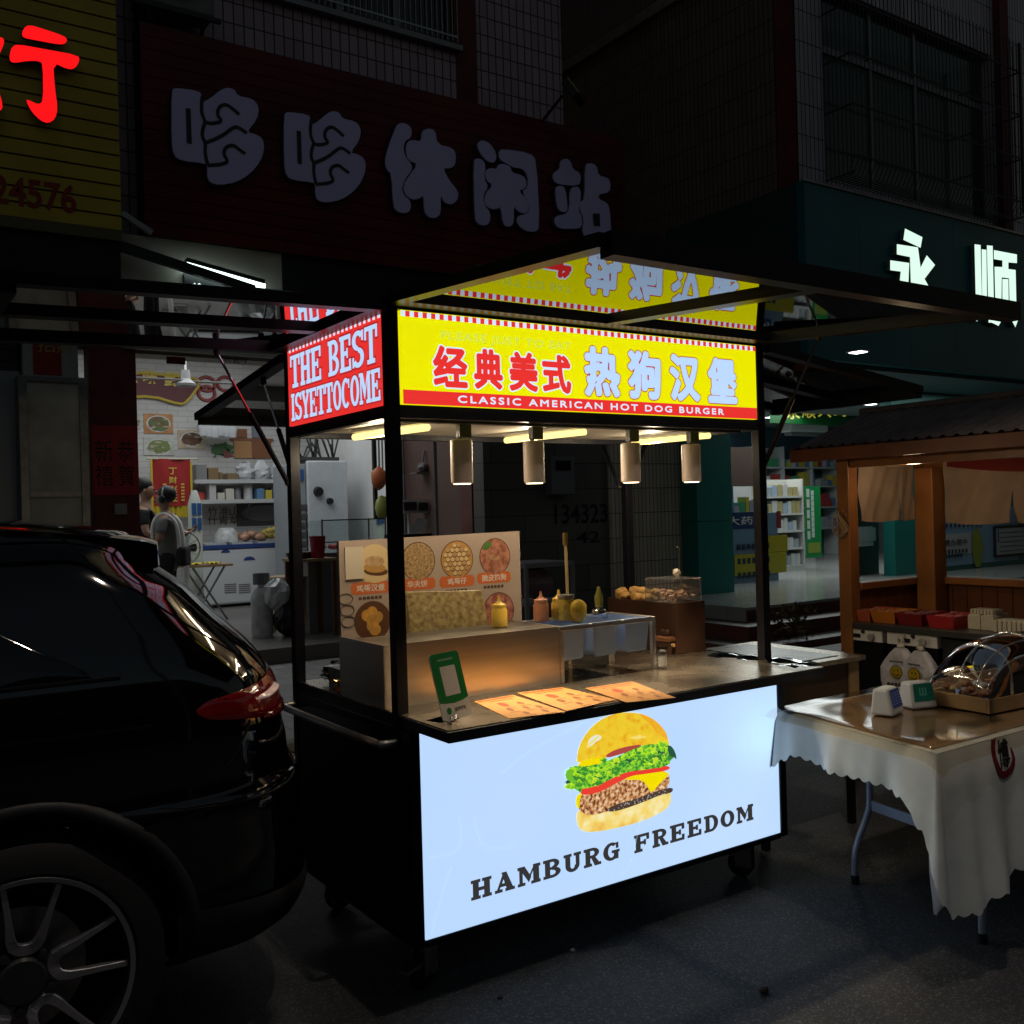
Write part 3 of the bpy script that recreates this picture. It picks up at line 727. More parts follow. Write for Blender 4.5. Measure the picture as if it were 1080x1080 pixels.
a3, b3 = at(893,597,y=6.5), at(915,552,y=6.5)
dr = thing('dark_door', 'dark glass door with a white paper notice inside the pharmacy', 'door', (a3.x, 6.5, PZ))
MB().bx(a3.x, b3.x+.25, 6.5, 6.56, PZ, b3.z+.9).build('leaf', mat('dark_door_leaf', (.02,.014,.014), .3), dr)
a4, b4 = at(900,577,y=6.48), at(921,555,y=6.48)
MB().bx(a4.x, b4.x, 6.485, 6.495, a4.z, b4.z).bx(a4.x-.03, b4.x+.05, 6.475, 6.483, b4.z-.22, b4.z-.02).build('notice', mat('chart_paper', (.33,.34,.33), .5), dr)

# downlights under the arcade ceiling
for (px, py, yy, lab) in ((905,371,5.2,'bright small downlight in the ceiling over the wooden stall roof'), (806,410,8.0,'small downlight highest beside the stall post'), (806,430,9.5,'small downlight lowest beside the stall post'), (815,440,10.2,'short ceiling light left of the wall air conditioner'), (916,426,7.6,'narrow ceiling light at the end of the green hanging sign'), (977,419,6.6,'narrow ceiling light above the middle of the wooden roof')):
    q = at(px, py, z=CZ-.012); w_ = .085 if yy < 6 else .15
    dl = thing('downlight', lab, 'ceiling light', q, 'pharmacy ceiling lights')
    MB().bx(q.x-w_,q.x+w_,q.y-.09,q.y+.09,CZ-.016,CZ-.004).build('trim', white_plastic, dl)
    MB().bx(q.x-w_+.02,q.x+w_-.02,q.y-.07,q.y+.07,CZ-.024,CZ-.017).build('diffuser', glow('led_white', (.95,1,1), 5), dl)
# green hanging sign
sy = 9.0
a, b = at(815,452,y=sy), at(912,424,y=sy)
gs = thing('green_hanging_sign', 'green sign with yellow characters hanging inside the pharmacy', 'sign', (a.x, sy, a.z))
MB().bx(a.x, b.x+.3, sy, sy+.06, at(815,446,y=sy).z, b.z+.1).build('board', mat('green_sign', (.006,.09,.02), .4), gs)
t = MB()
for i, c in enumerate('永顺大药房'):
    f0, f1 = at(829+i*16.6, 439-i*1.0, y=sy), at(843+i*16.6, 424-i*1.0, y=sy)
    text(t, c, FX(sy), f0.x, f1.x, f0.z-.05, f1.z-.05, .006, .012)
t.build('lettering', mat('sign_yellow', (.45,.42,.08), .4, emit=((.5,.45,.06),.5)), gs)
# wall air conditioner
a, b = at(822,461,y=10.5), at(858,446,y=10.5)
wac = thing('wall_air_conditioner', 'white split air conditioner under the green hanging sign', 'air conditioner', a)
MB().bx(a.x, b.x+.1, 10.2, 10.5, a.z+.08, b.z+.05).build('casing', white_plastic, wac, bevel=.04)
MB().bx(a.x+.03, b.x+.05, 10.21, 10.4, a.z+.02, a.z+.075).build('vent_flap', mat('flap_grey', (.25,.25,.25), .4), wac)
# wall shelving with boxes
def goods(names, mats, where, x0, x1, y, z, h0, h1, w0=.05, w1=.10, dp=.16, gap=.012):
    """a row of separate cartons, each an object of its own"""
    xx = x0
    while xx < x1-w0:
        w = min(random.uniform(w0, w1), x1-xx); h = random.uniform(h0, h1); i = random.randrange(len(mats))
        lab = '%s medicine box %s' % (names[i], where)
        tag(MB().bx(xx, xx+w-gap, y, y+dp, z+.001, z+h).build('medicine_box', mats[i], origin=(xx+w/2, y, z)), lab, 'medicine box', '%s medicine boxes %s' % (names[i], where)); xx += w
pnames = ['white','blue','yellow','green','red','grey']
pal = [mat('box_%s' % n, c, .45) for n, c in (('white',(.5,.5,.5)),('blue',(.12,.2,.42)),('yellow',(.5,.4,.06)),('green',(.06,.3,.14)),('red',(.4,.05,.05)),('grey',(.3,.33,.36)))]
sy = 10.9
a, b = at(830,600,y=sy), at(884,455,y=sy)
wsf = thing('wall_shelving', 'tall grey wall shelving full of medicine below the air conditioner', 'shelving', (a.x, sy, PZ))
x0, x1 = at(795,480,y=sy).x, at(885,480,y=sy).x
m = MB(); zs = [1.0,1.45,1.9,2.3]
for z in zs: m.bx(x0, x1, sy, sy+.5, z, z+.03)
for i in range(4): xx = x0+(x1-x0)*i/3; m.bx(xx-.02, xx+.02, sy-.004, sy+.5, PZ, 2.75)
m.build('frame', mat('shelf_grey', (.42,.44,.45), .4), wsf)
MB().bx(x0+.025, x1-.025, sy+.45, sy+.5, PZ, 2.7).build('back_panel', mat('shelf_back', (.08,.1,.11), .6), wsf)
for z in zs: goods(pnames, pal, 'on the tall shelving at the back wall', x0+.03, x1-.03, sy+.06, z+.031, .1, .3, .09, .2)
# gondola rack with green side banner
gy = 8.0
g0, g1 = at(817,600,z=PZ), at(866,603,z=PZ)
rx0, rx1 = at(818,590,y=gy).x, at(848,590,y=gy).x
rk = thing('gondola_rack', 'white display rack of boxed tins with a tall green side banner', 'display rack', (rx0, gy, PZ))
zt = at(830,505,y=gy).z
m = MB().bx(rx0-.5, rx1, gy+.35, gy+.38, PZ, zt)
zs = [PZ+.1+(zt-PZ-.1)*i/5 for i in range(5)]
for z in zs: m.bx(rx0-.5, rx1, gy, gy+.35, z-.03, z)
m.bx(rx1, rx1+.03, gy, gy+.38, PZ, zt).bx(rx0-.53, rx0-.5, gy, gy+.38, PZ, zt).bx(rx0-.5, rx1, gy+.003, gy+.34, PZ, PZ+.07)
m.build('frame', mat('rack_white', (.5,.5,.48), .4), rk)
for z in zs: goods(['white','white','grey','pale blue','gold'], [pal[0],pal[0],pal[5],mat('box_pale_blue',(.3,.38,.5),.45),mat('tin_gold', (.4,.32,.15), .4)], 'on the white display rack', rx0-.47, rx1-.02, gy+.03, z+.001, .14, .22, .10, .14, .2)
bx0, bx1 = at(848,590,y=gy).x+.05, at(866,590,y=gy).x
zb0, zb1 = at(858,588,y=gy).z, at(855,513,y=gy).z
MB().bx(bx0, bx1, gy-.02, gy-.005, zb0, zb1).build('side_banner', mat('banner_green', (.01,.2,.05), .4), rk)
m = MB(); n = 9
for i in range(n):
    zc = zb1-.1-(zb1-zb0-.4)*i/n
    m.bx(bx0+.14, bx0+.21, gy-.024, gy-.021, zc-.05, zc+.03)
    if i % 2 == 0: m.bx(bx0+.03, bx0+.1, gy-.024, gy-.021, zc-.08, zc+.06)
m.bx(bx0+.04, bx1-.04, gy-.024, gy-.021, zb0+.08, zb0+.25, 1)
m.build('banner_print', [mat('print_white', (.5,.52,.5), .4), mat('yellow_green_print', (.22,.27,.04), .4)], rk)
# counter with posters left of the rack
cy_ = 6.9
c0, c1 = at(773,600,y=cy_).x, at(821,600,y=cy_).x
zc = at(800,541,y=cy_).z
ct = thing('pharmacy_counter', 'pharmacy counter covered with blue and yellow posters', 'counter', (c0, cy_, PZ))
MB().bx(c0-.1, c1, cy_, cy_+.5, PZ, zc).build('body', mat('poster_blue', (.12,.2,.28), .4), ct)
z1 = at(790,540,y=cy_).z; z2 = at(790,557,y=cy_).z
MB().bx(c0, at(792,0,y=cy_).x, cy_-.012, cy_-.002, z2, z1).build('navy_poster', mat('navy_poster', (.012,.03,.10), .4), ct)
t = MB(); text(t, '大药房', FX(cy_-.012), c0-.1, at(792,0,y=cy_).x-.02, z2+.05, z1-.06, .004, .01); t.build('poster_lettering', mat('print_white', (.5,.52,.5), .4), ct)
MB().bx(at(808,0,y=cy_).x, c1-.01, cy_-.012, cy_-.002, z2-.02, z1+.0).build('red_poster', mat('poster_dull_red', (.22,.03,.03), .4), ct)
m = MB()
z3 = at(790,575,y=cy_).z; z4 = at(790,605,y=cy_).z
m.bx(at(780,0,y=cy_).x, at(814,0,y=cy_).x, cy_-.016, cy_-.006, z3-.12, z3+.12).bx(c0+.02, at(812,0,y=cy_).x, cy_-.018, cy_-.006, z4-.02, z3-.125)
m.build('yellow_poster', mat('yellow_poster', (.34,.30,.02), .4), ct)
m = MB()
for k in range(3):
    for i in range(7): m.bx(c0+.08+i*.10, c0+.14+i*.10, cy_-.024, cy_-.019, z3-.06-k*.2, z3+.02-k*.2)
m.build('printed_rows', mat('navy_print', (.012,.03,.06), .4), ct)
goods(pnames, pal, 'along the poster covered counter', c0-.05, c1-.05, cy_+.1, zc, .08, .25, .07, .15)
shx = thing('counter_shelf', 'shelf unit of small boxes behind the stall post', 'shelving', (c0, cy_+.9, PZ))
m = MB(); zs = [1.25,1.6,1.95]
for z in zs: m.bx(c0, c1, cy_+.9, cy_+1.2, z-.02, z)
m.bx(c0-.03, c0, cy_+.9, cy_+1.2, PZ, 2.2).bx(c1, c1+.03, cy_+.9, cy_+1.2, PZ, 2.2)
m.build('frame', mat('shelf_grey', (.42,.44,.45), .4), shx)
for z in zs: goods(pnames, pal, 'on the shelf unit behind the stall post', c0+.01, c1-.01, cy_+.93, z, .12, .26, .07, .13)
a, b = at(773,520,y=7.6), at(792,472,y=7.6)
MB().bx(a.x-.1, b.x+.05, 7.6, 7.65, a.z+.1, b.z).build('brown_board', mat('brown_board', (.085,.05,.04), .5), plat)
# interior lamps
def area(name, loc, sx, sy, e, col, rot=(0,0,0)):
    l = bpy.data.lights.new(name, 'AREA'); l.shape = 'RECTANGLE'; l.size = sx; l.size_y = sy; l.energy = e; l.color = col
    o = bpy.data.objects.new(name, l); COL.objects.link(o); o.location = loc; o.rotation_euler = rot; return o
area('pharmacy_ceiling_lamp', (11, 8.2, CZ-.05), 4, 3, PH_E, (.92,1,.98))
area('arcade_ceiling_lamp', (11.2, 5.35, CZ-.03), 5, .5, AR_E, (.92,1,.98))
area('shop_ceiling_lamp', (2.7, 9.6, 4.15), 3, 3.6, SH_E, (.95,.98,1))
# ================================================================== BURGER STALL
st = thing('food_stall', 'black burger stall with glowing signs and a bright white front panel', 'food stall', (.9, .4, 0))
SW, SD = 1.79, .90          # width, depth of the frame
PT = 2.235
blue_white = (.50, .69, .985)
# posts
for (x0, y0) in ((.004,.0),(SW-.046,.0),(.004,SD-.04),(SW-.046,SD-.04)):
    MB().bx(x0, x0+.042, y0, y0+.042, .17, PT).build('post', black_paint, st, bevel=.003)
# top frame and roof
m = MB()
m.bx(.046, SW-.046, .002, .04, 2.222, PT-.002).bx(.006,.044,.042,SD-.04,2.222,PT-.002).bx(SW-.044,SW-.006,.042,SD-.04,2.222,PT-.002).bx(.046,SW-.046,SD-.038,SD-.002,2.222,PT-.002)
m.build('top_frame', black_paint, st)
MB().bx(.0, SW, .0, SD, PT+.002, PT+.03).build('roof_sheet', black_paint, st)
m = MB()
m.bx(.046, SW-.046, .003, .04, 1.868, 1.910).bx(.008,.042,.042,SD-.04,1.868,1.910).bx(SW-.042,SW-.008,.042,SD-.04,1.868,1.910).bx(.046,SW-.046,SD-.038,SD-.003,1.868,1.910)
m.build('lower_beam', black_rough, st)
MB().bx(.045, SW-.045, .062, SD-.042, 1.89, 1.90).build('ceiling_panel', mat('warm_white_board', (.55,.50,.42), .5), st)
# --- front sign light box
sx0, sx1, sz0, sz1 = .056, 1.736, 1.912, 2.220
yellow = glow('yellow_backlit_film', (.83,.80,.0), 1.0)
red_b = glow('red_backlit_film', (.80,.032,.028), 1.0)
red_d = glow('dark_red_backlit_ink', (.50,.02,.02), .9)
white_b = glow('white_backlit_film', (.66,.80,.98), 1.0)
bluew = glow('bluish_backlit_film', (.50,.70,1.0), 1.0)
ghost = glow('pale_yellow_ink', (.58,.70,.10), 1.0)
FS = FX(.0)
m = MB().bx(sx0, sx1, .0, .058, sz0, sz1)
sg = m.build('lit_sign_box', yellow, st)
h = sz1-sz0
MB().bx(sx0+.001, sx1-.001, -.0008, .0, sz0+.001, sz0+.155*h).build('red_band', red_b, sg)
m = MB(); n = 104; w = (sx1-sx0)/n
for i in range(n): m.bx(sx0+i*w, sx0+(i+1)*w, -.0012, -.0002, sz1-.066*h, sz1-.002, i % 2)
m.build('checker_strip', [white_b, red_b], sg)
def SP(px, py): return loc2(FS, at(px, py, y=0))
m = MB()
a, b = SP(465,371), SP(601,357)
text(m, 'PLEASE JUST TO EAT', FS, a[0], b[0], sz1-.30*h, sz1-.185*h, .001, 0, shear=.12, track=1.15, grow=.0006)
m.build('pale_lettering', ghost, sg)
m = MB(); mw = MB()
for c, (x0, x1) in zip('经典美式', ((457,493),(500,530),(537,567),(572,602))):
    a, b = SP(x0, 400)[0], SP(x1, 400)[0]
    v0, v1 = sz0+.205*h, sz0+.655*h
    g = .005; text(mw, c, FS, a+g, b-g, v0+g, v1-g, .001, 0, grow=.0105); text(m, c, FS, a+g, b-g, v0+g, v1-g, .0016, 0, grow=.0055)
mw.build('lettering_outline', white_b, sg); m.build('red_lettering', red_b, sg)
m = MB(); mw = MB()
for c, (x0, x1) in zip('热狗汉堡', ((616,654),(662,697),(706,738),(746,777))):
    a, b = SP(x0, 400)[0], SP(x1, 400)[0]
    v0, v1 = sz0+.19*h, sz0+.80*h
    g = .009; text(mw, c, FS, a+g, b-g, v0+g, v1-g, .001, 0, grow=.0128); text(m, c, FS, a+g, b-g, v0+g, v1-g, .0016, 0, grow=.0092)
mw.build('lettering_outline', red_d, sg); m.build('blue_lettering', bluew, sg)
m = MB(); a, b = SP(483,422), SP(763,434)
text(m, 'CLASSIC AMERICAN HOT DOG BURGER', FS, a[0], b[0], sz0+.042*h, sz0+.118*h, .0016, 0, grow=.0011, track=1.32)
m.build('white_lettering', white_b, sg)
# --- side sign light box
FD = FL(.004)
MB().bx(.004, .06, .046, SD-.044, sz0, sz1).build('lit_red_sign_box', red_b, st)
ss = bpy.data.objects['lit_red_sign_box']
y0, y1 = .046, SD-.044
m = MB(); n = 46; w = (y1-y0)/n
for i in range(n): m.bx(.0028, .0042, y0+i*w, y0+(i+1)*w, sz1-.07*h, sz1-.002, i % 2)
m.build('checker_strip', [white_b, red_b], ss)
m = MB(); slab(m, 'THE BEST', FD, -y1+.03, -y0-.02, sz0+.47*h, sz1-.12*h, .0022, 0, .04)
slab(m, 'ISYETTOCOME', FD, -y1+.03, -y0-.005, sz0+.055*h, sz0+.40*h, .0022, 0, .03)
m.build('lettering', bluew, ss)
m = MB(); slab(m, 'THE BEST', FD, -y1+.03, -y0-.02, sz0+.47*h, sz1-.12*h, .0004, 0, .04, .007)
slab(m, 'ISYETTOCOME', FD, -y1+.03, -y0-.005, sz0+.055*h, sz0+.40*h, .0004, 0, .03, .006)
m.build('lettering_outline', red_d, ss)
# plain dark sides at right and back
MB().bx(SW-.058, SW-.004, .046, SD-.044, sz0, sz1).build('blank_sign_box', black_paint, st)
MB().bx(sx0, sx1, SD-.05, SD-.004, sz0, sz1).build('blank_sign_box', black_paint, st)

# --- lower cabinet
m = MB().bx(.008, SW-.02, -.03, SD-.01, .19, .862)
m.build('cabinet', black_paint, st, bevel=.004)
m = MB().bx(.004,.04,-.08,-.032,.17,.862).bx(.042,SW-.06,-.075,-.034,.165,.188).bx(SW-.058,SW-.02,-.076,-.032,.17,.862)
m.bx(.004,.05,-.028,SD-.01,.165,.186)
m.build('base_frame', black_paint, st, bevel=.003)
# --- glowing front panel
PY = -.081
FP_ = FX(PY)
pan = MB().bx(.042, 1.717, PY, -.036, .193, .862).build('light_box_panel', glow('panel_film', blue_white, 1.0, ('n', 1.1, [(0.3,(.465,.665,.975)),(.7,(.53,.72,.99))])), st)
def PP(px, py): return loc2(FP_, at(px, py, y=PY))
m = MB()
u0, v0 = PP(498, 948); u1, v1 = PP(652, 906); 
zb0 = PP(498,949)[1]; zt0 = PP(498,925)[1]
# the two words, height from first letter
a0 = PP(497,938); a1 = PP(653,895)
charc = glow('charcoal_backlit_ink', (.035,.033,.035), 1.0)
zlo = (PP(499,948)[1]+PP(646,908)[1])/2; zhi = (PP(499,927)[1]+PP(648,890)[1])/2
slab(m, 'HAMBURG', FP_, a0[0], a1[0], zlo, zhi, .0006, 0, .20, .0016)
m.build('lettering', charc, pan); m = MB()
b0 = PP(669,890); b1 = PP(794,858)
zlo2 = (PP(672,897)[1]+PP(790,866)[1])/2; zhi2 = (PP(672,879)[1]+PP(790,850)[1])/2
slab(m, 'FREEDOM', FP_, b0[0], b1[0], (zlo+zlo2)/2, (zhi+zhi2)/2, .0006, 0, .20, .0016)
m.build('lettering', charc, pan)
crease = glow('film_crease', (.445,.64,.96), 1.0)
m = MB()
for Q in ([(452,905),(484,899),(487,880),(484,862)],[(500,862),(506,890),(522,897),(545,891)],[(655,925),(668,905),(672,880),(678,860)],[(780,800),(783,782),(792,772)],[(455,985),(470,930),(476,915)],[(620,760),(560,790),(530,815)],[(795,740),(800,775),(790,800)]):
    m.tube(smoothline([tuple(at(*q, y=PY-.0003)) for q in Q]), .0011, 4)
m.build('film_crease', crease, pan)
# --- printed hamburger (backlit photograph on the film)
def T5(x, y): return PP(570+x/6.353, 730+y/6.353)
bun = glow('print_bun', (.8,.5,.02), 1.0, ('n', 42, [(.3,(.78,.38,.01)),(.45,(.82,.52,.02)),(.58,(.84,.62,.03)),(.75,(.82,.44,.015))]))
bunlo = glow('print_bun_base', (.85,.6,.1), 1.0, ('n', 20, [(.3,(.80,.42,.05)),(.5,(.88,.66,.16)),(.7,(.92,.82,.45))]))
patty = glow('print_patty', (.4,.15,.05), 1.0, ('n', 75, [(.34,(.07,.02,.01)),(.45,(.40,.15,.05)),(.55,(.66,.36,.16)),(.66,(.86,.66,.46))]))
tom = glow('print_tomato', (.82,.05,.03), 1.0)
chs = glow('print_cheese', (.88,.72,.0), 1.0)
letb = glow('print_lettuce_base', (.16,.5,.03), 1.0, ('n', 70, [(.34,(.02,.12,.02)),(.46,(.10,.42,.03)),(.56,(.26,.62,.03)),(.68,(.55,.76,.08))])); let = [glow('print_lettuce_%s' % n, c, 1.0) for n, c in (('lime',(.42,.72,.02)),('mid',(.16,.50,.03)),('deep',(.04,.24,.03)),('dark',(.02,.09,.05)),('yellow',(.62,.76,.05)))]
bunhi = glow('print_bun_highlight', (.85,.72,.20), 1.0); onion = glow('print_onion', (.42,.06,.05), 1.0); shine = glow('print_shine', (.78,.80,.72), 1.0); orange = glow('print_orange', (.86,.26,.02), 1.0, ('n', 40, [(.3,(.84,.30,.01)),(.7,(.84,.48,.02))]))
sauce = glow('print_dark_bits', (.05,.035,.02), 1.0, ('v', 90, [(.1,(.5,.45,.4)),(.4,(.05,.03,.03)),(.8,(.10,.05,.02))]))
bg = MB()
mats_b = [bun, bunlo, patty, tom, chs]+let+[onion, shine, orange, sauce, bunhi, letb]
def layer(P, mi, d, it=2): bg.flat(smoothpoly([T5(*q) for q in P], it), FP_, d*.00012+.0004, mi)
layer([(240,800),(300,770),(560,760),(860,640),(878,700),(865,760),(820,800),(700,860),(500,915),(330,942),(265,925),(242,870)], 1, 1)
layer([(262,890),(430,850),(700,780),(760,800),(600,860),(400,900),(290,920)], 1, 2)
layer([(240,740),(250,690),(300,655),(420,630),(600,555),(700,535),(860,520),(868,640),(760,680),(620,740),(450,800),(330,830),(265,800)], 2, 2)
layer([(430,790),(520,745),(640,715),(760,668),(885,632),(888,672),(800,690),(730,720),(600,770),(480,805)], 13, 3)
layer([(235,760),(240,690),(285,672),(260,720),(262,790)], 4, 3)
layer([(540,590),(700,520),(862,535),(855,560),(800,610),(745,678),(720,640),(690,595),(640,585)], 4, 4, 1)
layer([(255,640),(420,612),(560,520),(700,505),(860,488),(870,522),(700,548),(600,560),(480,625),(390,672),(290,692),(262,670)], 3, 5)
layer([(245,480),(242,430),(265,340),(330,240),(430,165),(540,135),(660,138),(760,180),(830,250),(860,330),(862,380),(700,345),(560,390),(420,430),(320,455)], 0, 5)
layer([(640,140),(700,150),(780,195),(840,265),(858,330),(800,290),(720,200)], 12, 6)
layer([(300,470),(420,420),(560,380),(690,340),(690,352),(560,395),(430,440),(330,478)], 12, 6)
layer([(312,345),(330,310),(365,285),(402,288),(410,312),(372,330),(350,352),(322,372)], 11, 7, 3)
for q_ in range(9): layer([(306+q_*9,372-q_*9),(318+q_*9,340-q_*7),(324+q_*9,338-q_*7),(314+q_*9,376-q_*8)], 14, 7.2+q_*.02, 1)
for q_ in range(10): layer([(596+q_*11,318-abs(q_-4)*3),(604+q_*11,282+abs(q_-5)*4),(611+q_*11,284+abs(q_-5)*4),(605+q_*11,320-abs(q_-4)*3)], 14, 7.3+q_*.02, 1)
for q_ in range(46):
    x_ = 290+q_*12; y_ = 250+ (q_*37 % 150); layer([(x_,y_),(x_+5,y_-3),(x_+9,y_+26),(x_+4,y_+30)], 0 if q_ % 2 else 12, 6.6+q_*.004, 1) if 160+abs(x_-560)*.55 < y_ < 370-abs(x_-560)*.12 else None
layer([(435,420),(500,385),(590,360),(690,348),(640,385),(520,420),(445,442)], 10, 7)
layer([(250,475),(350,440),(450,430),(420,480),(300,520),(255,510)], 4, 7)
layer([(165,560),(200,490),(300,500),(420,470),(520,430),(640,370),(720,345),(860,352),(872,430),(862,495),(700,520),(560,535),(420,610),(300,650),(220,640)], 15, 7.9, 2)
rr = random.Random(3)
k = 8
path = [(180,560),(220,590),(280,570),(330,550),(380,560),(430,520),(480,500),(530,480),(580,440),(640,430),(700,420),(760,430),(810,420),(850,400)]
for i in range(230):
    t = rr.random()*(len(path)-1); j = int(t); f = t-j
    bx_, by_ = path[j][0]*(1-f)+path[j+1][0]*f, path[j][1]*(1-f)+path[j+1][1]*f
    off = rr.gauss(0, 30); bx_ += rr.uniform(-15,15); by_ += max(-66, min(72, off+12))
    rad = rr.uniform(9, 26)*(1 if i < 150 else .6); ph = rr.random()*6
    P = [(bx_+rad*(1+.45*math.sin(3*q+ph))*math.cos(q)*1.25, by_+rad*(1+.4*math.sin(4*q+ph*2))*math.sin(q)) for q in [2*math.pi*s/11 for s in range(11)]]
    c = rr.choice([5,5,5,9,6,6,7]) if abs(off) > 22 or i > 150 else rr.choice([6,7,7,8,5])
    k += .12
    layer(P, c, k, 1)
    if c in (5,6,9):
        cxq = sum(p[0] for p in P)/len(P); cyq = sum(p[1] for p in P)/len(P)
        layer([(cxq+(p[0]-cxq)*.62+2, cyq+(p[1]-cyq)*.62+3) for p in P], {5:6,6:7,9:5}[c], k+.05, 1)
layer([(845,350),(880,365),(905,420),(905,455),(890,430),(862,430),(850,400)], 8, k+1)
layer([(160,540),(185,510),(230,520),(200,560),(240,600),(215,640),(225,600),(170,590)], 6, k+1.2)
bg.build('burger_picture', mats_b, pan)

# --- counter
CZc = .901
m = MB().bx(.006, SW-.06, -.32, -.032, CZc-.034, CZc)
m.build('serving_shelf', [black_rough], st, bevel=.003)
m = MB().bx(.010, SW-.064, -.314, SD-.045, CZc+.0005, CZc+.004)
MBc = m.build('counter_top', steel_top, st)
MB().bx(.006, .012, -.03, SD-.01, .862, CZc).bx(.012, SW-.02, -.03, -.02, .862, CZc-.036).bx(SW-.026,SW-.02,-.03,SD-.01,.862,CZc).bx(.012,SW-.026,SD-.016,SD-.01,.862,CZc).build('counter_edge', black_paint, st)
# --- handle rail on the left side
MB().tube(smoothline([(.008,.86,.815),(-.05,.865,.815),(-.062,.845,.815),(-.062,0.02,.815),(-.05,.0,.815),(.008,.005,.815)],1), .014, 10).build('push_handle', steel_dark, st, smooth=True)
# --- casters
def caster(x, y, rot):
    F = Matrix.Translation((x, y, 0)) @ Matrix.Rotation(rot, 4, 'Z')
    e = MB(); e.bx(-.045,.045,-.045,.045,.155,.164,0,F)
    e.bx(-.05,.02,-.028,-.022,.045,.152,0,F).bx(-.05,.02,.022,.028,.045,.152,0,F).bx(-.05,.03,-.022,.022,.145,.152,0,F)
    o = e.build('caster', steel_dark, st)
    T = (Matrix.Rotation(rot,4,'Z') @ Matrix.Rotation(R(90),4,'X')).to_3x3()
    c = F @ Vector((-.03, .018, .055))
    MB().lathe([(.0,0),(.045,0),(.055,.006),(.055,.03),(.045,.036),(0,.036)], c, 20, 0, T=T).build('wheel', rubber, o, smooth='auto')
    MB().lathe([(.03,-.002),(.034,-.004),(.034,.0),(.03,0)], c, 18, 0, T=T).build('hub_ring', chrome, o)
    MB().bx(-.13,-.04,-.02,.02,.085,.095,0,F).build('brake_pedal', steel_dark, o)
for (x, y, rt) in ((.10,.02,R(25)),(SW-.16,.02,R(-65)),(.10,SD-.10,R(160)),(SW-.14,SD-.10,R(30))): caster(x, y, rt)

# --- raised flap awnings (frame + clear tinted sheet + gas struts)
flap_sheet = acrylic('tinted_clear_sheet', (.86,.88,.86), 1.7)
def flap(name, P, mid=True, hinge_dir=None, th=.035):
    """P: four corners, hinge edge P0-P1, outer edge P3-P2"""
    P = [Vector(p) for p in P]
    m = MB()
    m.bar(P[0]+Z*.0, P[3], .05, th).bar(P[1], P[2], .05, th).bar(P[3]-Z*.008, P[2]-Z*.008, .05, th+.024).bar(P[0], P[1], .09, th)
    o = m.build(name, black_paint, st)
    n = (P[1]-P[0]).cross(P[3]-P[0]).normalized()
    if n.z < 0: n = -n
    if mid:
        a = (P[0]+P[1])/2; b = (P[2]+P[3])/2
        MB().bar(a, b, .06, .028).build('cross_bar', black_paint, o)
    off = n*(.004)
    MB().add([p+off for p in P]+[p+off+n*.003 for p in P], [(0,1,2,3),(7,6,5,4),(0,4,5,1),(1,5,6,2),(2,6,7,3),(3,7,4,0)]).build('clear_sheet', flap_sheet, o)
    return o
flap('awning_flap', [(.02,-.03,2.247),(SW-.02,-.03,2.247),(SW-.02,-1.09,2.175),(.02,-1.09,2.175)])
flap('awning_flap', [(-.012,.0,2.225),(-.012,SD,2.225),(-1.10,SD,2.195),(-1.10,.0,2.195)])
flap('awning_flap', [(SW+.012,.0,2.215),(SW+.012,SD,2.215),(SW+1.10,SD,2.09),(SW+1.10,.0,2.09)])
flap('awning_flap', [(.02,SD+.012,2.19),(SW-.02,SD+.012,2.19),(SW-.02,SD+1.12,2.06),(.0,SD+1.12,2.06)], True)
def strut(a, b):
    a = Vector(a); b = Vector(b); c = a.lerp(b, .55)
    o = MB().tube([a, c], .011, 8).build('gas_strut', black_paint, st)
    MB().tube([c, b], .005, 6).build('piston_rod', chrome, o)
    for q_ in (a, b): MB().ball(q_, .014, 0, 8).build('ball_joint', black_plastic, o)
strut((SW-.0, .02, 1.712), (SW-.02, -.30, 2.215))
strut((.0, SD-.02, 1.69), (-.27, SD-.02, 2.19))
strut((SW, SD-.02, 1.69), (SW+.28, SD-.02, 2.16))
strut((.05, SD+.005, 1.66), (.03, SD+.30, 2.13)); strut((SW-.05, SD+.005, 1.66), (SW-.03, SD+.30, 2.13))
# --- LED tubes and track spots under the ceiling
tube_m = glow('warm_led_tube', (1,.80,.27), 1.6)
for (xa, xb) in ((.19,.258),(.90,.967),(1.60,1.655)):
    a = Vector((xa,.66,1.858)); b = Vector((xb,.20,1.858))
    o = MB().tube([a, b], .013, 10).build('led_tube', tube_m, st)
    MB().bar(a+Z*.0225, b+Z*.0225, .03, .012).build('tube_base', white_plastic, o)
    l = bpy.data.lights.new('led_tube_light', 'AREA'); l.shape = 'RECTANGLE'; l.size = .03; l.size_y = .46; l.energy = TUBE_E; l.color = (1,.81,.57)
    lo = bpy.data.objects.new('led_tube_light', l); COL.objects.link(lo); lo.location = (a+b)/2-Z*.016; lo.rotation_euler = (0,0,math.atan2(b.y-a.y,b.x-a.x)-math.pi/2)
    l = bpy.data.lights.new('led_tube_glow', 'POINT'); l.energy = 2.6; l.color = (1,.81,.57); l.shadow_soft_size = .02
    lo = bpy.data.objects.new('led_tube_glow', l); COL.objects.link(lo); lo.location = (a+b)/2-Z*.05+Y*.1
MB().bx(.06, SW-.06, .085, .115, 1.862, 1.888).build('lamp_track', steel_dark, st, bevel=.003)
lamp_skin = mat('champagne_lamp', (.82,.70,.62), .38, .0)
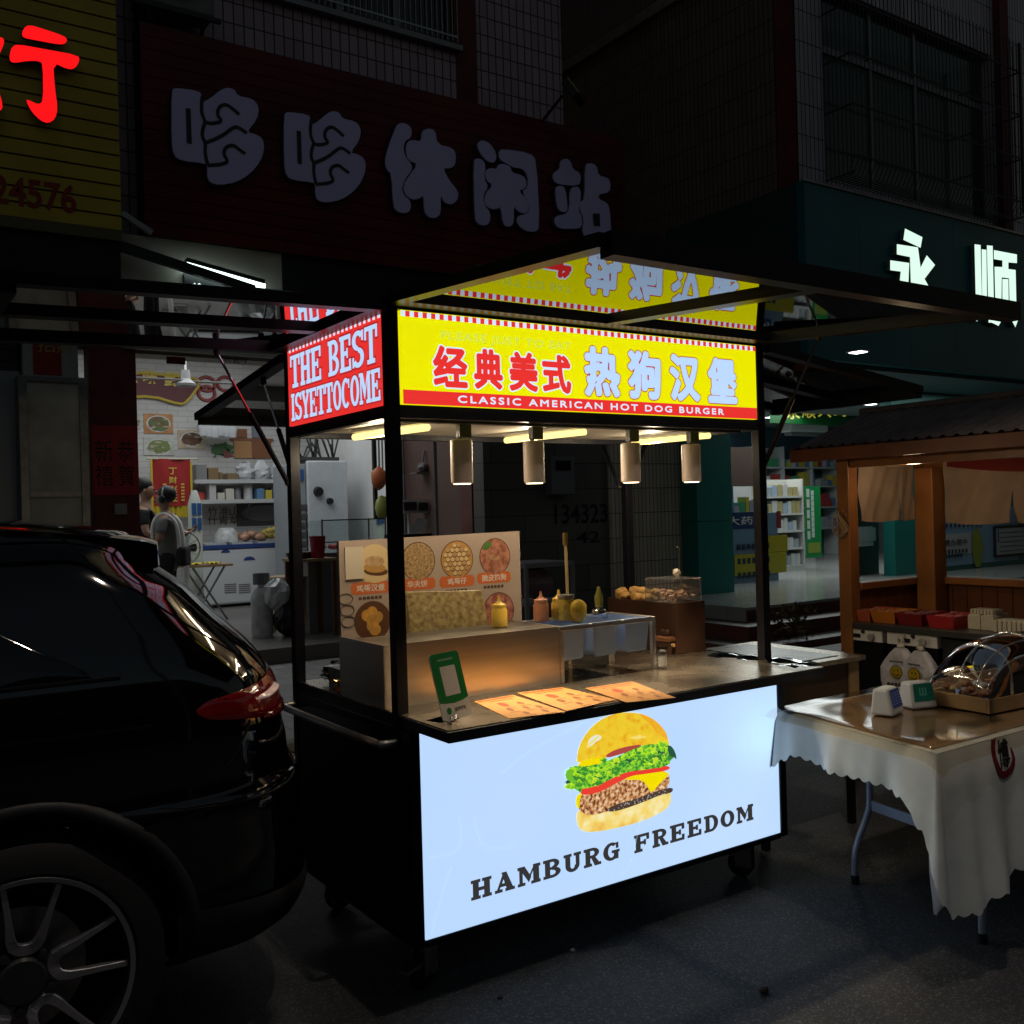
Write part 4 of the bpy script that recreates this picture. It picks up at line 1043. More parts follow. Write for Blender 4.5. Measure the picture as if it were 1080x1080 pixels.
for i, x in enumerate((.334, .645, 1.114, 1.444)):
    o = MB().lathe([(.036,0),(.039,.003),(.039,.150),(.034,.154),(.0,.154)], (x,.10,1.655), 24).build('spot_lamp', lamp_skin, st, smooth='auto')
    MB().bx(x-.012,x+.036,.085,.115,1.815,1.861).build('lamp_adapter', mat('adapter_grey', (.16,.16,.18), .4), o, bevel=.003)
    MB().tube([(x-.005,.10,1.80),(x-.005,.10,1.83),(x+.01,.10,1.835)], .009, 8).build('swivel', chrome, o)
    MB().lathe([(.0,0),(.030,0),(.030,.002),(0,.002)], (x,.10,1.652), 20).build('lens', glow('spot_lens', (1,.82,.5), 6), o)
    l = bpy.data.lights.new('stall_spot', 'SPOT'); l.energy = SPOT_E; l.color = (1,.79,.53); l.spot_size = R(62); l.spot_blend = .6; l.shadow_soft_size = .02
    lo = bpy.data.objects.new('stall_spot', l); COL.objects.link(lo); lo.location = (x,.10,1.648); lo.rotation_euler = (R(-10 if i<3 else 0), 0, 0)

# ================================================================== THINGS ON THE STALL
# griddle with its stainless splash guard
TOPc = CZc+.004
gr = thing('griddle_guard', 'long brushed stainless griddle with tall front guard on the counter', 'griddle', (.37, .2, TOPc))
MB().bx(.012, .736, .10, .103, TOPc, 1.118).build('splash_guard', steel, gr)
MB().bx(.012, .736, .103, .36, 1.112, 1.1165).build('deck', mat('griddle_deck', (.20,.19,.17), .35, 1, noise=(20,.3)), gr)
for x_ in (.009, .7365): MB().bx(x_, x_+.0025, .10, .45, TOPc, 1.118).build('end_guard', steel, gr)
MB().bx(.03, .72, .365, .60, TOPc, .99).build('body', steel_dark, gr)
MB().tube([(.10,.36,1.0),(.65,.36,1.0)], .008, 6).build('rail', steel, gr)
# pan rack
pr = thing('pan_rack', 'steel rack holding three hanging stainless pans on the counter', 'pan rack', (.98, .22, TOPc))
m = MB().bx(.742,1.222,.10,.118,1.098,1.116).bx(.742,1.222,.36,.378,1.098,1.116).bx(.742,.76,.118,.36,1.098,1.116).bx(1.204,1.222,.118,.36,1.098,1.116)
for x in (.742,1.204):
    for y in (.10,.36): m.bx(x, x+.018, y, y+.018, TOPc, 1.098)
m.build('frame', steel, pr, bevel=.002)
m = MB().bx(.76,.88,.118,.36,1.1,1.104)
for x0 in (.744, .905, 1.066):
    m2 = MB(); w = .125; t = .012
    o4 = [(x0,.104),(x0+w,.104),(x0+w,.37),(x0,.37)]; i4 = [(x0+t,.112),(x0+w-t,.112),(x0+w-t,.355),(x0+t,.355)]
    vs = [(x,y,1.112) for x,y in o4]+[(x,y,.985) for x,y in i4]
    m2.add(vs, [(0,1,5,4),(1,2,6,5),(2,3,7,6),(3,0,4,7),(4,5,6,7)])
    m2.bx(x0-.008,x0+w+.008,.096,.104,1.112,1.117)
    m2.build('pan', mat('polished_pan', (.34,.47,.72), .22, .6), pr)  # bluish base colour paints in the reflection the steel pans would mirror
# squeeze bottles, handle, dispenser behind
def squeeze(px, py, zb, colr, lab, hgt=.10, yy=None):
    p = at(px, py, z=zb) if yy is None else at(px, py, y=yy)
    o = thing('squeeze_bottle', lab, 'sauce bottle', (p.x, p.y, zb), 'squeeze bottles on the griddle')
    MB().lathe([(.0,0),(.029,0),(.031,.006),(.031,hgt*.6),(.026,hgt*.72),(.0,hgt*.73)], (p.x,p.y,zb), 16).build('bottle', mat('bottle_'+colr[0], colr[1], .35), o, smooth='auto')
    MB().lathe([(.027,hgt*.73),(.027,hgt*.84),(.014,hgt*.9),(.007,hgt*.98),(.004,hgt*1.18),(0,hgt*1.18)], (p.x,p.y,zb), 14).build('nozzle', mat('nozzle_'+colr[0], tuple(min(1,c*1.1) for c in colr[1]), .4), o, smooth='auto')
squeeze(527,661,1.118,('mustard',(.55,.36,.05)),'yellow mustard squeeze bottle in front of the picture board')
squeeze(571,655,1.118,('sauce',(.45,.18,.09)),'reddish sauce squeeze bottle behind the steel guard')
squeeze(590,653,1.118,('mayo',(.58,.38,.06)),'yellow squeeze bottle beside the tall pale rod')
p = at(598, 655, z=1.118)
jr = thing('spice_jar', 'clear jar of yellow powder behind the hanging pans', 'jar', (p.x+.02, p.y+.03, 1.118))
MB().lathe([(0,0),(.032,0),(.034,.005),(.034,.075),(.03,.085),(0,.085)], (p.x+.02,p.y+.03,1.118), 16).build('glass', mat('yellow_jar', (.40,.28,.05), .2, noise=(60,.4)), jr, smooth='auto')
MB().lathe([(.033,.086),(.033,.1),(0,.1)], (p.x+.02,p.y+.03,1.118), 16).build('lid', steel, jr)
p2 = at(613, 655, z=1.118)
jb = thing('snack_bag', 'crinkled yellow snack bag next to the clear jar', 'bag', (p2.x, p2.y, 1.118))
MB().ball((p2.x+.01,p2.y+.03,1.155), .04, 0, 14, (1,.6,1.15), .08).build('bag', mat('yellow_foil', (.42,.28,.03), .3, noise=(30,.4)), jb, smooth=True)
a = at(600,640,y=.42); b = at(596,562,y=.42)
rod = thing('wooden_rod', 'tall pale rod with a brass tip standing behind the bottles', 'rod', a)
MB().tube([Vector((a.x,.42,TOPc)), b], .0065, 8).build('shaft', mat('bamboo', (.45,.34,.16), .5), rod)
MB().tube([b-Z*.05, b], .011, 8).build('tip', mat('brass', (.45,.30,.08), .3, .9), rod)
# oil cruet
p = at(632, 648, z=1.118)
cr = thing('oil_cruet', 'small glass oil cruet standing on the pan rack', 'cruet', p)
MB().lathe([(0,0),(.03,0),(.032,.01),(.026,.022),(.012,.026),(.012,.03),(.0,.03)], p, 14).build('base', chrome, cr, smooth='auto')
MB().lathe([(0,.031),(.016,.031),(.018,.075),(.008,.10),(.006,.115),(0,.115)], p, 14).build('bottle', mat('olive_glass', (.20,.18,.04), .12), cr, smooth='auto')
# insulated slab leaning at the back of the griddle
a, b, c = at(427,627,y=.5), at(507,625,y=.5), at(512,668,y=.46)
T0 = [(a.x,.52,a.z),(b.x,.52,b.z),(c.x+.004,.44,TOPc+.09),(a.x-.02,.44,TOPc+.09)]
sl = MB(); vs = [Vector(q) for q in T0]; n = Vector((0,-.03,.012))
sl.add(vs+[v+n for v in vs], [(0,1,2,3)[::-1],(4,5,6,7),(0,1,5,4),(1,2,6,5),(2,3,7,6),(3,0,4,7)])
tag(sl.build('greasy_board', mat('greasy_gold_board', (.30,.21,.07), .34, noise=(48,.45,(.50,.38,.17)), bump=(60,.4,.004)), bevel=.004, origin=(a.x,.48,TOPc)), 'mottled golden board leaning behind the steel griddle guard', 'board')
# printed picture board at the back
mx0, mx1 = at(359,640,y=.8).x, at(550,640,y=.8).x
mzt0, mzt1 = at(359,571,y=.8).z, at(550,560,y=.8).z
mb_ = thing('menu_board', 'cream printed board of round food pictures at the back of the stall', 'menu board', (.6,.8,TOPc))
MB().add([(mx0,.80,TOPc),(mx1,.80,TOPc),(mx1,.80,mzt1),(mx0,.80,mzt0)]+[(mx0,.82,TOPc),(mx1,.82,TOPc),(mx1,.82,mzt1),(mx0,.82,mzt0)], [(0,1,2,3),(5,4,7,6),(0,4,5,1),(1,5,6,2),(2,6,7,3),(3,7,4,0)]).build('board', mat('cream_board', (.34,.27,.22), .55, noise=(3,.08)), mb_)
FM = FX(.80)
def MP(px, py): return loc2(FM, at(px, py, y=.80))
ring_m = mat('print_ring', (.6,.5,.42), .5); tagm = mat('print_orange_tag', (.50,.12,.03), .5); inkb = mat('print_brown_ink', (.07,.04,.03), .5)
foods = {'burger': mat('print_food_burger', (.45,.25,.12), .5, noise=(22,.5,(.62,.42,.22))), 'waffle': mat('print_food_waffle', (.33,.20,.09), .5, noise=(90,.6,(.50,.33,.15))),
         'egg': mat('print_food_egg', (.40,.22,.06), .5), 'sausage': mat('print_food_sausage', (.34,.10,.05), .5, noise=(35,.6,(.50,.22,.14))),
         'nugget': mat('print_food_nugget', (.48,.24,.04), .5, noise=(25,.4)), 'meat': mat('print_food_meat', (.36,.06,.06), .5, noise=(40,.6,(.5,.22,.16))), 'green': mat('print_food_green', (.06,.16,.03), .5), 'dark': mat('print_food_dark', (.09,.035,.015), .5), 'light': mat('print_food_light', (.55,.42,.22), .5)}
mk = list(foods)
fb = MB(); lb_ = MB()
def disc(cx, cy, r, mi, d, sx=1, sy=1): fb.flat([(cx+r*sx*math.cos(t), cy+r*sy*math.sin(t)) for t in [2*math.pi*i/28 for i in range(28)]], FM, d, mi)
def blob(cx, cy, rx, ry, ang, mi, d):
    ca, sa = math.cos(ang), math.sin(ang)
    fb.flat([(cx+rx*math.cos(t)*ca-ry*math.sin(t)*sa, cy+rx*math.cos(t)*sa+ry*math.sin(t)*ca) for t in [2*math.pi*i/16 for i in range(16)]], FM, d, mi)
rc = .078
for kind, (px, py) in (('burger',(395,595)),('waffle',(441,592)),('egg',(482,590)),('sausage',(522,587)),('nugget',(393,655)),('meat',(526,644)),('sausage',(441,652))):
    cx, cy = MP(px, py); disc(cx, cy, rc+.004, mk.index('dark') if kind != 'burger' else mk.index('light'), .0006)
    base = {'burger':'light','waffle':'waffle','egg':'egg','sausage':'sausage','nugget':'dark','meat':'meat'}[kind]
    disc(cx, cy, rc, mk.index(base), .001)
    q = random.Random(len(kind))
    if kind == 'burger':
        blob(cx+.005, cy-.03, .055, .018, -.1, mk.index('dark'), .0014); blob(cx, cy-.015, .05, .02, -.1, mk.index('egg'), .0016); blob(cx, cy+.012, .045, .022, -.05, mk.index('burger'), .0018)
    elif kind == 'egg':
        for r_ in range(-3,4):
            for c_ in range(-3,4):
                ex, ey = cx+c_*.023+(r_ % 2)*.011, cy+r_*.02
                if (ex-cx)**2+(ey-cy)**2 < (rc-.012)**2:
                    blob(ex, ey-.002, .0105, .0095, 0, mk.index('dark'), .0012+.00001*(r_+3)); blob(ex, ey+.001, .0095, .0085, 0, mk.index('light') if (r_+c_) % 3 else mk.index('burger'), .0015+.00001*(r_+3))
    elif kind in ('sausage','nugget','meat'):
        for i in range(9):
            a_ = q.random()*6.3; rr_ = q.random()*.045
            w_, h_ = (.03,.012) if kind == 'sausage' else ((.026,.024) if kind == 'nugget' else (.022,.009))
            blob(cx+rr_*math.cos(a_), cy+rr_*math.sin(a_), w_, h_, q.uniform(-.9,.9), mk.index(q.choice(['nugget','nugget','egg']) if kind == 'nugget' else q.choice(['sausage','meat','burger'])), .0013+i*.00012)
        if kind == 'sausage': blob(cx-.04, cy+.05, .025, .014, .6, mk.index('green'), .0026)
fb.build('food_pictures', [foods[k_] for k_ in mk], mb_)
m = MB()
for (px, py, s) in ((391,620,'鸡蛋汉堡'),(440,616,'华夫饼'),(482,613,'鸡蛋仔'),(521,609,'脆皮热狗')):
    cx, cy = MP(px, py); w = .088
    P = [(cx-w,cy-.013),(cx-w+.012,cy-.024),(cx+w-.012,cy-.024),(cx+w,cy-.013),(cx+w,cy+.013),(cx+w-.012,cy+.024),(cx-w+.012,cy+.024),(cx-w,cy+.013)]
    m.flat(P, FM, .0008, 0); k_ = .016*len(s)
    text(m, s, FM, cx-k_, cx+k_, cy-.015, cy+.015, .0014, .02, 1)
    for i in range(6): m.bx(cx-.055+i*.018, cx-.042+i*.018, .7985,.7995, cy-.046, cy-.034, 2)
m.build('picture_captions', [tagm, mat('print_cream', (.62,.55,.47), .5), inkb], mb_)
m = MB(); a, b = MP(363,580), MP(383,610)
MB().bx(a[0]-.0, b[0], .792,.797, b[1], a[1]+.01).build('taped_sheet', mat('taped_paper', (.50,.44,.34), .6), mb_)
m = MB()
for i in range(3): 
    c0 = MP(361+i*1.5, 632+i*12); m.tube([FM[0]+X*(c0[0]+.03*math.cos(t)+.015)+Z*(c0[1]+.022*math.sin(t))-Y*.002 for t in [2*math.pi*j/12 for j in range(13)]], .0015, 4)
m.build('line_drawing', inkb, mb_)

# payment placard (square left blank)
pa, pb2 = at(468,762,z=TOPc), at(498,753,z=TOPc)
qr = thing('payment_placard', 'green and white payment placard leaning on the counter corner', 'placard', (.12,-.19,TOPc))
A = Vector((pa.x, pa.y, TOPc)); B = Vector((A.x+.135, A.y+.045, TOPc))
U = (B-A).normalized(); bk = U.cross(Z).normalized()*-1
tilt = (Z*.196 + bk*.055); tl = tilt.normalized(); NN = U.cross(tl).normalized()
A = A - U*.0
FQ = (A, U, tl, NN); W_, H_ = .14, .212
def rrect(x0, y0, x1, y1, r):
    P = []
    for cx, cy, a0 in ((x1-r,y0+r,-90),(x1-r,y1-r,0),(x0+r,y1-r,90),(x0+r,y0+r,180)):
        for i in range(5): P.append((cx+r*math.cos(R(a0+i*22.5)), cy+r*math.sin(R(a0+i*22.5))))
    return P
MB().prism(rrect(0,0,W_,H_,.012), FQ, -.003, 0).build('plate', mat('placard_white', (.7,.66,.6), .4), qr)
q = MB(); P = [(0.001,.058),(.03,.053),(.07,.050),(.11,.053),(W_-.001,.060)]+[p for p in rrect(0.001,.05,W_-.001,H_-.001,.012) if p[1] > .12]
q.flat(P, FQ, .0006); q.build('green_field', mat('placard_green', (.003,.20,.04), .4), qr)
q = MB(); q.flat(rrect(.036,.075,.108,.168,.003), FQ, .0012); q.build('blank_square', mat('placard_white', (.7,.66,.6), .4), qr)
q = MB()
for i in range(9): q.flat([(.034+i*.008,.186),(.040+i*.008,.186),(.040+i*.008,.192),(.034+i*.008,.192)], FQ, .0012)
text(q, '推荐使用', FQ, .062,.115,.022,.036, .0008, .02, 1)
q.flat([(.036+.011*math.cos(t), .029+.011*math.sin(t)) for t in [2*math.pi*i/16 for i in range(16)]], FQ, .0008, 2)
q.build('lettering', [mat('placard_pale_green', (.35,.5,.35), .4), mat('placard_ink', (.05,.06,.05), .4), mat('placard_green', (.003,.20,.04), .4)], qr)
MB().add([A-U*.012-bk*-.002, A+U*.07-bk*-.002, A+U*.08+bk*.07, A-U*.005+bk*.07, ], [(0,1,2,3)]).build('foot', mat('placard_clear_foot', (.25,.24,.22), .15), qr)
kb = at(478, 763, z=TOPc); q = random.Random(31); m = MB()
for k in range(9):
    a_ = q.random()*6.3; m.bar((kb.x+.006*k-.02,kb.y+.004*k,TOPc+.004),(kb.x+.006*k-.02+.022*math.cos(a_),kb.y+.004*k+.022*math.sin(a_),TOPc+.006+.0008*k),.006,.003)
tag(m.build('key_bunch', mat('dark_keys', (.05,.05,.05), .35, .6), origin=kb), 'small dark bunch of keys lying before the green placard', 'keys')
# flat menu sheets on the shelf
sheet_m = mat('orange_menu_paper', (.47,.225,.055), .55, noise=(14,.08))
sh_ink = mat('menu_brown', (.22,.07,.02), .5); sh_red = mat('menu_red', (.40,.06,.02), .5)
for i, (q4, lab) in enumerate(((((500,740),(541,733),(597,751),(537,758)),'orange printed menu sheet lying nearest the green placard'),(((545,731),(593,725),(650,738),(598,750)),'orange printed menu sheet lying between two others on the shelf'),(((617,726),(667,719),(713,736),(661,741)),'orange printed menu sheet lying farthest right on the steel shelf'))):
    z = TOPc+.0015+i*.0012
    P = [at(*q, z=z) for q in q4]
    ms = thing('menu_sheet', lab, 'menu', ((P[0]+P[2])/2).xyz, 'menu sheets on the serving shelf')
    MB().add(P+[p+Z*.0009 for p in P], [(3,2,1,0),(4,5,6,7),(0,1,5,4),(1,2,6,5),(2,3,7,6),(3,0,4,7)]).build('sheet', sheet_m, ms)
    def bil(u, v, dz=.0013): return (P[0]*(1-u)+P[1]*u)*(1-v)+(P[3]*(1-u)+P[2]*u)*v+Z*dz
    m = MB()
    for k in range(14):
        m.add([bil(.05+k*.064,.03), bil(.10+k*.064,.03), bil(.10+k*.064,.09), bil(.05+k*.064,.09)], [(0,1,2,3)], 1)
        if 2 < k < 12: m.add([bil(.05+k*.064,.13), bil(.09+k*.064,.13), bil(.09+k*.064,.18), bil(.05+k*.064,.18)], [(0,1,2,3)], 0)
    for (u, v, r) in ((.38,.36,.14),(.72,.40,.09),(.30,.62,.09),(.62,.62,.08),(.84,.66,.08),(.42,.84,.08),(.76,.86,.08)):
        m.add([bil(u+r*.62*math.cos(t), v+r*.8*math.sin(t)) for t in [2*math.pi*j/14 for j in range(14)]], [tuple(range(14))], 1 if r > .1 else 0)
        for j in range(4): m.add([bil(u-.09+j*.05, v+r+.02,.0014), bil(u-.06+j*.05, v+r+.02,.0014), bil(u-.06+j*.05, v+r+.05,.0014), bil(u-.09+j*.05, v+r+.05,.0014)], [(0,1,2,3)], 0)
    m.build('print', [sh_ink, sh_red], ms)
# wooden crate at the right end
cx0, cx1, cyy0, cyy1, czt = 1.555, 1.735, .335, .80, 1.128
cw = thing('wooden_crate', 'brown wooden box at the right end of the burger counter', 'wooden box', (1.6,.5,TOPc))
wb_m = mat('brown_veneer', (.034,.014,.007), .45, noise=(7,.35), bump=(25,.15,.003))
m = MB().bx(cx0,cx1,cyy0,cyy0+.012,TOPc,czt).bx(cx0,cx1,cyy1-.012,cyy1,TOPc,czt).bx(cx0,cx0+.012,cyy0+.0125,cyy1-.0125,TOPc,czt-.001).bx(cx1-.012,cx1,cyy0+.0125,cyy1-.0125,TOPc,czt-.001)
m.build('sides', wb_m, cw, bevel=.002); MB().bx(cx0+.013,cx1-.013,cyy0+.013,cyy1-.013,czt-.03,czt-.015).build('inner_shelf', wb_m, cw)
# fried food and clear food box on top
fd = thing('fried_snacks', 'heap of golden fried snacks on the wooden box', 'snacks', (1.5,.6,czt))
m = MB(); q = random.Random(5)
for i in range(26):
    m.ball((cx0+.03+q.random()*.11, .56+q.random()*.21, czt+.0+q.random()*.035), .02+q.random()*.012, 0, 8, (1.1,1,.75), .18)
m.build('pieces', mat('fried_golden', (.36,.20,.05), .6, noise=(50,.45)), fd, smooth=True)
fx0, fy0 = 1.562, .345
clear_box = acrylic('clear_food_box', (.90,.92,.92), 1.35, .08, .06)
bxo = thing('clear_food_bin', 'clear plastic bin of pink shredded food on the wooden box', 'food bin', (fx0+.08, fy0+.1, czt))
MB().bx(fx0,fx0+.17,fy0,fy0+.2,czt-.01,czt+.105).build('bin', clear_box, bxo, bevel=.01)
m = MB()
for i in range(60): m.ball((fx0+.015+q.random()*.14, fy0+.02+q.random()*.16, czt+q.random()*.045), .012, 0, 6, (1.3,.8,.6), .3)
m.build('shreds', mat('pink_shreds', (.50,.30,.20), .6, noise=(40,.3)), bxo)
MB().ball((fx0+.11,fy0+.1,czt+.125), .018, 0, 10, (1,1,1), .2).tube([(fx0+.11,fy0+.1,czt+.105),(fx0+.11,fy0+.1,czt+.12)], .008, 6).build('lid_knob', mat('cream_paper', (.62,.55,.44), .6), bxo)
a = at(716,577,y=.62)
st_ = thing('thin_steel_rod', 'thin steel rod with a bent tip behind the clear bin', 'rod', (a.x,.62,czt))
MB().tube([(a.x,.62,czt-.01),(a.x,.62,a.z),(a.x-.03,.6,a.z+.002)], .004, 6).build('rod', steel_dark, st_)
# little wooden toy stove thing with feet
a = at(705,688,z=TOPc)
ts = thing('wooden_block_stand', 'small dark wooden stand with round pegs beside the pan rack', 'wooden stand', (a.x,a.y,TOPc))
Tm = Matrix.Translation((a.x-.005,a.y-.01,0)) @ Matrix.Rotation(R(6),4,'Z')
MB().bx(-.055,.055,-.05,.05,TOPc+.055,TOPc+.075,0,Tm).build('top', wood_dark, ts, bevel=.003)
MB().bx(-.05,.05,-.045,.045,TOPc+.03,TOPc+.0545,0,Tm).bx(-.05,-.03,-.045,-.025,TOPc,TOPc+.03,0,Tm).bx(.03,.05,-.045,-.025,TOPc,TOPc+.03,0,Tm).bx(-.05,-.03,.025,.045,TOPc,TOPc+.03,0,Tm).bx(.03,.05,.025,.045,TOPc,TOPc+.03,0,Tm).build('base', mat('near_black_wood', (.03,.015,.01), .4), ts, bevel=.002)
m = MB()
for x in (-.03,.005,.035): m.tube([Tm @ Vector((x,-.045,TOPc+.042)), Tm @ Vector((x,-.056,TOPc+.042))], .008, 8)
m.build('pegs', wood_pale, ts)
MB().bx(-.025,.025,-.02,.03,TOPc+.0755,TOPc+.105,0,Tm).build('lid', mat('near_black_wood', (.03,.015,.01), .4), ts, bevel=.008)
# cardboard box below the rack, black bag at left
a = at(677,680,y=.09)
cu = thing('glass_shaker', 'small clear shaker with a white label at the pan rack foot', 'shaker', (1.24,.10,TOPc))
MB().lathe([(0,0),(.016,0),(.017,.07),(.013,.075),(0,.075)], (1.24,.085,TOPc), 14).build('body', clear_box, cu, smooth='auto')
MB().lathe([(.0172,.012),(.0172,.05)], (1.24,.085,TOPc), 14).build('label', mat('label_white', (.6,.6,.58), .5), cu)
bb = thing('black_plastic_bag', 'shiny crumpled black bag at the left end of the counter', 'bag', (.09,.55,TOPc))
m = MB(); q = random.Random(11)
P = []
for i in range(14):
    row = []
    for j in range(16):
        t = 2*math.pi*j/15; ph = i/13; rr_ = (.14*math.sin(math.pi*min(1,.12+ph*.88))**.6)*(1+q.uniform(-.13,.13))
        row.append((.15+rr_*math.cos(t)*.85, .64+rr_*math.sin(t)*1.15, TOPc+.001+.10*ph*(1+q.uniform(-.08,.08))))
    row[-1] = row[0]; P.append(row)
m.grid(P).build('bag', mat('black_film', (.012,.012,.013), .18), bb)
wr = thing('foil_wrap', 'crumpled gold foil wrapper by the griddle end', 'wrapper', (.03,.4,TOPc))
MB().ball((.035,.50,TOPc+.028), .03, 0, 12, (1,.9,.9), .25).build('wrapper', mat('gold_foil', (.5,.36,.18), .25, .9), wr)
# clear film over the counter's right end
m = MB(); P = []
for i in range(9):
    row = []
    for j in range(12):
        u, v = i/8, j/11
        row.append((1.60+u*.20, -.28+v*.5, TOPc+.004+.006*math.sin(9*u+5*v)+.004*math.sin(23*v)-(max(0,u-.75)*.28)**1.0))
    P.append(row)
tag(m.grid(P).build('plastic_film', acrylic('clear_film', (.93,.95,.95), 1.5, .05), smooth=True, origin=(1.7,0,TOPc)), 'wrinkled clear plastic film over the right end of the counter', 'plastic film')
# side cabinet to the right of the stall
sd = thing('side_cabinet', 'low wooden cabinet with a blue sheet top right of the burger stall', 'cabinet', (2.2,.6,0))
MB().bx(1.90,2.58,.16,.80,.52,.79).build('body', mat('honey_wood', (.075,.038,.016), .45, noise=(5,.3)), sd, bevel=.004)
MB().bx(1.88,2.60,.13,.83,.7905,.815).build('top', steel_top, sd, bevel=.003)
for x_ in (2.50,1.905): MB().bx(x_,x_+.07,.150,.1595,.525,.785).build('stile', wood_pale, sd)
for x_ in (1.92,2.53):
    for y_ in (.18,.75): MB().bx(x_,x_+.03,y_,y_+.03,0,.519).build('leg', black_plastic, sd)
MB().bx(1.98,2.48,.2,.78,.8155,.8185).build('blue_sheet', mat('blue_cloudy_sheet', (.10,.16,.28), .25, noise=(4,.6,(.4,.43,.5))), sd)
# ================================================================== PARKED CAR (dark SUV)
car = thing('parked_car', 'glossy black car parked beside the burger stall, tail and rear wheel visible', 'car', (-2.5, .9, 0))
YC = .895
paint = mat('black_car_paint', (.0015,.0015,.002), .06, coat=1, spec=.5)
car_glass = mat('tinted_car_glass', (.004,.004,.005), .04, spec=.7)
trim_p = mat('matt_black_trim', (.020,.020,.022), .55)
gap_m = mat('panel_gap', (.001,.001,.001), .9)
# z, rear x, front x, half width, rear corner depth, front corner depth, exponent
RG = [(.26,-.32,-4.66,.80,.42,.5,2.6),(.30,-.20,-4.74,.86,.42,.5,2.6),(.36,-.165,-4.80,.90,.45,.55,2.6),(.45,-.140,-4.84,.925,.48,.6,2.6),(.55,-.138,-4.86,.938,.5,.62,2.6),(.65,-.150,-4.86,.944,.5,.65,2.6),(.71,-.152,-4.855,.950,.5,.68,2.6),(.74,-.160,-4.852,.946,.5,.69,2.6),(.775,-.186,-4.845,.926,.5,.7,2.6),
      (.85,-.197,-4.81,.930,.48,.75,2.6),(.93,-.218,-4.74,.932,.46,.8,2.6),(1.0,-.235,-4.60,.925,.44,.85,2.6),(1.05,-.246,-4.40,.914,.43,.85,2.5),(1.08,-.258,-3.95,.905,.42,.7,2.5),(1.11,-.28,-3.72,.895,.41,.6,2.5),(1.15,-.310,-3.60,.878,.40,.55,2.5),(1.20,-.36,-3.48,.855,.39,.5,2.5),
      (1.25,-.413,-3.36,.83,.38,.5,2.5),(1.30,-.46,-3.24,.805,.365,.5,2.5),(1.35,-.505,-3.12,.78,.35,.5,2.5),(1.40,-.575,-2.98,.75,.34,.5,2.5),(1.44,-.61,-2.84,.72,.33,.5,2.5),(1.48,-.625,-2.66,.685,.32,.5,2.5),(1.52,-.66,-2.44,.63,.32,.5,2.4),(1.55,-.80,-2.2,.56,.34,.5,2.3),(1.575,-1.05,-1.95,.42,.3,.4,2.2),(1.585,-1.3,-1.7,.2,.2,.2,2)]
def ring_at(z):
    for a, b in zip(RG, RG[1:]):
        if a[0] <= z <= b[0]:
            t = (z-a[0])/(b[0]-a[0]); return tuple(p+(q-p)*t for p, q in zip(a, b))
    return RG[-1]
NQ = 22
def half_left(z, grow=0):
    """left (street) side outline from rear centre round the corner to the front centre"""
    _, xr, xf, hw, ar, af, n = ring_at(z); hw += grow; xr += grow; xf -= grow
    P = []
    for i in range(NQ+1):
        th = math.pi/2*i/NQ
        P.append((xr-ar+ar*math.cos(th)**(2/n), YC-hw*math.sin(th)**(2/n), z))
    a, b = xr-ar, xf+af
    for i in range(1, 26): P.append((a+(b-a)*i/26, YC-hw, z))
    for i in range(NQ+1):
        th = math.pi/2*(1-i/NQ)
        P.append((xf+af-af*math.cos(th)**(2/n), YC-hw*math.sin(th)**(2/n), z))
    return P
def full(z):
    L = half_left(z); return L + [(x, 2*YC-y, zz) for x, y, zz in L[-2:0:-1]]
def refine(rg):
    zs = []
    for a, b in zip(rg, rg[1:]):
        zs += [a[0], (a[0]+b[0])/2]
    return zs+[rg[-1][0]]
zs = refine(RG)
m = MB(); rings = [full(z) for z in zs]; n = len(rings[0])
m.v = [p for r in rings for p in r]
for i in range(len(rings)-1):
    for k in range(n): m.f.append([i*n+k, i*n+(k+1) % n, (i+1)*n+(k+1) % n, (i+1)*n+k][::-1]); m.m.append(0)
m.f.append(list(range(n))); m.m.append(0)
m.f.append(list(range((len(rings)-1)*n, len(rings)*n))[::-1]); m.m.append(0)
WX, WX2, WR = -1.108, -3.98, .368
tmp = m.build('car_body', [paint, gap_m])
c = MB()
for wx in (WX, WX2):
    c.lathe([(0,0),(.425,0),(.425,2.2),(0,2.2)], (wx, YC+1.1, .37), 40, 0, T=Matrix.Rotation(R(90),4,'X').to_3x3())
cut = c.build('arch_cutter', gap_m)
for o_ in (tmp, cut):
    bm = bmesh.new(); bm.from_mesh(o_.data); bmesh.ops.remove_doubles(bm, verts=bm.verts, dist=1e-5); bmesh.ops.recalc_face_normals(bm, faces=bm.faces); bm.to_mesh(o_.data); bm.free()
bo = tmp.modifiers.new('Boolean', 'BOOLEAN'); bo.operation = 'DIFFERENCE'; bo.object = cut; bo.solver = 'EXACT'
bpy.context.view_layer.update()
me = bpy.data.meshes.new_from_object(tmp.evaluated_get(bpy.context.evaluated_depsgraph_get()))
bpy.data.objects.remove(tmp); bpy.data.objects.remove(cut)
body = bpy.data.objects.new('body', me); COL.objects.link(body); body.parent = car; body.location = -Vector(car.location)
bm = bmesh.new(); bm.from_mesh(me)
for f in bm.faces: f.smooth = True
for e in bm.edges:
    if len(e.link_faces) == 2 and e.calc_face_angle(0) > R(42): e.smooth = False
for f in bm.faces:      # wheel wells are matt black
    cc = f.calc_center_median()
    for wx in (WX, WX2):
        if abs(math.hypot(cc.x-wx, cc.z-.37)-.425) < .03 and abs(f.normal.y) < .3 and f.normal.dot(Vector((cc.x-wx,0,cc.z-.37))) < 0: f.material_index = 1
bm.to_mesh(me); bm.free()
if len(me.materials) < 2: me.materials.append(gap_m)

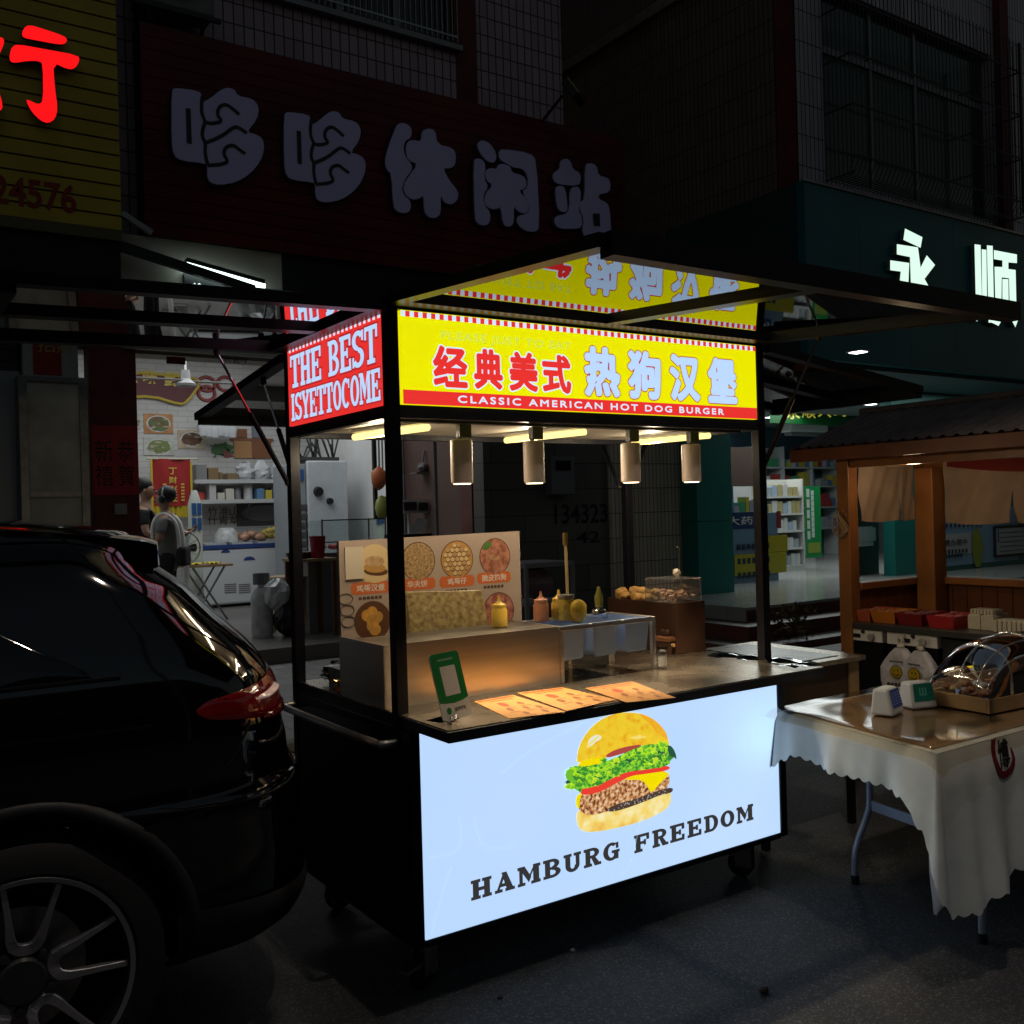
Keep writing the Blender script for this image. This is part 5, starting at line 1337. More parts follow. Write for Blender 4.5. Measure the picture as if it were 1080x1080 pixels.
def surf(z, s, grow=0):
    """point on the left/rear skin: s in 0..1 along the rear corner (0 = rear centre, 1 = side), >1 goes forward in metres"""
    _, xr, xf, hw, ar, af, nn = ring_at(z); hw += grow; xr += grow
    if s <= 1:
        th = math.pi/2*s; return Vector((xr-ar+ar*math.cos(th)**(2/nn), YC-hw*math.sin(th)**(2/nn), z))
    return Vector((xr-ar-(s-1), YC-hw, z))
def patch(name, zlo, zhi, s0, s1, mt, grow, nu=26, nv=8, parent=None, mirror=True):
    for sgn in ((1,-1) if mirror else (1,)):
        P = []
        for i in range(nu+1):
            s = s0+(s1-s0)*i/nu; t = i/nu
            lo, hi = zlo(t), zhi(t)
            row = []
            for j in range(nv+1):
                v = j/nv; g = grow*min(1, 6*v*(1-v)+.25)*min(1, (6*t*(1-t)+.2))
                p = surf(lo+(hi-lo)*v, s, g+.002)
                if sgn < 0: p.y = 2*YC-p.y
                row.append(p)
            P.append(row)
        o = MB().grid(P, 0, sgn < 0).build(name, mt, parent or car, smooth=True)
        if sgn > 0: first = o
    return first
# tail lamps
lampm = mat('red_lamp_lens', (.10,.002,.003), .10, coat=1, noise=(26,.5), bump=(45,.3,.004))
nt = lampm.node_tree; bs = nt.nodes['Principled BSDF']; bs.inputs['Emission Color'].default_value = (.5,.005,.008,1); bs.inputs['Emission Strength'].default_value = .02
tl = patch('tail_lamp', lambda t: .938+.046*t**2+.018*max(0,(t-.93)/.07)**2, lambda t: 1.068-.036*t**1.6-.020*max(0,(t-.92)/.08)**2, .30, .985, lampm, .009)
patch('reverse_lamp', lambda t: 1.015-.012*t, lambda t: 1.036-.016*t, .48, .74, mat('lamp_clear_strip', (.85,.66,.66), .15, coat=1, emit=((.8,.5,.5),.06)), .022, 14, 3, tl)
patch('lamp_lower_lens', lambda t: .938-.008*math.sin(t*3.1), lambda t: .976-.01*t, .34, .70, mat('dark_red_lens', (.06,.002,.003), .1, coat=1), .013, 16, 3, tl)
# panel gaps and creases
def gapline(pts, r=.0035, mt=gap_m, name='panel_gap'):
    for sgn in (1,-1):
        P = [Vector((p[0], p[1] if sgn > 0 else 2*YC-p[1], p[2])) for p in pts]
        MB().tube(P, r, 5).build(name, mt, car)
gapline([surf(.80-.03*i/20-.05*math.sin(i/20*3.14), .10+1.25*i/20-0, .001) for i in range(21)])
gapline([surf(1.07+.0*i+(1.52-1.07)*i/16, .62+.25*math.sin(i/16*1.4)+.1*i/16, .0) for i in range(17)])
gapline([surf(.955-.155*i/10, .78+.16*i/10, .001) for i in range(11)])
# bumper crease (raised fold) and lower cladding
gapline([surf(.705+.05*math.sin(i/24*3.14), .05+1.15*i/24, .002) for i in range(25)], .006, paint, 'bumper_crease')
patch('bumper_cladding', lambda t: .262, lambda t: .40+.05*t, .0, 1.10, trim_p, .016, 30, 6)
patch('sill_cladding', lambda t: .262, lambda t: .36, 2.0, 3.45, trim_p, .016, 16, 4)
# side crease
gapline([surf(.985+.01*math.sin(i/20*3), 1.0+.1+i*.13, .001) for i in range(21)], .005, paint, 'shoulder_crease')
# side windows
def winpatch(s0, s1, z0, z1, name='side_window'):
    return patch(name, lambda t: z0, z1, s0, s1, car_glass, .004, 18, 8)
winpatch(1.22, 1.70, 1.13, lambda t: 1.13+.02+.33*min(1,t*1.5))
winpatch(1.74, 2.55, 1.12, lambda t: 1.49)
winpatch(2.60, 3.35, 1.11, lambda t: 1.49-.22*max(0,t-.6)**1.3)
gapline([surf(1.125, 1.15+i*.12, .004) for i in range(20)], .006, mat('satin_trim', (.06,.06,.065), .3, .8), 'belt_trim')
gapline([surf(1.50, 1.75+i*.1, .004) for i in range(16)], .007, mat('satin_trim', (.06,.06,.065), .3, .8), 'roof_trim')
# rear window
P = []
for i in range(13):
    z = 1.10+.36*i/12; P.append([surf(z, s*.55, .003) for s in [k/12 for k in range(13)]])
P = [[p for p in row[::-1]]+[Vector((q.x,2*YC-q.y,q.z)) for q in row[1:]] for row in P]
MB().grid(P).build('rear_window', car_glass, car, smooth=True)
# roof spoiler
P = []
for (x, z, hw) in ((-1.04,1.556,.60),(-.95,1.551,.61),(-.80,1.533,.615),(-.66,1.511,.60),(-.618,1.499,.585),(-.612,1.430,.575),(-.68,1.408,.59),(-.80,1.43,.62)):
    P.append([(x-.045*abs(t)**5, YC+hw*1.04*t, z-.020*abs(t)**3) for t in [-1+2*k/24 for k in range(25)]])
sp = MB().grid(P, 0, True)
sp.add([P[0][0],P[1][0],P[2][0],P[3][0],P[4][0],P[5][0],P[6][0],P[7][0]], [tuple(range(8))]).add([r_[-1] for r_ in P], [tuple(range(8))[::-1]])
sp.build('roof_spoiler', paint, car, smooth='auto')
MB().tube([(-1.30,YC,1.585),(-1.36,YC,1.62),(-1.46,YC,1.63)], .012, 8, r2=.02).build('roof_antenna', trim_p, car)
for y in (YC-.56, YC+.56):
    MB().tube(smoothline([(-1.15,y,1.545),(-1.22,y,1.585),(-1.5,y,1.60),(-2.2,y,1.60),(-2.42,y,1.55)],1), .014, 8).build('roof_rail', trim_p, car, smooth=True)
# wheels
tyre_m = mat('tyre_rubber', (.009,.009,.010), .7, noise=(50,.3))
rim_face = mat('machined_rim', (.46,.46,.50), .42, .85); rim_dark = mat('dark_rim', (.010,.010,.011), .5)
def wheel(wx, y, sgn, rot):
    """sgn -1: outer face looks to -y"""
    c = Vector((wx, y, WR-.002)); Rm = Matrix.Rotation(R(90)*(1 if sgn < 0 else -1), 4, 'X').to_3x3()
    w = MB().lathe([(.27,-.225),(.335,-.222),(.358,-.205),(.366,-.17),(.368,-.11),(.366,-.05),(.358,-.018),(.335,-.002),(.285,.003),(.272,-.006),(.268,-.03)], c, 56, 0, T=Rm).build('wheel', tyre_m, car, smooth='auto')
    MB().lathe([(.268,-.03),(.279,-.006),(.276,.001),(.262,-.002),(.256,-.014),(.252,-.07),(.24,-.2),(0,-.205)], c, 56, 0, T=Rm).build('rim', [rim_face], w, smooth='auto').data.materials[0] = rim_dark
    o = MB().lathe([(.262,-.0018),(.275,.0015),(.278,-.003),(.262,-.006)], c, 56, 0, T=Rm)
    def P3(r, a, d): return c + Rm @ Vector((r*math.cos(a), r*math.sin(a), d))
    for k in range(5):
        a0 = rot+2*math.pi*k/5
        half = [(.264,.262,.016,.012),(.21,.268,.0155,.014),(.155,.285,.018,.020),(.115,.315,.024,.027),(.094,.30,.028,.033),(.083,.20,.030,.037),(.079,.10,.031,.039),(.078,0,.031,.040)]
        pts = [(r, -d, w_, dp) for r, d, w_, dp in half]+[(r, d, w_, dp) for r, d, w_, dp in half[-2::-1]]
        cc = [Vector((r*math.cos(a0+d), r*math.sin(a0+d), 0)) for r, d, w_, dp in pts]
        rows = []
        for i, (r, d, w_, dp) in enumerate(pts):
            t = (cc[min(i+1, len(cc)-1)]-cc[max(0, i-1)]).normalized(); nrm = Vector((-t.y, t.x, 0))
            rows.append([c + Rm @ (cc[i]+nrm*w_/2+Z*(-dp-.02)), c + Rm @ (cc[i]+nrm*w_/2+Z*(-dp-.002)), c + Rm @ (cc[i]+nrm*w_*.42+Z*(-dp)), c + Rm @ (cc[i]-nrm*w_*.42+Z*(-dp)), c + Rm @ (cc[i]-nrm*w_/2+Z*(-dp-.002)), c + Rm @ (cc[i]-nrm*w_/2+Z*(-dp-.02))])
        o.grid(rows, 0, True)
    o.build('spokes', rim_face, w)
    h = MB().lathe([(.062,-.06),(.062,-.034),(.055,-.028),(.0,-.027)], c, 28, 0, T=Rm)
    for k in range(5):
        a = rot+2*math.pi*(k+.5)/5; p = P3(.078, a, -.05)
        h.lathe([(.012,0),(.012,.02),(0,.021)], p, 8, 0, T=Rm)
    h.build('hub_cap', mat('hub_black', (.03,.03,.032), .35), w)
    MB().lathe([(.17,-.12),(.17,-.11),(.06,-.108),(.06,-.12)], c, 32, 0, T=Rm).build('brake_disc', steel_dark, w)
wheel(WX, -.042, -1, R(84)); wheel(WX2, -.042, -1, R(40)); wheel(WX, 2*YC+.042, 1, R(10)); wheel(WX2, 2*YC+.042, 1, R(70))
# arch trims
for wx in (WX, WX2):
    for sgn in (1,-1):
        P = []
        for i in range(33):
            a = R(-14+208*i/32); row = []
            for (r, d) in ((.424,.0),(.428,.014),(.455,.012),(.462,.002)):
                x, z = wx+r*math.cos(a), .37+r*math.sin(a); z = max(.262, z)
                # skin y at x,z
                _, xr, xf, hw, ar, af, nn = ring_at(z)
                if x > xr-ar: tt = min(1,(x-(xr-ar))/ar); y = YC-hw*(max(0,1-tt**nn))**(1/nn)
                else: y = YC-hw
                y -= d
                row.append((x, y if sgn > 0 else 2*YC-y, z))
            P.append(row)
        MB().grid(P, 0, sgn < 0).build('wheel_arch_trim', trim_p, car, smooth=True)
# front lights, grille, mirrors, plate recess: the parts out of frame, kept simple
for sgn in (1,-1):
    P = []
    for i in range(9):
        row = []
        for z in (.80,.86,.90):
            _, xr, xf, hw, ar, af, nn = ring_at(z); th = math.pi/2*(.35+.5*i/8)
            x = xf+af-af*math.cos(th)**(2/nn)-.004; y = YC-hw*math.sin(th)**(2/nn)-.004
            row.append((x, y if sgn > 0 else 2*YC-y, z))
        P.append(row)
    MB().grid(P).build('headlight', mat('headlight_glass', (.4,.42,.45), .1, coat=1), car, smooth=True)
    y = YC-sgn*.98
    MB().ball((-3.05,y,1.16), .11, 0, 14, (.7,1,.75)).build('door_mirror', paint, car, smooth=True)
MB().bx(-4.885,-4.86,YC-.45,YC+.45,.55,.80).build('grille', trim_p, car, bevel=.01)
MB().bx(-.145,-.13,YC-.26,YC+.26,.60,.72).build('number_plate', mat('plate_blue', (.03,.06,.25), .4), car)

# ================================================================== TABLE WITH CLOTH
tb = thing('folding_table', 'folding table with grey legs under a scalloped white cloth', 'table', (2.1,-.6,0))
TR = R(5)
TM = Matrix.Translation((1.43,-.985,0)) @ Matrix(((1,.19,0,0),(0,1,0,0),(0,0,1,0),(0,0,0,1)))
TL, TW, TZ = 1.55, .77, .735
def TT(x, y, z): return TM @ Vector((x, y, z))
MB().bx(0,TL,0,TW,TZ-.03,TZ-.004,0,TM).build('table_top', mat('table_grey', (.4,.4,.4), .5), tb, bevel=.008)
legm = mat('grey_blue_tube', (.32,.34,.40), .4, .3)
for x0, s in ((.46,-1),(TL-.3,1)):
    for yy in (.08, TW-.08):
        MB().tube(smoothline([tuple(TT(x0,yy,TZ-.03)), tuple(TT(x0,yy,.34)), tuple(TT(x0+s*.01,yy,.27)), tuple(TT(x0+s*.10,yy,.15)), tuple(TT(x0+s*.11,yy,.08)), tuple(TT(x0+s*.11,yy,.0))],1), .0135, 10).build('leg', legm, tb, smooth=True)
        MB().tube([TT(x0+s*.11,yy,.0), TT(x0+s*.11,yy,.035)], .017, 10).build('foot_cap', black_plastic, tb)
    MB().bar(TT(x0,.08,.30), TT(x0,TW-.08,.30), .012, .04).build('crossbar', legm, tb)
    MB().tube([TT(x0,TW*.5,.32), TT(x0+.35*-s,TW*.5,TZ-.04)], .006, 6).build('brace', black_plastic, tb)
# cloth: top plus four hanging skirts with folds and scallops
cl_m = mat('white_tablecloth', (.76,.82,.82), .8, noise=(7,.10), bump=(7,.16,.02))
m = MB()
def lerp_table(T, s):
    for (a, x), (b, y) in zip(T, T[1:]):
        if s <= b:
            t = max(0, (s-a)/(b-a)); t = t*t*(3-2*t); return x+(y-x)*t
    return T[-1][1]
DROP = [(0,.20),(.05,.165),(.12,.13),(.30,.145),(.55,.14),(.66,.155),(.74,.23),(.77,.29),(.80,.37),(.85,.45),(.92,.50),(1.02,.50),(1.15,.46),(1.4,.42),(2.0,.46),(2.32,.5),(2.4,.42),(2.6,.2),(3.1,.16),(3.2,.4),(3.9,.3),(4.64,.26),(4.8,.20)]
# outline of the table top walked from the far left corner to the near left one and on round
WALK = []
def seg(a, b, o, n):
    for i in range(n): t = i/n; WALK.append((a[0]+(b[0]-a[0])*t, a[1]+(b[1]-a[1])*t, o[0], o[1]))
def corner(c, o0, o1, n=14):
    for i in range(n): t = i/n; v = Vector((o0[0]*(1-t)+o1[0]*t, o0[1]*(1-t)+o1[1]*t)).normalized(); WALK.append((c[0], c[1], v.x, v.y))
seg((0,TW),(0,0),(-1,0),90); corner((0,0),(-1,0),(0,-1),18); seg((0,0),(TL,0),(0,-1),150); corner((TL,0),(0,-1),(1,0)); seg((TL,0),(TL,TW),(1,0),60); corner((TL,TW),(1,0),(0,1)); seg((TL,TW),(0,TW),(0,1),110); corner((0,TW),(0,1),(-1,0)); WALK.append(WALK[0])
SLEN = [0]
for p, q in zip(WALK, WALK[1:]): SLEN.append(SLEN[-1]+math.hypot(q[0]-p[0], q[1]-p[1])+.10*math.hypot(q[2]-p[2], q[3]-p[3]))
def skirt_pt(k, v):
    x, y, ox_, oy_ = WALK[k]; s = SLEN[k]; d = lerp_table(DROP, s)
    long_ = min(1, d/.5)
    w = math.sin(s*19+1.2*math.sin(s*4))*.5+math.sin(s*37+2)*.28+math.sin(s*61+1)*.10
    out = .004+.014*min(1,v*6)+.035*v*long_+.045*long_*v**.9*(w+.55)+.016*v*(1-long_)*(w+.3)
    sc = -.013*abs(math.sin(math.pi*s/.05)) if v > .97 else 0
    return TT(x+ox_*out, y+oy_*out, TZ-.001-(d-sc)*v-.004*min(1, v*10))
P = [[skirt_pt(k, (j/22)) for j in range(23)] for k in range(len(WALK))]
m.grid(P, 0, True)
P = [[TT(TL*i/30, TW*j/14, TZ-.001+.0012*math.sin(i*.9)*math.sin(j*1.3)) for j in range(15)] for i in range(31)]
m.grid(P, 0, True)
tag(MB().add([TT(x,y,TZ+.0018) for x, y in ((.03,.035),(TL-.03,.035),(TL-.03,TW-.02),(.03,TW-.02))], [(0,1,2,3)]).build('reflection_sheet', mat('painted_wood_reflection', (.34,.25,.16), .5, noise=(3,.2)), origin=TT(TL/2,TW/2,TZ)), 'added brown sheet under the clear film, painting the reflected stall wood', 'painted reflection')  # added sheet: its brown paints the stall wood reflected in the table top
cloth = tag(m.build('tablecloth', cl_m, smooth=True, origin=(2.1,-.6,TZ)), 'white scalloped tablecloth with a red round emblem hanging over the folding table', 'tablecloth')
# inside of the cloth hanging on below the near corner
P = []; RE = [(985,864),(996,888),(1003,912),(1004,934),(998,952),(989,966)]
for i in range(22):
    v = i/21; f = v*5; k = min(4, int(f)); f -= k
    rx_, ry_ = RE[k][0]*(1-f)+RE[k+1][0]*f, RE[k][1]*(1-f)+RE[k+1][1]*f
    lx_, ly_ = 984-2*v, 864+99*v; row = []
    for j in range(9):
        u = j/8; p = at(lx_+(rx_-lx_)*u + (1.0*abs(math.sin(v*16)) if j == 8 else 0), ly_+(ry_-ly_)*u, y=-.955); row.append(p+Y*(.012*math.sin(3*u+4*v)))
    P.append(row)
MB().grid(P).build('hanging_tail', mat('cloth_reverse', (.74,.74,.82), .7), cloth, smooth=True)
# emblem printed on the front skirt
front = [k for k in range(len(WALK)) if WALK[k][3] == -1]
def emb(a, b, lift=.003):
    """a: metres along the front, b: height; point just proud of the hanging cloth"""
    k = min(front, key=lambda i: abs(WALK[i][0]-a)); d = lerp_table(DROP, SLEN[k]); v = max(0, (TZ-.005-b)/d)
    p = skirt_pt(k, v); k2 = min(k+1, front[-1]); q = skirt_pt(k2, v)
    f = (a-WALK[k][0])/max(1e-6, WALK[k2][0]-WALK[k][0]); p = p+(q-p)*f
    return p+(TM.to_3x3() @ Vector((0,-1,0)))*lift
e0 = TM.inverted() @ at(1067, 791, y=-1.04)
mm = MB(); P1_ = []; P2_ = []
for i in range(61):
    a = R(70+305*i/60); w = .011*math.sin(math.pi*min(1,i/60*.93+.07))**.6+.002
    P1_.append(emb(e0.x+(.054+w)*math.cos(a), e0.z-.024+(.066+w)*math.sin(a))); P2_.append(emb(e0.x+(.054-w)*math.cos(a), e0.z-.024+(.066-w)*math.sin(a)))
mm.grid([P1_, P2_], 0)
vs, fs = text_raw('博', 0)
ax_, bx_ = min(p[0] for p in vs), max(p[0] for p in vs); ay_, by_ = min(p[1] for p in vs), max(p[1] for p in vs)
for sh in ((0,0),(.0015,0),(0,.0015),(-.0015,0),(0,-.0015)):
    mm.add([emb(e0.x-.030+.060*(p[0]-ax_)/(bx_-ax_)+.012*(p[1]-ay_)/(by_-ay_)+sh[0], e0.z-.066+.088*(p[1]-ay_)/(by_-ay_)+sh[1], .0034+sh[0]*.1+sh[1]*.05) for p in vs], fs, 1)
mm.build('emblem', [mat('emblem_red', (.22,.012,.02), .7), mat('emblem_black', (.015,.015,.015), .7)], cloth)
# clear film over the table top
m = MB(); P = []
for i in range(41):
    row = []
    for j in range(25):
        x = -.05+(TL+.1)*i/40; y = -.06+(TW+.10)*j/24
        z = TZ+.007+.0016*math.sin(x*14+y*5)+.0012*math.sin(y*23-x*7)
        ov = max(0, -x)+max(0, -y); z -= ov*.55
        row.append(TT(x, y, z))
    P.append(row)
tag(m.grid(P, 0, True).build('table_film', acrylic('table_clear_film', (.90,.84,.74), 1.28, .09), smooth=True, origin=(2.1,-.6,TZ)), 'clear plastic film covering the table top over the white cloth', 'plastic film')
TZ2 = TZ+.0105
# two payment speaker boxes with screens
def pay_box(px, py, scr, lab, rot):
    p = at(px, py, z=TZ2)
    o = thing('payment_speaker', lab, 'payment speaker', (p.x,p.y,TZ2), 'payment speakers on the table')
    T = Matrix.Translation((p.x,p.y,TZ2)) @ Matrix.Rotation(rot,4,'Z')
    b = MB(); vs = [(-.06,-.045,0),(.06,-.045,0),(.06,.045,0),(-.06,.045,0),(-.052,-.022,.098),(.052,-.022,.098),(.052,.035,.098),(-.052,.035,.098)]
    b.add([T @ Vector(v) for v in vs], [(3,2,1,0),(4,5,6,7),(0,1,5,4),(1,2,6,5),(2,3,7,6),(3,0,4,7)])
    b.build('case', white_plastic, o, bevel=.01)
    def fp(u, v, d=.0015): # point on sloping front
        w = .06-.008*v; return T @ Vector((-w+2*w*u, -.045+.023*v-d, .098*v))
    MB().add([fp(.12,.28), fp(.95,.28), fp(.95,.95), fp(.12,.95)], [(0,1,2,3)]).build('screen', mat('screen_'+scr[0], scr[1], .15, emit=(scr[1], .15)), o)
    q = MB()
    if scr[0] == 'navy':
        for k in range(5):
            for i in range(3): q.add([fp(.2+i*.25,.4+k*.1,.0025), fp(.36+i*.25,.4+k*.1,.0025), fp(.36+i*.25,.44+k*.1,.0025), fp(.2+i*.25,.44+k*.1,.0025)], [(0,1,2,3)])
    else:
        for k in range(3): q.add([fp(.34+k*.12,.55,.0025), fp(.40+k*.12,.55,.0025), fp(.40+k*.12,.8,.0025), fp(.34+k*.12,.8,.0025)], [(0,1,2,3)])
        q.add([fp(.34,.5,.0025), fp(.64,.5,.0025), fp(.64,.55,.0025), fp(.34,.55,.0025)], [(0,1,2,3)])
    q.build('display', mat('display_'+scr[0], tuple(min(1,c*2.2+.03) for c in scr[1]), .3, emit=(tuple(c*2+.03 for c in scr[1]),.12)), o)
pay_box(936, 752, ('navy',(.03,.045,.13)), 'white payment speaker with a navy screen nearest the table end', R(14))
pay_box(968, 745, ('green',(.01,.08,.05)), 'white payment speaker with a green screen closer to the domed display', R(-18))
# domed food display
dm = thing('domed_display', 'clear domed food cover on a shallow wooden tray at the table', 'food display', (2.45,-.62,TZ2))
DM = Matrix.Translation((2.06,-.80,TZ2)) @ Matrix.Rotation(R(-4),4,'Z')
DL, DW = .70, .27
def DD(x, y, z): return DM @ Vector((x, y, z))
m = MB()
for a in ((0,DL,0,.014),(0,DL,DW-.014,DW),(0,.014,.0145,DW-.0145),(DL-.014,DL,.0145,DW-.0145)): m.bx(a[0],a[1],a[2],a[3],0,.055,0,DM)
m.bx(.0145,DL-.0145,.0145,DW-.0145,0,.012,0,DM)
m.build('tray', wood_pale, dm, bevel=.002)
dome_m = acrylic('dome_acrylic', (.86,.86,.86), 1.5, .03)
def dome_pt(u, a, g=0):
    """u 0..1 along the tray, a 0..pi across"""
    e = (1-abs(2*u-1)**2.6)**.5
    return DD(DL*u, DW/2-(DW/2+g)*math.cos(a), .056+(.205+g)*math.sin(a)**.45*e)
US = [.5-.5*math.cos(math.pi*i/32) for i in range(33)]
MB().grid([[dome_pt(u, math.pi*j/20) for j in range(21)] for u in US]).build('dome', dome_m, dm, smooth=True)
ribm = acrylic('rib_acrylic', (.7,.7,.7), 1.8, .08, .15)
for u in (.2,.5,.8):
    MB().tube([dome_pt(u, math.pi*j/20, .002) for j in range(21)], .0035, 6).build('dome_rib', ribm, dm, smooth=True)
for a_ in (.14,.30,.5):
    MB().tube([dome_pt(u, math.pi*a_, .002) for u in US[1:-1]], .0025, 6).build('dome_rib', ribm, dm, smooth=True)
fsn = thing('food_pieces', 'browned skewers and packets lying under the clear dome', 'food', DD(.3,.13,.02))
m = MB(); q = random.Random(9)
for i in range(70): m.ball(DD(.05+q.random()*.60, .04+q.random()*.19, .03+q.random()*.045), .022, q.choice([0,0,0,1,2]), 8, (1.4,.9,.6), .25)
m.build('pieces', [mat('brown_snack', (.25,.10,.035), .5, noise=(40,.4)), mat('pale_snack', (.45,.30,.15), .5), mat('snack_wrap', (.4,.4,.45), .2)], fsn, smooth=True)

# ================================================================== WOODEN STALL (right)
CX, CY1, CY0 = 3.2, .72, -1.75
CB = 3.98
ws = thing('wooden_stall', 'brown wooden snack stall with a ribbed pitched roof and cloth curtains', 'food stall', (3.6,-.4,0))
EZ = 1.815
MB().bx(CB-.19,CB-.065,CY1-.20,CY1-.08,0,EZ-.072).build('post', mat('bright_pine', (.32,.13,.036), .38, noise=(5,.3)), ws, bevel=.006)
for (x, y) in ((CX+.02,CY1-.04),(CX+.02,CY0+.04),(CB-.04,CY0+.05)):
    MB().bx(x-.04,x+.04,y-.04,y+.04,0,EZ+.1).build('post', wood_orange, ws, bevel=.004)
# roof: ridge along y, two pitches with ribs
RYR0, RYR1, RXF, RXR, RXB, RZF, RZR = CY0-.3, .885, 3.0, 3.66, 4.32, EZ+.045, 2.085
m = MB(); nrib = 40
tilem = mat('dark_ribbed_roof', (.13,.105,.095), .6, noise=(9,.3))
for sgn, xe in ((0,RXF),(1,RXB)):
    prof = []
    for i in range(nrib*6+1):
        y = RYR0+(RYR1-RYR0)*i/(nrib*6); prof.append((y, .012*max(0, math.sin(2*math.pi*i/6))))
    P = [[(xe, y, RZF+h) for y, h in prof], [(RXR, y, RZR+h) for y, h in prof]]
    m.grid(P, 0, sgn == 0)
    m.grid([[(x, y, z-.03) for x, y, z in row] for row in P], 0, sgn == 1)
m.build('roof', tilem, ws)
MB().tube([(RXR, RYR0-.01, RZR+.015), (RXR, RYR1+.01, RZR+.012)], .022, 10).build('ridge_cap', tilem, ws, smooth=True)
m = MB().bx(RXF-.008,RXF+.018,RYR0,RYR1,RZF-.075,RZF-.006).bx(RXB-.018,RXB+.008,RYR0,RYR1,RZF-.075,RZF-.006)
for yy in (RYR0, RYR1-.02):
    for xe in (RXF, RXB): m.bar((xe, yy+.01, RZF-.03), (RXR, yy+.01, RZR-.04), .02, .06)
m.build('fascia', mat('red_brown_fascia', (.15,.045,.015), .45, noise=(5,.3)), ws, bevel=.002)
MB().bx(CX+.0,CX+.05,CY0,CY1,EZ-.07,EZ+.0).bx(CB-.06,CB-.01,CY0,CY1,EZ-.07,EZ).bx(CX+.051,CB-.061,CY1-.06,CY1-.02,EZ-.07,EZ).build('top_beam', wood_orange, ws)
# counter
CZ2 = .885
MB().bx(CX-.03,CB-.05,CY0+.0,CY1-.085,CZ2-.035,CZ2).build('counter_top', mat('dark_counter', (.07,.065,.06), .35, .4), ws, bevel=.003)
# back and end panels with planks, rails
RZ_ = 1.085
plank = mat('red_brown_planks', (.16,.05,.016), .45, noise=(4,.35))
m = MB(); yy = CY0
while yy < CY1-.09: m.bx(CB-.05,CB-.03,yy,yy+.085,.35,RZ_-.03); yy += .09
xx = CX+.065
while xx < CB-.09: m.bx(xx,min(CB-.085,xx+.085),CY1-.06,CY1-.04,.35,RZ_-.03); xx += .09
m.build('plank_panel', plank, ws)
MB().bx(CB-.09,CB+.04,CY0,CY1-.095,RZ_-.028,RZ_+.012).bx(CX+.063,CB-.092,CY1-.09,CY1,RZ_-.028,RZ_+.012).build('rail', wood_orange, ws, bevel=.004)
MB().bx(CX+.02,CB-.06,CY0,CY0+.02,.3,RZ_).build('end_board', plank, ws)
MB().bx(CX+.06,CB-.1,CY0+.03,CY1-.1,.10,.14).bx(CX+.50,CX+.53,CY0+.03,CY1-.1,.14,CZ2-.04,1).build('lower_deck', [black_plastic, dark_void], ws)
# ovens in the counter front
for (ya, yb_) in ((.455,.73),(.13,.44)):
    ov = MB().bx(CX-.012,CX+.45,ya,yb_-.015,.785,CZ2-.036).bx(CX-.008,CX+.45,ya,yb_-.015,.50,.783,1).build('oven', [mat('oven_panel', (.72,.69,.64), .4), mat('oven_black_glass', (.008,.008,.009), .15)], ws)
    m = MB(); yc = (ya+yb_)/2
    m.lathe([(.0,.02),(.018,.02),(.02,0)], (CX-.013,yc-.075,.81), 14, 0, T=Matrix.Rotation(R(-90),4,'Y').to_3x3())
    m.lathe([(.0,.012),(.009,.012),(.009,0)], (CX-.013,yc-.02,.836), 10, 1, T=Matrix.Rotation(R(-90),4,'Y').to_3x3())
    m.bx(CX-.016,CX-.0125,yc+.0,yc+.045,.80,.822,1).bx(CX-.016,CX-.0125,yc+.06,yc+.075,.80,.815,1)
    m.build('oven_controls', [mat('knob_grey', (.3,.29,.27), .4), black_plastic], ov)
MB().bx(CX-.005,CX+.02,CY0+.08,.105,.14,CZ2-.05).build('front_board', dark_void, ws)
# curtains (noren)
nor = mat('tan_curtain_cloth', (.34,.25,.18), .85, noise=(9,.12))
def noren(F, L, z0, z1, slits, seed):
    q = random.Random(seed); m = MB(); edges = [0]+slits+[L]
    for a, b in zip(edges, edges[1:]):
        P = []; n = 26
        for i in range(n+1):
            u = i/n; row = []
            for j in range(11):
                v = j/10; s = a+(b-a)*u
                s += (.018 if i == 0 and a > 0 else (-.018 if i == n and b < L else 0))*max(0, (v-.45)/.55)
                dz = .012*math.sin(u*3.14)*v
                o, uu, vv, nn = F
                row.append(o+uu*s+vv*(z1-(z1-z0)*v-dz)+nn*(.012*math.sin(u*8+seed+2*v)*(.3+v)+.006*math.sin(19*u+9*v)))
            P.append(row)
        m.grid(P)
    return m.build('curtain', nor, ws, smooth=True)
bz0 = at(1000,551,x=CB).z; bz1 = EZ-.005
noren((Vector((CB-.085, CY1-.21, 0)), -Y, Z, -X), CY1-.21-CY0, bz0, bz1, [.40,.80,1.20,1.6,2.0], 2)
noren((Vector((CX+.08, CY1-.075, 0)), X, Z, -Y), CB-CX-.28, at(915,549,y=CY1-.07).z, bz1-.02, [.36], 5)
MB().grid([[(CB-.11, CY1-.25-i*.1, EZ-.02-.0*i) for i in range(20)], [(CB-.12, CY1-.25-i*.1, EZ-.07-.05*abs(math.sin(i*.33))) for i in range(20)]]).build('red_valance', mat('red_cloth', (.16,.01,.008), .8), ws)
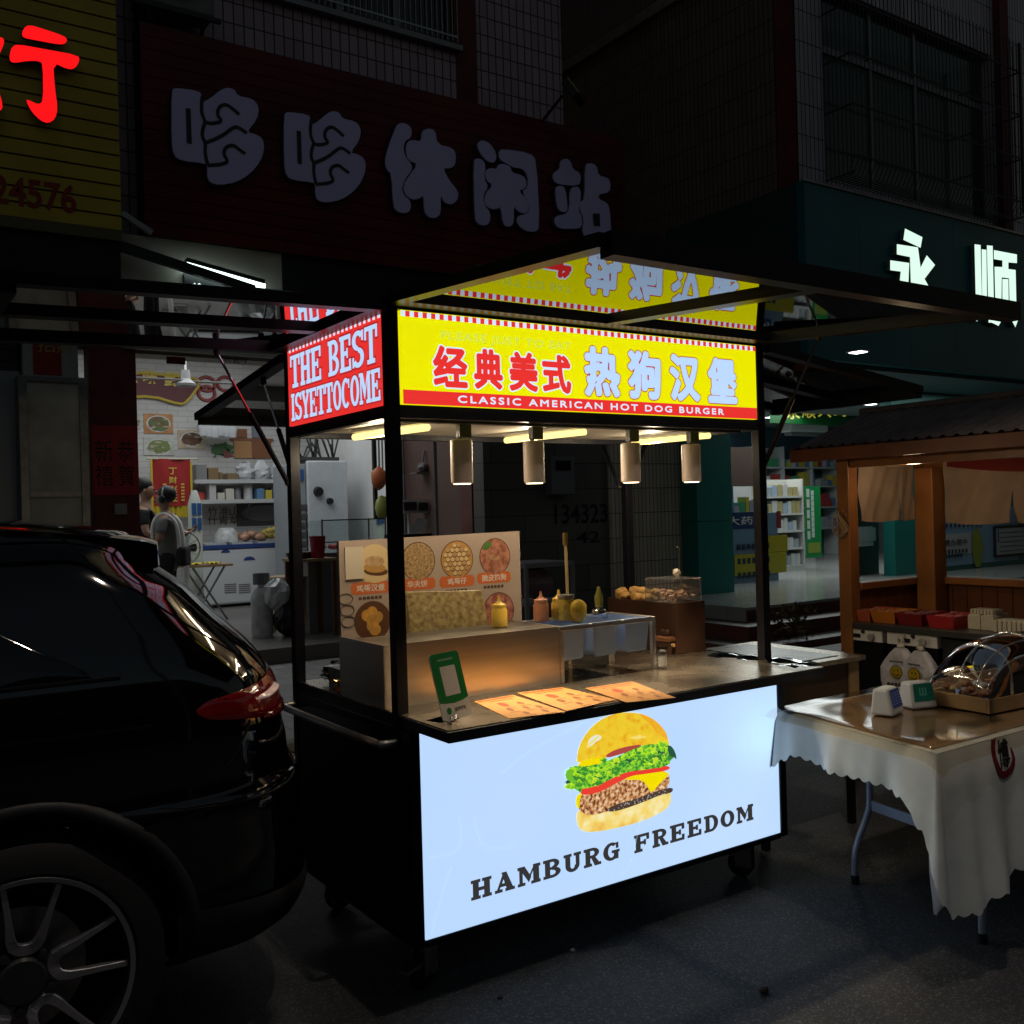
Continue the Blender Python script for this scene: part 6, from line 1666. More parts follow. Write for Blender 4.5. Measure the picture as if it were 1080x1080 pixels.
# lamp wire hoop under the eave
MB().tube(smoothline([(CX+.12,CY1-.1,EZ-.02),(CX+.3,CY1-.11,EZ-.07),(CX+.55,CY1-.11,EZ-.05),(CX+.7,CY1-.1,EZ-.0)],2), .006, 6).build('cable', mat('cream_cable', (.4,.36,.28), .6), ws)
lp = at(963,486,x=3.27)
la_ = thing('stall_lamp', 'small warm lamp fixed under the eave of the wooden stall', 'lamp', lp)
MB().tube([lp-Y*.05, lp+Y*.05], .010, 8).build('bulb', glow('warm_bulb', (1,.70,.35), 2.0), la_)
MB().bx(lp.x-.02,lp.x+.02,lp.y-.065,lp.y+.065,lp.z+.012,lp.z+.03).build('holder', white_plastic, la_)
l = bpy.data.lights.new('stall_lamp_light', 'POINT'); l.energy = WS_E; l.color = (1,.72,.44); l.shadow_soft_size = .04
lo = bpy.data.objects.new('stall_lamp_light', l); COL.objects.link(lo); lo.location = lp-Z*.03
# ---- things on it
bins = [(.63,'pinkish orange food tray leftmost on the wooden stall counter',(.45,.10,.05)),(.475,'orange food tray second from the stall post',(.50,.16,.02)),(.315,'dark red food tray between the orange and bright red trays',(.22,.02,.02)),(.135,'bright red food tray next to the white foam boxes',(.45,.03,.03))]
for i, (yc, lab, colr) in enumerate(bins):
    bn = thing('food_tray', lab, 'tray', (CX+.14,yc,CZ2), 'food trays on the wooden stall counter')
    bm_ = mat('tray_%d' % i, colr, .35)
    m = MB(); w, dp, h = .155, .24, .065
    o4 = [(CX+.02,yc-w/2),(CX+.02+dp,yc-w/2),(CX+.02+dp,yc+w/2),(CX+.02,yc+w/2)]; s4 = [(x+(CX+.14-x)*.14, y+(yc-y)*.14) for x, y in o4]
    vs = [(x,y,CZ2+h) for x,y in o4]+[(x,y,CZ2+.001) for x,y in s4]+[(x+(CX+.14-x)*.06,y+(yc-y)*.06,CZ2+h) for x,y in o4]+[(x+(CX+.14-x)*.18,y+(yc-y)*.18,CZ2+.008) for x,y in o4]
    m.add(vs, [(0,4,5,1),(1,5,6,2),(2,6,7,3),(3,7,4,0),(4,7,6,5),(0,1,9,8),(1,2,10,9),(2,3,11,10),(3,0,8,11),(8,9,13,12),(9,10,14,13),(10,11,15,14),(11,8,12,15),(12,13,14,15)])
    m.build('tray', bm_, bn)
    m = MB(); q = random.Random(i)
    for k in range(24): m.ball((CX+.14+q.uniform(-.09,.09), yc+q.uniform(-.055,.055), CZ2+.045+q.random()*.015), .018, 0, 7, (1.2,1,.6), .3)
    m.build('contents', mat('tray_food_%d' % i, tuple(min(1,c*.8+.08) for c in colr), .5, noise=(60,.4)), bn)
foam = mat('cream_foam', (.58,.52,.38), .6)
for yc in (-.005,-.075):
    tag(MB().bx(CX+.10,CX+.26,yc-.033,yc+.033,CZ2+.001,CZ2+.072).bx(CX+.105,CX+.255,yc-.028,yc+.028,CZ2+.0725,CZ2+.078).build('foam_box', foam, bevel=.004, origin=(CX+.18,yc,CZ2)), 'cream foam box beside the bright red tray, under the thin foam cups', 'foam box', 'foam boxes on the wooden stall')
for k in range(7):
    yy = -.095+k*.018
    tag(MB().bx(CX+.12,CX+.22,yy,yy+.012,CZ2+.079,CZ2+.102).build('foam_cup', foam, bevel=.002, origin=(CX+.17,yy,CZ2+.079)), 'thin cream foam cup standing on the foam boxes', 'foam cup', 'foam cups on the foam boxes')
for k in range(9):
    yy = -.34+k*.024
    tag(MB().bx(CX+.06,CX+.20,yy,yy+.018,CZ2+.001,CZ2+.062).build('foam_tray', foam, bevel=.003, origin=(CX+.13,yy,CZ2)), 'upright cream foam tray at the frame edge on wooden stall counter', 'foam tray', 'foam trays in a row on the wooden stall')
# two hanging carrier bags with smiling discs
def bag(yc, xo, s, lab, rot):
    o = thing('carrier_bag', lab, 'carrier bag', (CX-xo,yc,.58), 'white bags hanging from the wooden stall')
    T = Matrix.Translation((CX-xo, yc, 0)) @ Matrix.Rotation(rot,4,'Z')
    q = random.Random(int(yc*100)); P = []
    zt, zb = .775, .525
    for i in range(15):
        v = i/14; row = []
        hw = (.03+.075*min(1,v*2.4)**.8)*s; dp = (.012+.035*min(1,v*1.6))
        for j in range(24):
            a = 2*math.pi*j/23; wob = 1+.06*math.sin(3*a+v*6)+q.uniform(-.02,.02)
            ca, sa = math.cos(a), math.sin(a)
            row.append(T @ Vector((dp*math.copysign(abs(sa)**.7, sa)*wob, hw*math.copysign(abs(ca)**.6, ca)*wob, zt-(zt-zb)*v)))
        row[-1] = row[0]; P.append(row)
    m = MB().grid(P); m.add(P[-1][:-1], [tuple(range(23))])
    m.build('bag', mat('white_film_bag', (.46,.44,.45), .3, noise=(16,.25), bump=(24,.5,.01)), o, smooth=True)
    MB().ball(T @ Vector((0,0,.785)), .017, 0, 8, (1,1.3,.8), .2).tube([T @ Vector((0,.01,.79)), T @ Vector((.0,.012,.83)), T @ Vector((.02,.0,.848)), T @ Vector((.02,-.01,.80))], .004, 5).build('knot', mat('bag_knot', (.5,.46,.36), .4), o)
    F = (T @ Vector((-.052,0,.655)), (T.to_3x3() @ -Y), Z, (T.to_3x3() @ -X))
    f = MB(); r = .034*s
    f.flat([(r*math.cos(t), r*math.sin(t)) for t in [2*math.pi*i/24 for i in range(24)]], F, .004, 1)
    f.flat([(r*.9*math.cos(t), r*.9*math.sin(t)) for t in [2*math.pi*i/24 for i in range(24)]], F, .005, 0)
    for sx in (-.3,.3): f.flat([(r*sx+r*.1*math.cos(t), r*.25+r*.17*math.sin(t)) for t in [2*math.pi*i/10 for i in range(10)]], F, .006, 1)
    o_, u, v, n = F
    f.tube([o_+u*(r*.55*math.cos(R(200+14*i)))+v*(r*.55*math.sin(R(200+14*i)))+n*.006 for i in range(11)], r*.06, 4, 1)
    for k in range(5):
        f.flat([(-.05+k*.02,-.075),(-.035+k*.02,-.075),(-.035+k*.02,-.058),(-.05+k*.02,-.058)], F, .005, 1)
        f.flat([(-.035+k*.015,.05),(-.023+k*.015,.05),(-.023+k*.015,.058),(-.035+k*.015,.058)], F, .004, 1)
    for k in range(3): f.flat([(-.05+k*.035,-.105),(-.022+k*.035,-.105),(-.022+k*.035,-.082),(-.05+k*.035,-.082)], F, .005, 2)
    f.build('print', [mat('smile_yellow', (.42,.28,.01), .4), black_plastic, mat('bag_violet_print', (.14,.11,.20), .4)], o)
bag(.315, .055, 1.0, 'white carrier bag with a yellow smile hanging behind another bag', R(8)); bag(.185, .075, 1.1, 'white carrier bag with a yellow smile hanging frontmost by the dome', R(-4))
# plastic crate and yellow thing under the ovens
cr_ = thing('storage_tub', 'dark translucent tub under the wooden stall ovens', 'tub', (CX+.1,.55,0))
MB().bx(CX+.0,CX+.35,.42,.70,.16,.48).build('tub', mat('dark_tub', (.06,.06,.065), .3), cr_, bevel=.012)
MB().bx(CX-.002,CX-.0005,.45,.58,.30,.42).build('label', mat('tub_label', (.40,.36,.05), .5), cr_)
# wire ball on the left stall post
q = random.Random(4); pp = Vector((CX-.03,CY1-.03,1.43)); m = MB()
for k in range(26):
    a = q.random()*6.28; b = q.random()*3.14; r = .05
    P = [pp+Vector((r*math.cos(a+t*1.2)*math.sin(b+t), r*math.sin(a+t*1.2)*math.sin(b+t), 1.5*r*math.cos(b+t))) for t in [i*.25 for i in range(8)]]
    m.tube(P, .0022, 4)
tag(m.build('wire_bundle', mat('pale_wire', (.40,.30,.18), .5), origin=pp), 'tangled pale wire bundle tied to the wooden stall post', 'wire')
# ================================================================== INSIDE THE SNACK SHOP
FLZ = .25
FB = FX(BY)
def BP(px, py, y=BY-.02): return at(px, py, y=y)
# plaque with gold edge
pq = thing('shop_plaque', 'maroon wall plaque with gold outline and gold characters in the shop', 'plaque', BP(165,405))
F1 = FX(BY-.005)
def L1(px, py): return loc2(F1, at(px, py, y=BY-.005))
out = [L1(*p) for p in ((128,392),(200,398),(212,403),(196,425),(188,427),(160,418),(128,420))]
MB().prism(smoothpoly(out,1), F1, 0, .04).build('board', mat('plaque_maroon', (.09,.015,.02), .5), pq)
o3 = [F1[0]+X*a+Z*b-Y*.045 for a, b in smoothpoly(out,1)]
MB().tube(o3+[o3[0]], .022, 6).build('gold_rim', mat('plaque_gold', (.50,.38,.06), .4), pq)
t = MB()
for c, x0, x1, y0, y1 in (('风',132,144,407,394),('味',150,165,405,394),('鲜',172,190,408,396)):
    a, b = L1(x0, y0), L1(x1, y1); text(t, c, F1, a[0], b[0], a[1], b[1]+.05, .05, .035)
t.build('gold_lettering', mat('plaque_gold', (.50,.38,.06), .4), pq)
# food photographs on the wall
def picture(px0, py0, px1, py1, lab, bgc, plate, food, seed):
    a, b = at(px0, py1, y=BY-.01), at(px1, py0, y=BY-.01)
    o = thing('food_picture', lab, 'picture', (a.x,BY,a.z), 'food pictures on the shop wall')
    MB().bx(a.x,b.x,BY-.015,BY-.0,a.z,b.z).build('print', mat('picture_bg_%d' % seed, bgc, .5, noise=(8,.25)), o)
    cx, cz = (a.x+b.x)/2, (a.z+b.z)/2; rx, rz = (b.x-a.x)*.42, (b.z-a.z)*.42; F = FX(BY-.016); m = MB(); q = random.Random(seed)
    def el(cx, cz, rx, rz, d, mi): m.flat([(cx+rx*math.cos(t), cz+rz*math.sin(t)) for t in [2*math.pi*i/22 for i in range(22)]], F, d, mi)
    el(cx, cz, rx, rz, .001, 0); el(cx, cz+.01, rx*.86, rz*.8, .002, 1)
    for i in range(60):
        aa = q.random()*6.3; r = q.random()**.5*.74; el(cx+rx*r*math.cos(aa), cz+rz*r*math.sin(aa), .018+q.random()*.04, .010+q.random()*.022, .003+i*.0002, q.choice([2,3,1,2,1]))
    m.build('dish', [mat('plate_white', (.55,.55,.52), .4), mat('dish_dark_%d' % seed, food[0], .5), mat('dish_mid_%d' % seed, food[1], .5), mat('dish_light_%d' % seed, food[2], .5)], o)
picture(152,437,182,457,'orange framed picture of a noodle bowl, topmost of the food pictures',(.42,.20,.07),0,((.16,.09,.05),(.10,.16,.05),(.42,.32,.22)),1)
picture(188,454,216,473,'picture of a dark soup bowl right of the noodle bowl picture',(.45,.36,.25),0,((.10,.05,.03),(.16,.09,.06),(.32,.28,.25)),2)
picture(152,462,183,480,'pale picture of green vegetables below the noodle bowl picture',(.45,.47,.42),0,((.16,.2,.08),(.16,.22,.06),(.4,.36,.24)),3)
picture(126,438,148,452,'picture of a bowl cut off by the maroon pillar',(.40,.38,.33),0,((.10,.09,.07),(.2,.16,.1),(.3,.3,.28)),4)
a = at(232,475,y=BY-.01); q = random.Random(2); m = MB(); F = FX(BY-.012)
for i in range(16): m.flat(smoothpoly([(a.x+q.uniform(-.2,.22)+u*.8, a.z+q.uniform(-.10,.12)+v*.8) for u, v in ((-.06,0),(0,.05),(.07,0),(0,-.05))]), F, i*.0006, q.choice([0,0,1]))
tag(m.build('leaf_sticker', [mat('leaf_green', (.05,.14,.05), .5), mat('leaf_red', (.22,.05,.05), .5)], origin=a), 'green and red leaf sticker on the white brick wall', 'wall sticker')
a, b = at(247,483,y=BY-.02), at(292,448,y=BY-.02)
ca = thing('cart_sticker', 'painted wooden food cart picture on the white brick wall', 'wall sticker', a)
dx = b.x-a.x; dz = b.z-a.z
MB().bx(a.x,a.x+dx*.4,BY-.03,BY,a.z,a.z+dz*.5).build('pale_box', mat('sticker_oak', (.38,.20,.08), .5), ca)
MB().bx(a.x+dx*.4+.004,a.x+dx*.85,BY-.03,BY,a.z,a.z+dz*.5).bx(a.x-.06,a.x+dx*.9,BY-.035,BY,a.z+dz*.5+.003,a.z+dz*.58).bx(a.x+dx*.05,a.x+dx*.3,BY-.03,BY,a.z+dz*.6,a.z+dz*.85).build('brown_box', mat('sticker_brown', (.20,.08,.035), .5), ca)
MB().bx(a.x+dx*.42,a.x+dx*.62,BY-.032,BY,a.z+dz*.6,a.z+dz*.92).build('pot', mat('sticker_grey', (.16,.17,.20), .5), ca)
# wall text tiles
tx = MB()
for r, s in enumerate(('竹淮山粉','什青草汁')):
    for i, c in enumerate(s):
        a = L1(219+i*11.5, 544+r*9.5+i*.0); text(tx, c, F1, a[0], a[0]+.16, a[1], a[1]+.14, .006, .01)
tag(tx.build('wall_lettering', mat('brown_vinyl', (.13,.08,.05), .5)), 'two rows of brown characters on the shop wall above the freezer', 'lettering')
a = at(282,541,y=BY-.03)
tag(MB().prism([(a.x+.42*math.cos(t), a.z+.13*math.sin(t)) for t in [2*math.pi*i/30 for i in range(30)]], FX(BY-.005), 0, .02).bx(a.x-.5,a.x+.5,BY-.012,BY-.001,a.z-.2,a.z+.16,1).build('dark_poster', [mat('poster_grey_oval', (.16,.16,.16), .5), mat('poster_dark', (.06,.06,.06), .5)], origin=a), 'dark poster with a grey oval above the freezer end', 'poster')
a = at(218,413,y=BY-.03); m = MB()
for i, (px, py) in enumerate(((218,405),(218,415),(238,405),(240,425),(238,432))):
    c = at(px, py, y=BY-.012); pts = [c+Vector((.13*math.cos(t),-.004,.11*math.sin(t))) for t in [2*math.pi*j/18 for j in range(19)]]; m.tube(pts, .03, 5)
tag(m.build('red_ring_decal', mat('decal_red', (.22,.03,.03), .5), origin=a), 'red ring pattern decal high on the shop wall', 'wall sticker')
# banner
by_ = BY-.5
a, b = at(162,540,y=by_), at(200,484,y=by_)
bnr = thing('fringed_banner', 'red hanging banner with gold characters and yellow fringe', 'banner', (a.x,by_,a.z))
P = [[(a.x+(b.x-a.x)*i/10, by_+.03*math.sin(i*.8+j*.3), a.z+.08+(b.z-a.z-.08)*j/8) for i in range(11)] for j in range(9)]
MB().grid(P).build('cloth', mat('banner_red', (.30,.012,.012), .6), bnr, smooth=True)
P = [[(a.x+(b.x-a.x)*i/24, by_+.02*math.sin(i*1.9), a.z+.08*j-.03*(i % 2)*(1-j)-.07*(1-j)) for i in range(25)] for j in range(2)]
MB().grid(P).bx(a.x-.03,a.x,by_-.01,by_+.01,a.z,b.z).bx(b.x,b.x+.03,by_-.01,by_+.01,a.z+.1,b.z-.05).build('fringe', mat('banner_yellow', (.45,.35,.02), .6), bnr)
MB().tube([(a.x-.08,by_,b.z),(b.x+.12,by_,b.z)], .015, 8).build('rod', mat('rod_cream', (.45,.42,.3), .5), bnr)
t = MB(); F = FX(by_-.05); h_ = (b.z-a.z); w_ = b.x-a.x
for i, c in enumerate('丁财兴旺'): text(t, c, F, a.x+w_*.40, a.x+w_*.62, b.z-h_*(.30+.17*i), b.z-h_*(.17+.17*i), 0, .02)
for k in range(6):
    for xx in (.24,.72): t.bx(a.x+w_*xx,a.x+w_*xx+.05,by_-.05,by_-.048,b.z-h_*(.5+.06*k),b.z-h_*(.47+.06*k))
t.build('gold_lettering', mat('plaque_gold', (.50,.38,.06), .4), bnr)
# shelves with goods
shy = BY-.42
x0, x1 = at(205,510,y=shy).x, at(303,510,y=shy).x+.3
for (py, lab, seed) in ((509,'upper steel wall shelf crowded with bags and jars',1),(530,'lower steel wall shelf with yellow and red boxes',2)):
    z = at(250,py,y=shy).z
    sh = thing('wall_shelf', lab, 'shelf', (x0,shy,z))
    MB().bx(x0,x1,shy,BY-.04,z,z+.035).bx(x0,x1,shy-.012,shy,z-.01,z+.05).build('board', mat('shelf_light_steel', (.55,.56,.57), .35, .3), sh)
    m = MB()
    for xx in (x0+.1,(x0+x1)/2,x1-.1): m.bar((xx,BY-.03,z-.25),(xx,shy+.08,z-.005),.02,.02)
    m.build('bracket', steel_dark, sh)
    q = random.Random(seed); xx = x0+.04
    while xx < x1-.1:
        k = q.random(); w = q.uniform(.09,.18); h = q.uniform(.14,.36)
        colr = q.choice([(.45,.06,.05),(.5,.4,.05),(.45,.45,.45),(.2,.2,.2),(.1,.2,.35),(.5,.48,.42)]) if seed == 2 else q.choice([(.16,.06,.05),(.1,.1,.1),(.2,.2,.2),(.2,.14,.07)])
        mm_ = mat('goods_%02d%02d%02d' % tuple(int(c*99) for c in colr), colr, .4)
        dsc = {(.45,.06,.05):'red',(.5,.4,.05):'yellow',(.45,.45,.45):'grey',(.2,.2,.2):'dark grey',(.1,.2,.35):'blue',(.5,.48,.42):'cream',(.16,.06,.05):'brown',(.1,.1,.1):'black',(.2,.14,.07):'tan'}[colr]
        lv = 'upper' if seed == 1 else 'lower'
        if seed == 1 and xx > x0+.55:
            P = []
            for i in range(7):
                r = .17*math.sin(math.pi*(.15+.8*i/6))**.6; P.append([(xx+.14+r*.85*math.cos(t)*q.uniform(.72,1.2), shy+.18+r*.8*math.sin(t)*q.uniform(.8,1.15), z+.045+(.30*i/6)*q.uniform(.86,1.08)) for t in [2*math.pi*j/12 for j in range(12)]]); P[-1].append(P[-1][0])
            o = MB().grid(P).build('plastic_bag', mat('clear_white_bag', (.50,.52,.54), .25), smooth=False, origin=(xx+.16,shy+.18,z+.045)); tag(o, 'bulging whitish plastic bag on the upper wall shelf', 'bag', 'plastic bags on the upper wall shelf'); xx += .27
        elif k < .5:
            o = MB().bx(xx,xx+w,shy+.03,shy+.25,z+.036,z+.036+h*.8).build('goods_box', mm_, bevel=.008, origin=(xx,shy,z)); tag(o, '%s box standing on the %s wall shelf' % (dsc, lv), 'box', '%s boxes on the %s wall shelf' % (dsc, lv)); xx += w+.02
        else:
            o = MB().lathe([(0,0),(w*.42,0),(w*.42,h*.7),(w*.3,h*.8),(w*.3,h*.9),(0,h*.9)], (xx+w/2,shy+.16,z+.036), 14).build('goods_jar', mm_, smooth='auto', origin=(xx,shy,z)); tag(o, '%s jar standing on the %s wall shelf' % (dsc, lv), 'jar', '%s jars on the %s wall shelf' % (dsc, lv)); xx += w+.02
# clear bags hanging from hooks under the cart sticker
for k in range(6):
    c = at(214+k*6.2, 450+(k % 3), y=BY-.35); q = random.Random(60+k); P = []
    for i in range(7):
        r = .035+.05*math.sin(math.pi*(.1+.8*i/6)); P.append([(c.x+r*math.cos(t)*q.uniform(.8,1.2), c.y+r*.6*math.sin(t), c.z+.16-.30*i/6) for t in [2*math.pi*j/10 for j in range(10)]]); P[-1].append(P[-1][0])
    o = MB().grid(P).tube([(c.x,c.y,c.z+.15),(c.x,c.y,c.z+.34)], .004, 4).build('hanging_bag', mat('clear_white_bag', (.50,.52,.54), .25), smooth=True, origin=c)
    tag(o, 'clear white bag hanging in a row above the wall shelves', 'bag', 'clear bags hanging above the wall shelves')
# ceiling fan lamp
a = at(196,404,y=9.5)
cf = thing('wall_fan', 'white ceiling-hung fan in front of the maroon plaque', 'fan', a)
MB().lathe([(0,-.05),(.12,-.04),(.13,-.01),(.09,.02),(.06,.05),(.05,.16),(0,.16)], a, 20).build('housing', mat('fan_grey', (.3,.3,.3), .5), cf, smooth='auto')
MB().tube([a+Z*.16,(a.x,a.y,3.6)], .015, 8).build('rod', white_plastic, cf)
MB().bx(a.x-.05,a.x+.62,a.y-.06,a.y+.06,a.z+.02,a.z+.03).bx(a.x-.6,a.x+.05,a.y-.06,a.y+.06,a.z+.031,a.z+.041).build('blades', mat('fan_grey', (.3,.3,.3), .5), cf)
# freezer chest
fy = 11.7
a = at(215,635,y=fy); b = at(296,570,y=fy)
zf = at(250,572,y=fy).z
fr_ = thing('chest_freezer', 'white chest freezer with blue rim along the shop wall', 'freezer', ((a.x+b.x)/2,fy,FLZ))
MB().bx(a.x,b.x+.1,fy,fy+.7,FLZ+.04,zf-.09).build('body', mat('freezer_white', (.55,.57,.58), .4), fr_, bevel=.03)
MB().bx(a.x-.01,b.x+.11,fy-.012,fy+.71,zf-.088,zf-.03).build('blue_rim', mat('freezer_blue', (.03,.06,.20), .4), fr_)
m = MB()
for k in range(3): m.bx(a.x+.05+k*(b.x-a.x)/3,a.x+(k+.93)*(b.x-a.x)/3,fy+.02,fy+.68,zf-.029,zf+.0)
m.build('lid', mat('lid_grey', (.4,.43,.45), .3), fr_)
for (bx_, by2, rx_, rz_) in ((263,591,.09,.06),(238,583,.07,.05)):
    c = at(bx_, by2, y=fy); m = MB()
    m.flat([(c.x+rx_*math.cos(t), c.z+rz_*abs(math.sin(t))) for t in [math.pi*i/10 for i in range(11)]], FX(fy-.003), 0)
    m.build('badge', mat('freezer_blue', (.03,.06,.20), .4), fr_)
for cx in (243,258):
    c = at(cx,621,y=fy); m = MB()
    for k in range(5): m.bx(c.x-.09,c.x+.09,fy-.004,fy-.001,c.z-.06+k*.03,c.z-.048+k*.03)
    m.build('vent', mat('vent_dark', (.08,.08,.08), .5), fr_)
for (px, py, w, h, colr, lab, cat) in ((240,570,.34,.22,(.42,.43,.43),'upturned clear basin on the freezer lid','basin'),(262,566,.42,.14,(.36,.20,.13),'tray of brownish buns on the freezer','tray'),(290,564,.34,.22,(.42,.33,.07),'yellow food bags on the freezer end','bag')):
    c = at(px, 571, y=fy+.3); m = MB(); q = random.Random(px)
    if cat == 'basin': m.lathe([(w*.55,0),(w*.5,h*.6),(w*.3,h),(0,h)], (c.x,fy+.35,zf+.002), 18)
    else:
        for k in range(12): m.ball((c.x+q.uniform(-w*.5,w*.5), fy+.3+q.uniform(-.15,.15), zf+.05+q.random()*(h-.08)), .07, 0, 8, (1.2,1,.8), .15)
    tag(m.build({'basin':'basin','tray':'bun_tray','bag':'food_bags'}[cat], mat('freezer_top_%s' % cat, colr, .4, noise=(12,.3)), smooth=True, origin=(c.x,fy+.3,zf)), lab, cat)
# folding table with yellow cloths
ty_ = 9.9
a, b = at(196,597,y=ty_), at(246,597,y=ty_)
ft = thing('folding_stand', 'small folding table with crossed legs and yellow cloths in front of the freezer', 'folding table', ((a.x+b.x)/2,ty_,FLZ))
zt = a.z
MB().bx(a.x,b.x,ty_,ty_+.5,zt-.03,zt).build('table_top', mat('wood_top', (.30,.20,.10), .5), ft)
m = MB()
for yy in (ty_+.05, ty_+.45):
    m.tube([(a.x+.08,yy,FLZ),(b.x-.1,yy,zt-.03)], .014, 8).tube([(b.x-.08,yy,FLZ),(a.x+.1,yy,zt-.03)], .014, 8).tube([(a.x+.02,yy,FLZ+.01),(a.x+.22,yy,FLZ+.01)], .014, 6)
m.build('legs', steel_dark, ft)
for dx_, w in ((.02,.24),(.32,.16)):
    P = [[(a.x+dx_+w*i/8, ty_+.05+.35*j/6, zt+.004+.025*abs(math.sin(i*1.1+j*.9))) for i in range(9)] for j in range(7)]
    tag(MB().grid(P).build('cloth', mat('yellow_cloth', (.50,.40,.03), .7), smooth=True, origin=(a.x+dx_,ty_,zt)), 'yellow folded cloth on the small folding table, the %s one' % ('larger' if w > .2 else 'smaller'), 'cloth', 'yellow cloths')
# white floor fan
a = at(195,640,y=9.2)
ff = thing('floor_fan', 'white round floor fan behind the person with headphones', 'fan', (a.x,9.2,FLZ))
c = at(193,578,y=9.2); T = Matrix.Rotation(R(90),4,'X').to_3x3()
m = MB(); m.lathe([(.20,0),(.21,.02),(.20,.04),(.19,.02)], (c.x,9.2,c.z), 24, 0, T=T)
for k in range(12): aa = 2*math.pi*k/12; m.bar((c.x,9.17,c.z),(c.x+.2*math.cos(aa),9.17,c.z+.2*math.sin(aa)),.006,.006)
m.build('cage', mat('fan_grey', (.3,.3,.3), .5), ff)
m = MB()
for k in range(3):
    aa = 2*math.pi*k/3; m.flat(smoothpoly([(c.x+r*math.cos(aa+d), c.z+r*math.sin(aa+d)) for r, d in ((.03,0),(.1,-.5),(.17,-.3),(.17,.35),(.08,.4))]), FX(9.18), 0)
m.build('blades', mat('fan_blade_dark', (.07,.07,.08), .4), ff)
MB().tube([(c.x+.05,9.25,FLZ+.05),(c.x+.05,9.25,c.z-.15)], .03, 10).lathe([(0,0),(.2,0),(.2,.03),(.04,.06),(0,.06)], (c.x+.05,9.25,FLZ), 18).build('stand', white_plastic, ff)
# tall white/blue cardboard column
a, b = at(199,563,y=10.6), at(212,517,y=10.6)
bt = thing('tall_canister', 'tall white canister with blue label in front of the wall shelves', 'canister', (a.x,10.6,FLZ))
r = (b.x-a.x)/2; cx = (a.x+b.x)/2
MB().lathe([(0,FLZ),(r,FLZ),(r,b.z-.18),(r*.4,b.z),(0,b.z)], (cx,10.6,0), 16).build('body', mat('canister_white', (.50,.55,.50), .4), bt, smooth='auto')
m = MB()
for k in range(2):
    for j in range(2):
        zz = a.z+.05+j*.2; m.bx(cx-r*.7+k*r*.75, cx-r*.7+k*r*.75+r*.6, 10.6-r-.012, 10.6-r*.6, zz, zz+.16)
m.build('blue_label', mat('canister_blue', (.03,.10,.28), .4), bt)
# big white fridge
fy2 = 10.4
a, b = at(327,600,y=fy2), at(366,486,y=fy2)
fg = thing('tall_fridge', 'tall white fridge with two black knobs seen through the stall', 'fridge', (a.x,fy2,FLZ))
MB().bx(a.x,b.x,fy2,fy2+.8,FLZ,b.z).build('door', mat('fridge_white', (.50,.54,.57), .4, noise=(6,.08)), fg, bevel=.02)
l = at(309,486,y=fy2)
MB().bx(l.x,a.x-.01,fy2+.05,fy2+.8,FLZ,b.z-.05).build('grey_side', mat('fridge_side_grey', (.28,.31,.33), .4), fg, bevel=.01)
m = MB()
for (px, py, r) in ((335.5,518.5,.075),(347.5,528.5,.05)):
    c = at(px, py, y=fy2); m.lathe([(0,.06),(r*.8,.06),(r,0),(0,0)], (c.x,fy2-.001,c.z), 18, 0, T=Matrix.Rotation(R(90),4,'X').to_3x3())
m.build('knobs', black_plastic, fg)
c, d = at(311,507,y=fy2+.04), at(320,495,y=fy2+.04); c2, d2_ = at(311,530,y=fy2+.04), at(320,512,y=fy2+.04)
MB().bx(c.x,d.x,fy2+.03,fy2+.049,c.z,d.z).build('blue_sticker', mat('canister_blue', (.03,.10,.28), .4), fg)
m = MB()
for k in range(9): m.bx(c.x+.02,d.x+.05,fy2+.03,fy2+.049,c2.z-.1-k*.13,c2.z-.03-k*.13)
m.build('vent', mat('vent_dark', (.08,.08,.08), .5), fg)
# chopsticks/skewers basket on the fridge
m = MB(); q = random.Random(8)
for k in range(22):
    x = l.x+.1+q.random()*(b.x-l.x-.2); m.tube([(x,fy2+.2,b.z+.01),(x+q.uniform(-.2,.15),fy2+.2,b.z+.2+q.random()*.3)], .014, 5)
m.bar((l.x+.05,fy2+.2,b.z+.03),(b.x-.1,fy2+.2,b.z+.03),.3,.05)
tag(m.build('utensil_bundle', mat('dark_utensils', (.05,.05,.05), .5), origin=(l.x,fy2,b.z)), 'dark spiky bundle of utensils lying on top of the tall fridge', 'utensils')
# grey strip curtain / hanging items, right of fridge
hy = 9.2
a, b = at(396,560,y=hy), at(412,462,y=hy)
hr = thing('hanging_rack', 'dark rack of hanging utensils and bags right of the tall fridge', 'rack', (a.x,hy,FLZ))
MB().bx(a.x,a.x+.05,hy,hy+.05,FLZ,b.z+.1).bx(b.x+.12,b.x+.17,hy,hy+.05,FLZ,b.z+.1).bx(a.x+.05,b.x+.12,hy,hy+.05,b.z+.02,b.z+.08).build('frame', black_plastic, hr)
m = MB()
for k in range(8): x = a.x+.08+k*.05; m.bx(x,x+.018,hy+.0,hy+.02,b.z-.45-.04*(k % 3),b.z)
m.build('ladles', mat('utensil_steel', (.3,.3,.3), .4, .5), hr)
MB().ball((a.x+.04,hy-.06,b.z-.55), .12, 0, 10, (1,.6,1.3), .1).build('orange_bag', mat('net_orange', (.34,.09,.03), .5), hr, smooth=True)
MB().ball((a.x+.08,hy-.06,b.z-.95), .10, 0, 10, (1,.6,1.6), .15).build('green_bag', mat('net_green', (.20,.22,.05), .5), hr, smooth=True)
MB().bx(b.x+.2,b.x+.42,hy+.02,hy+.06,FLZ,3.0).build('grey_board', mat('grey_board', (.13,.13,.13), .5), lb)
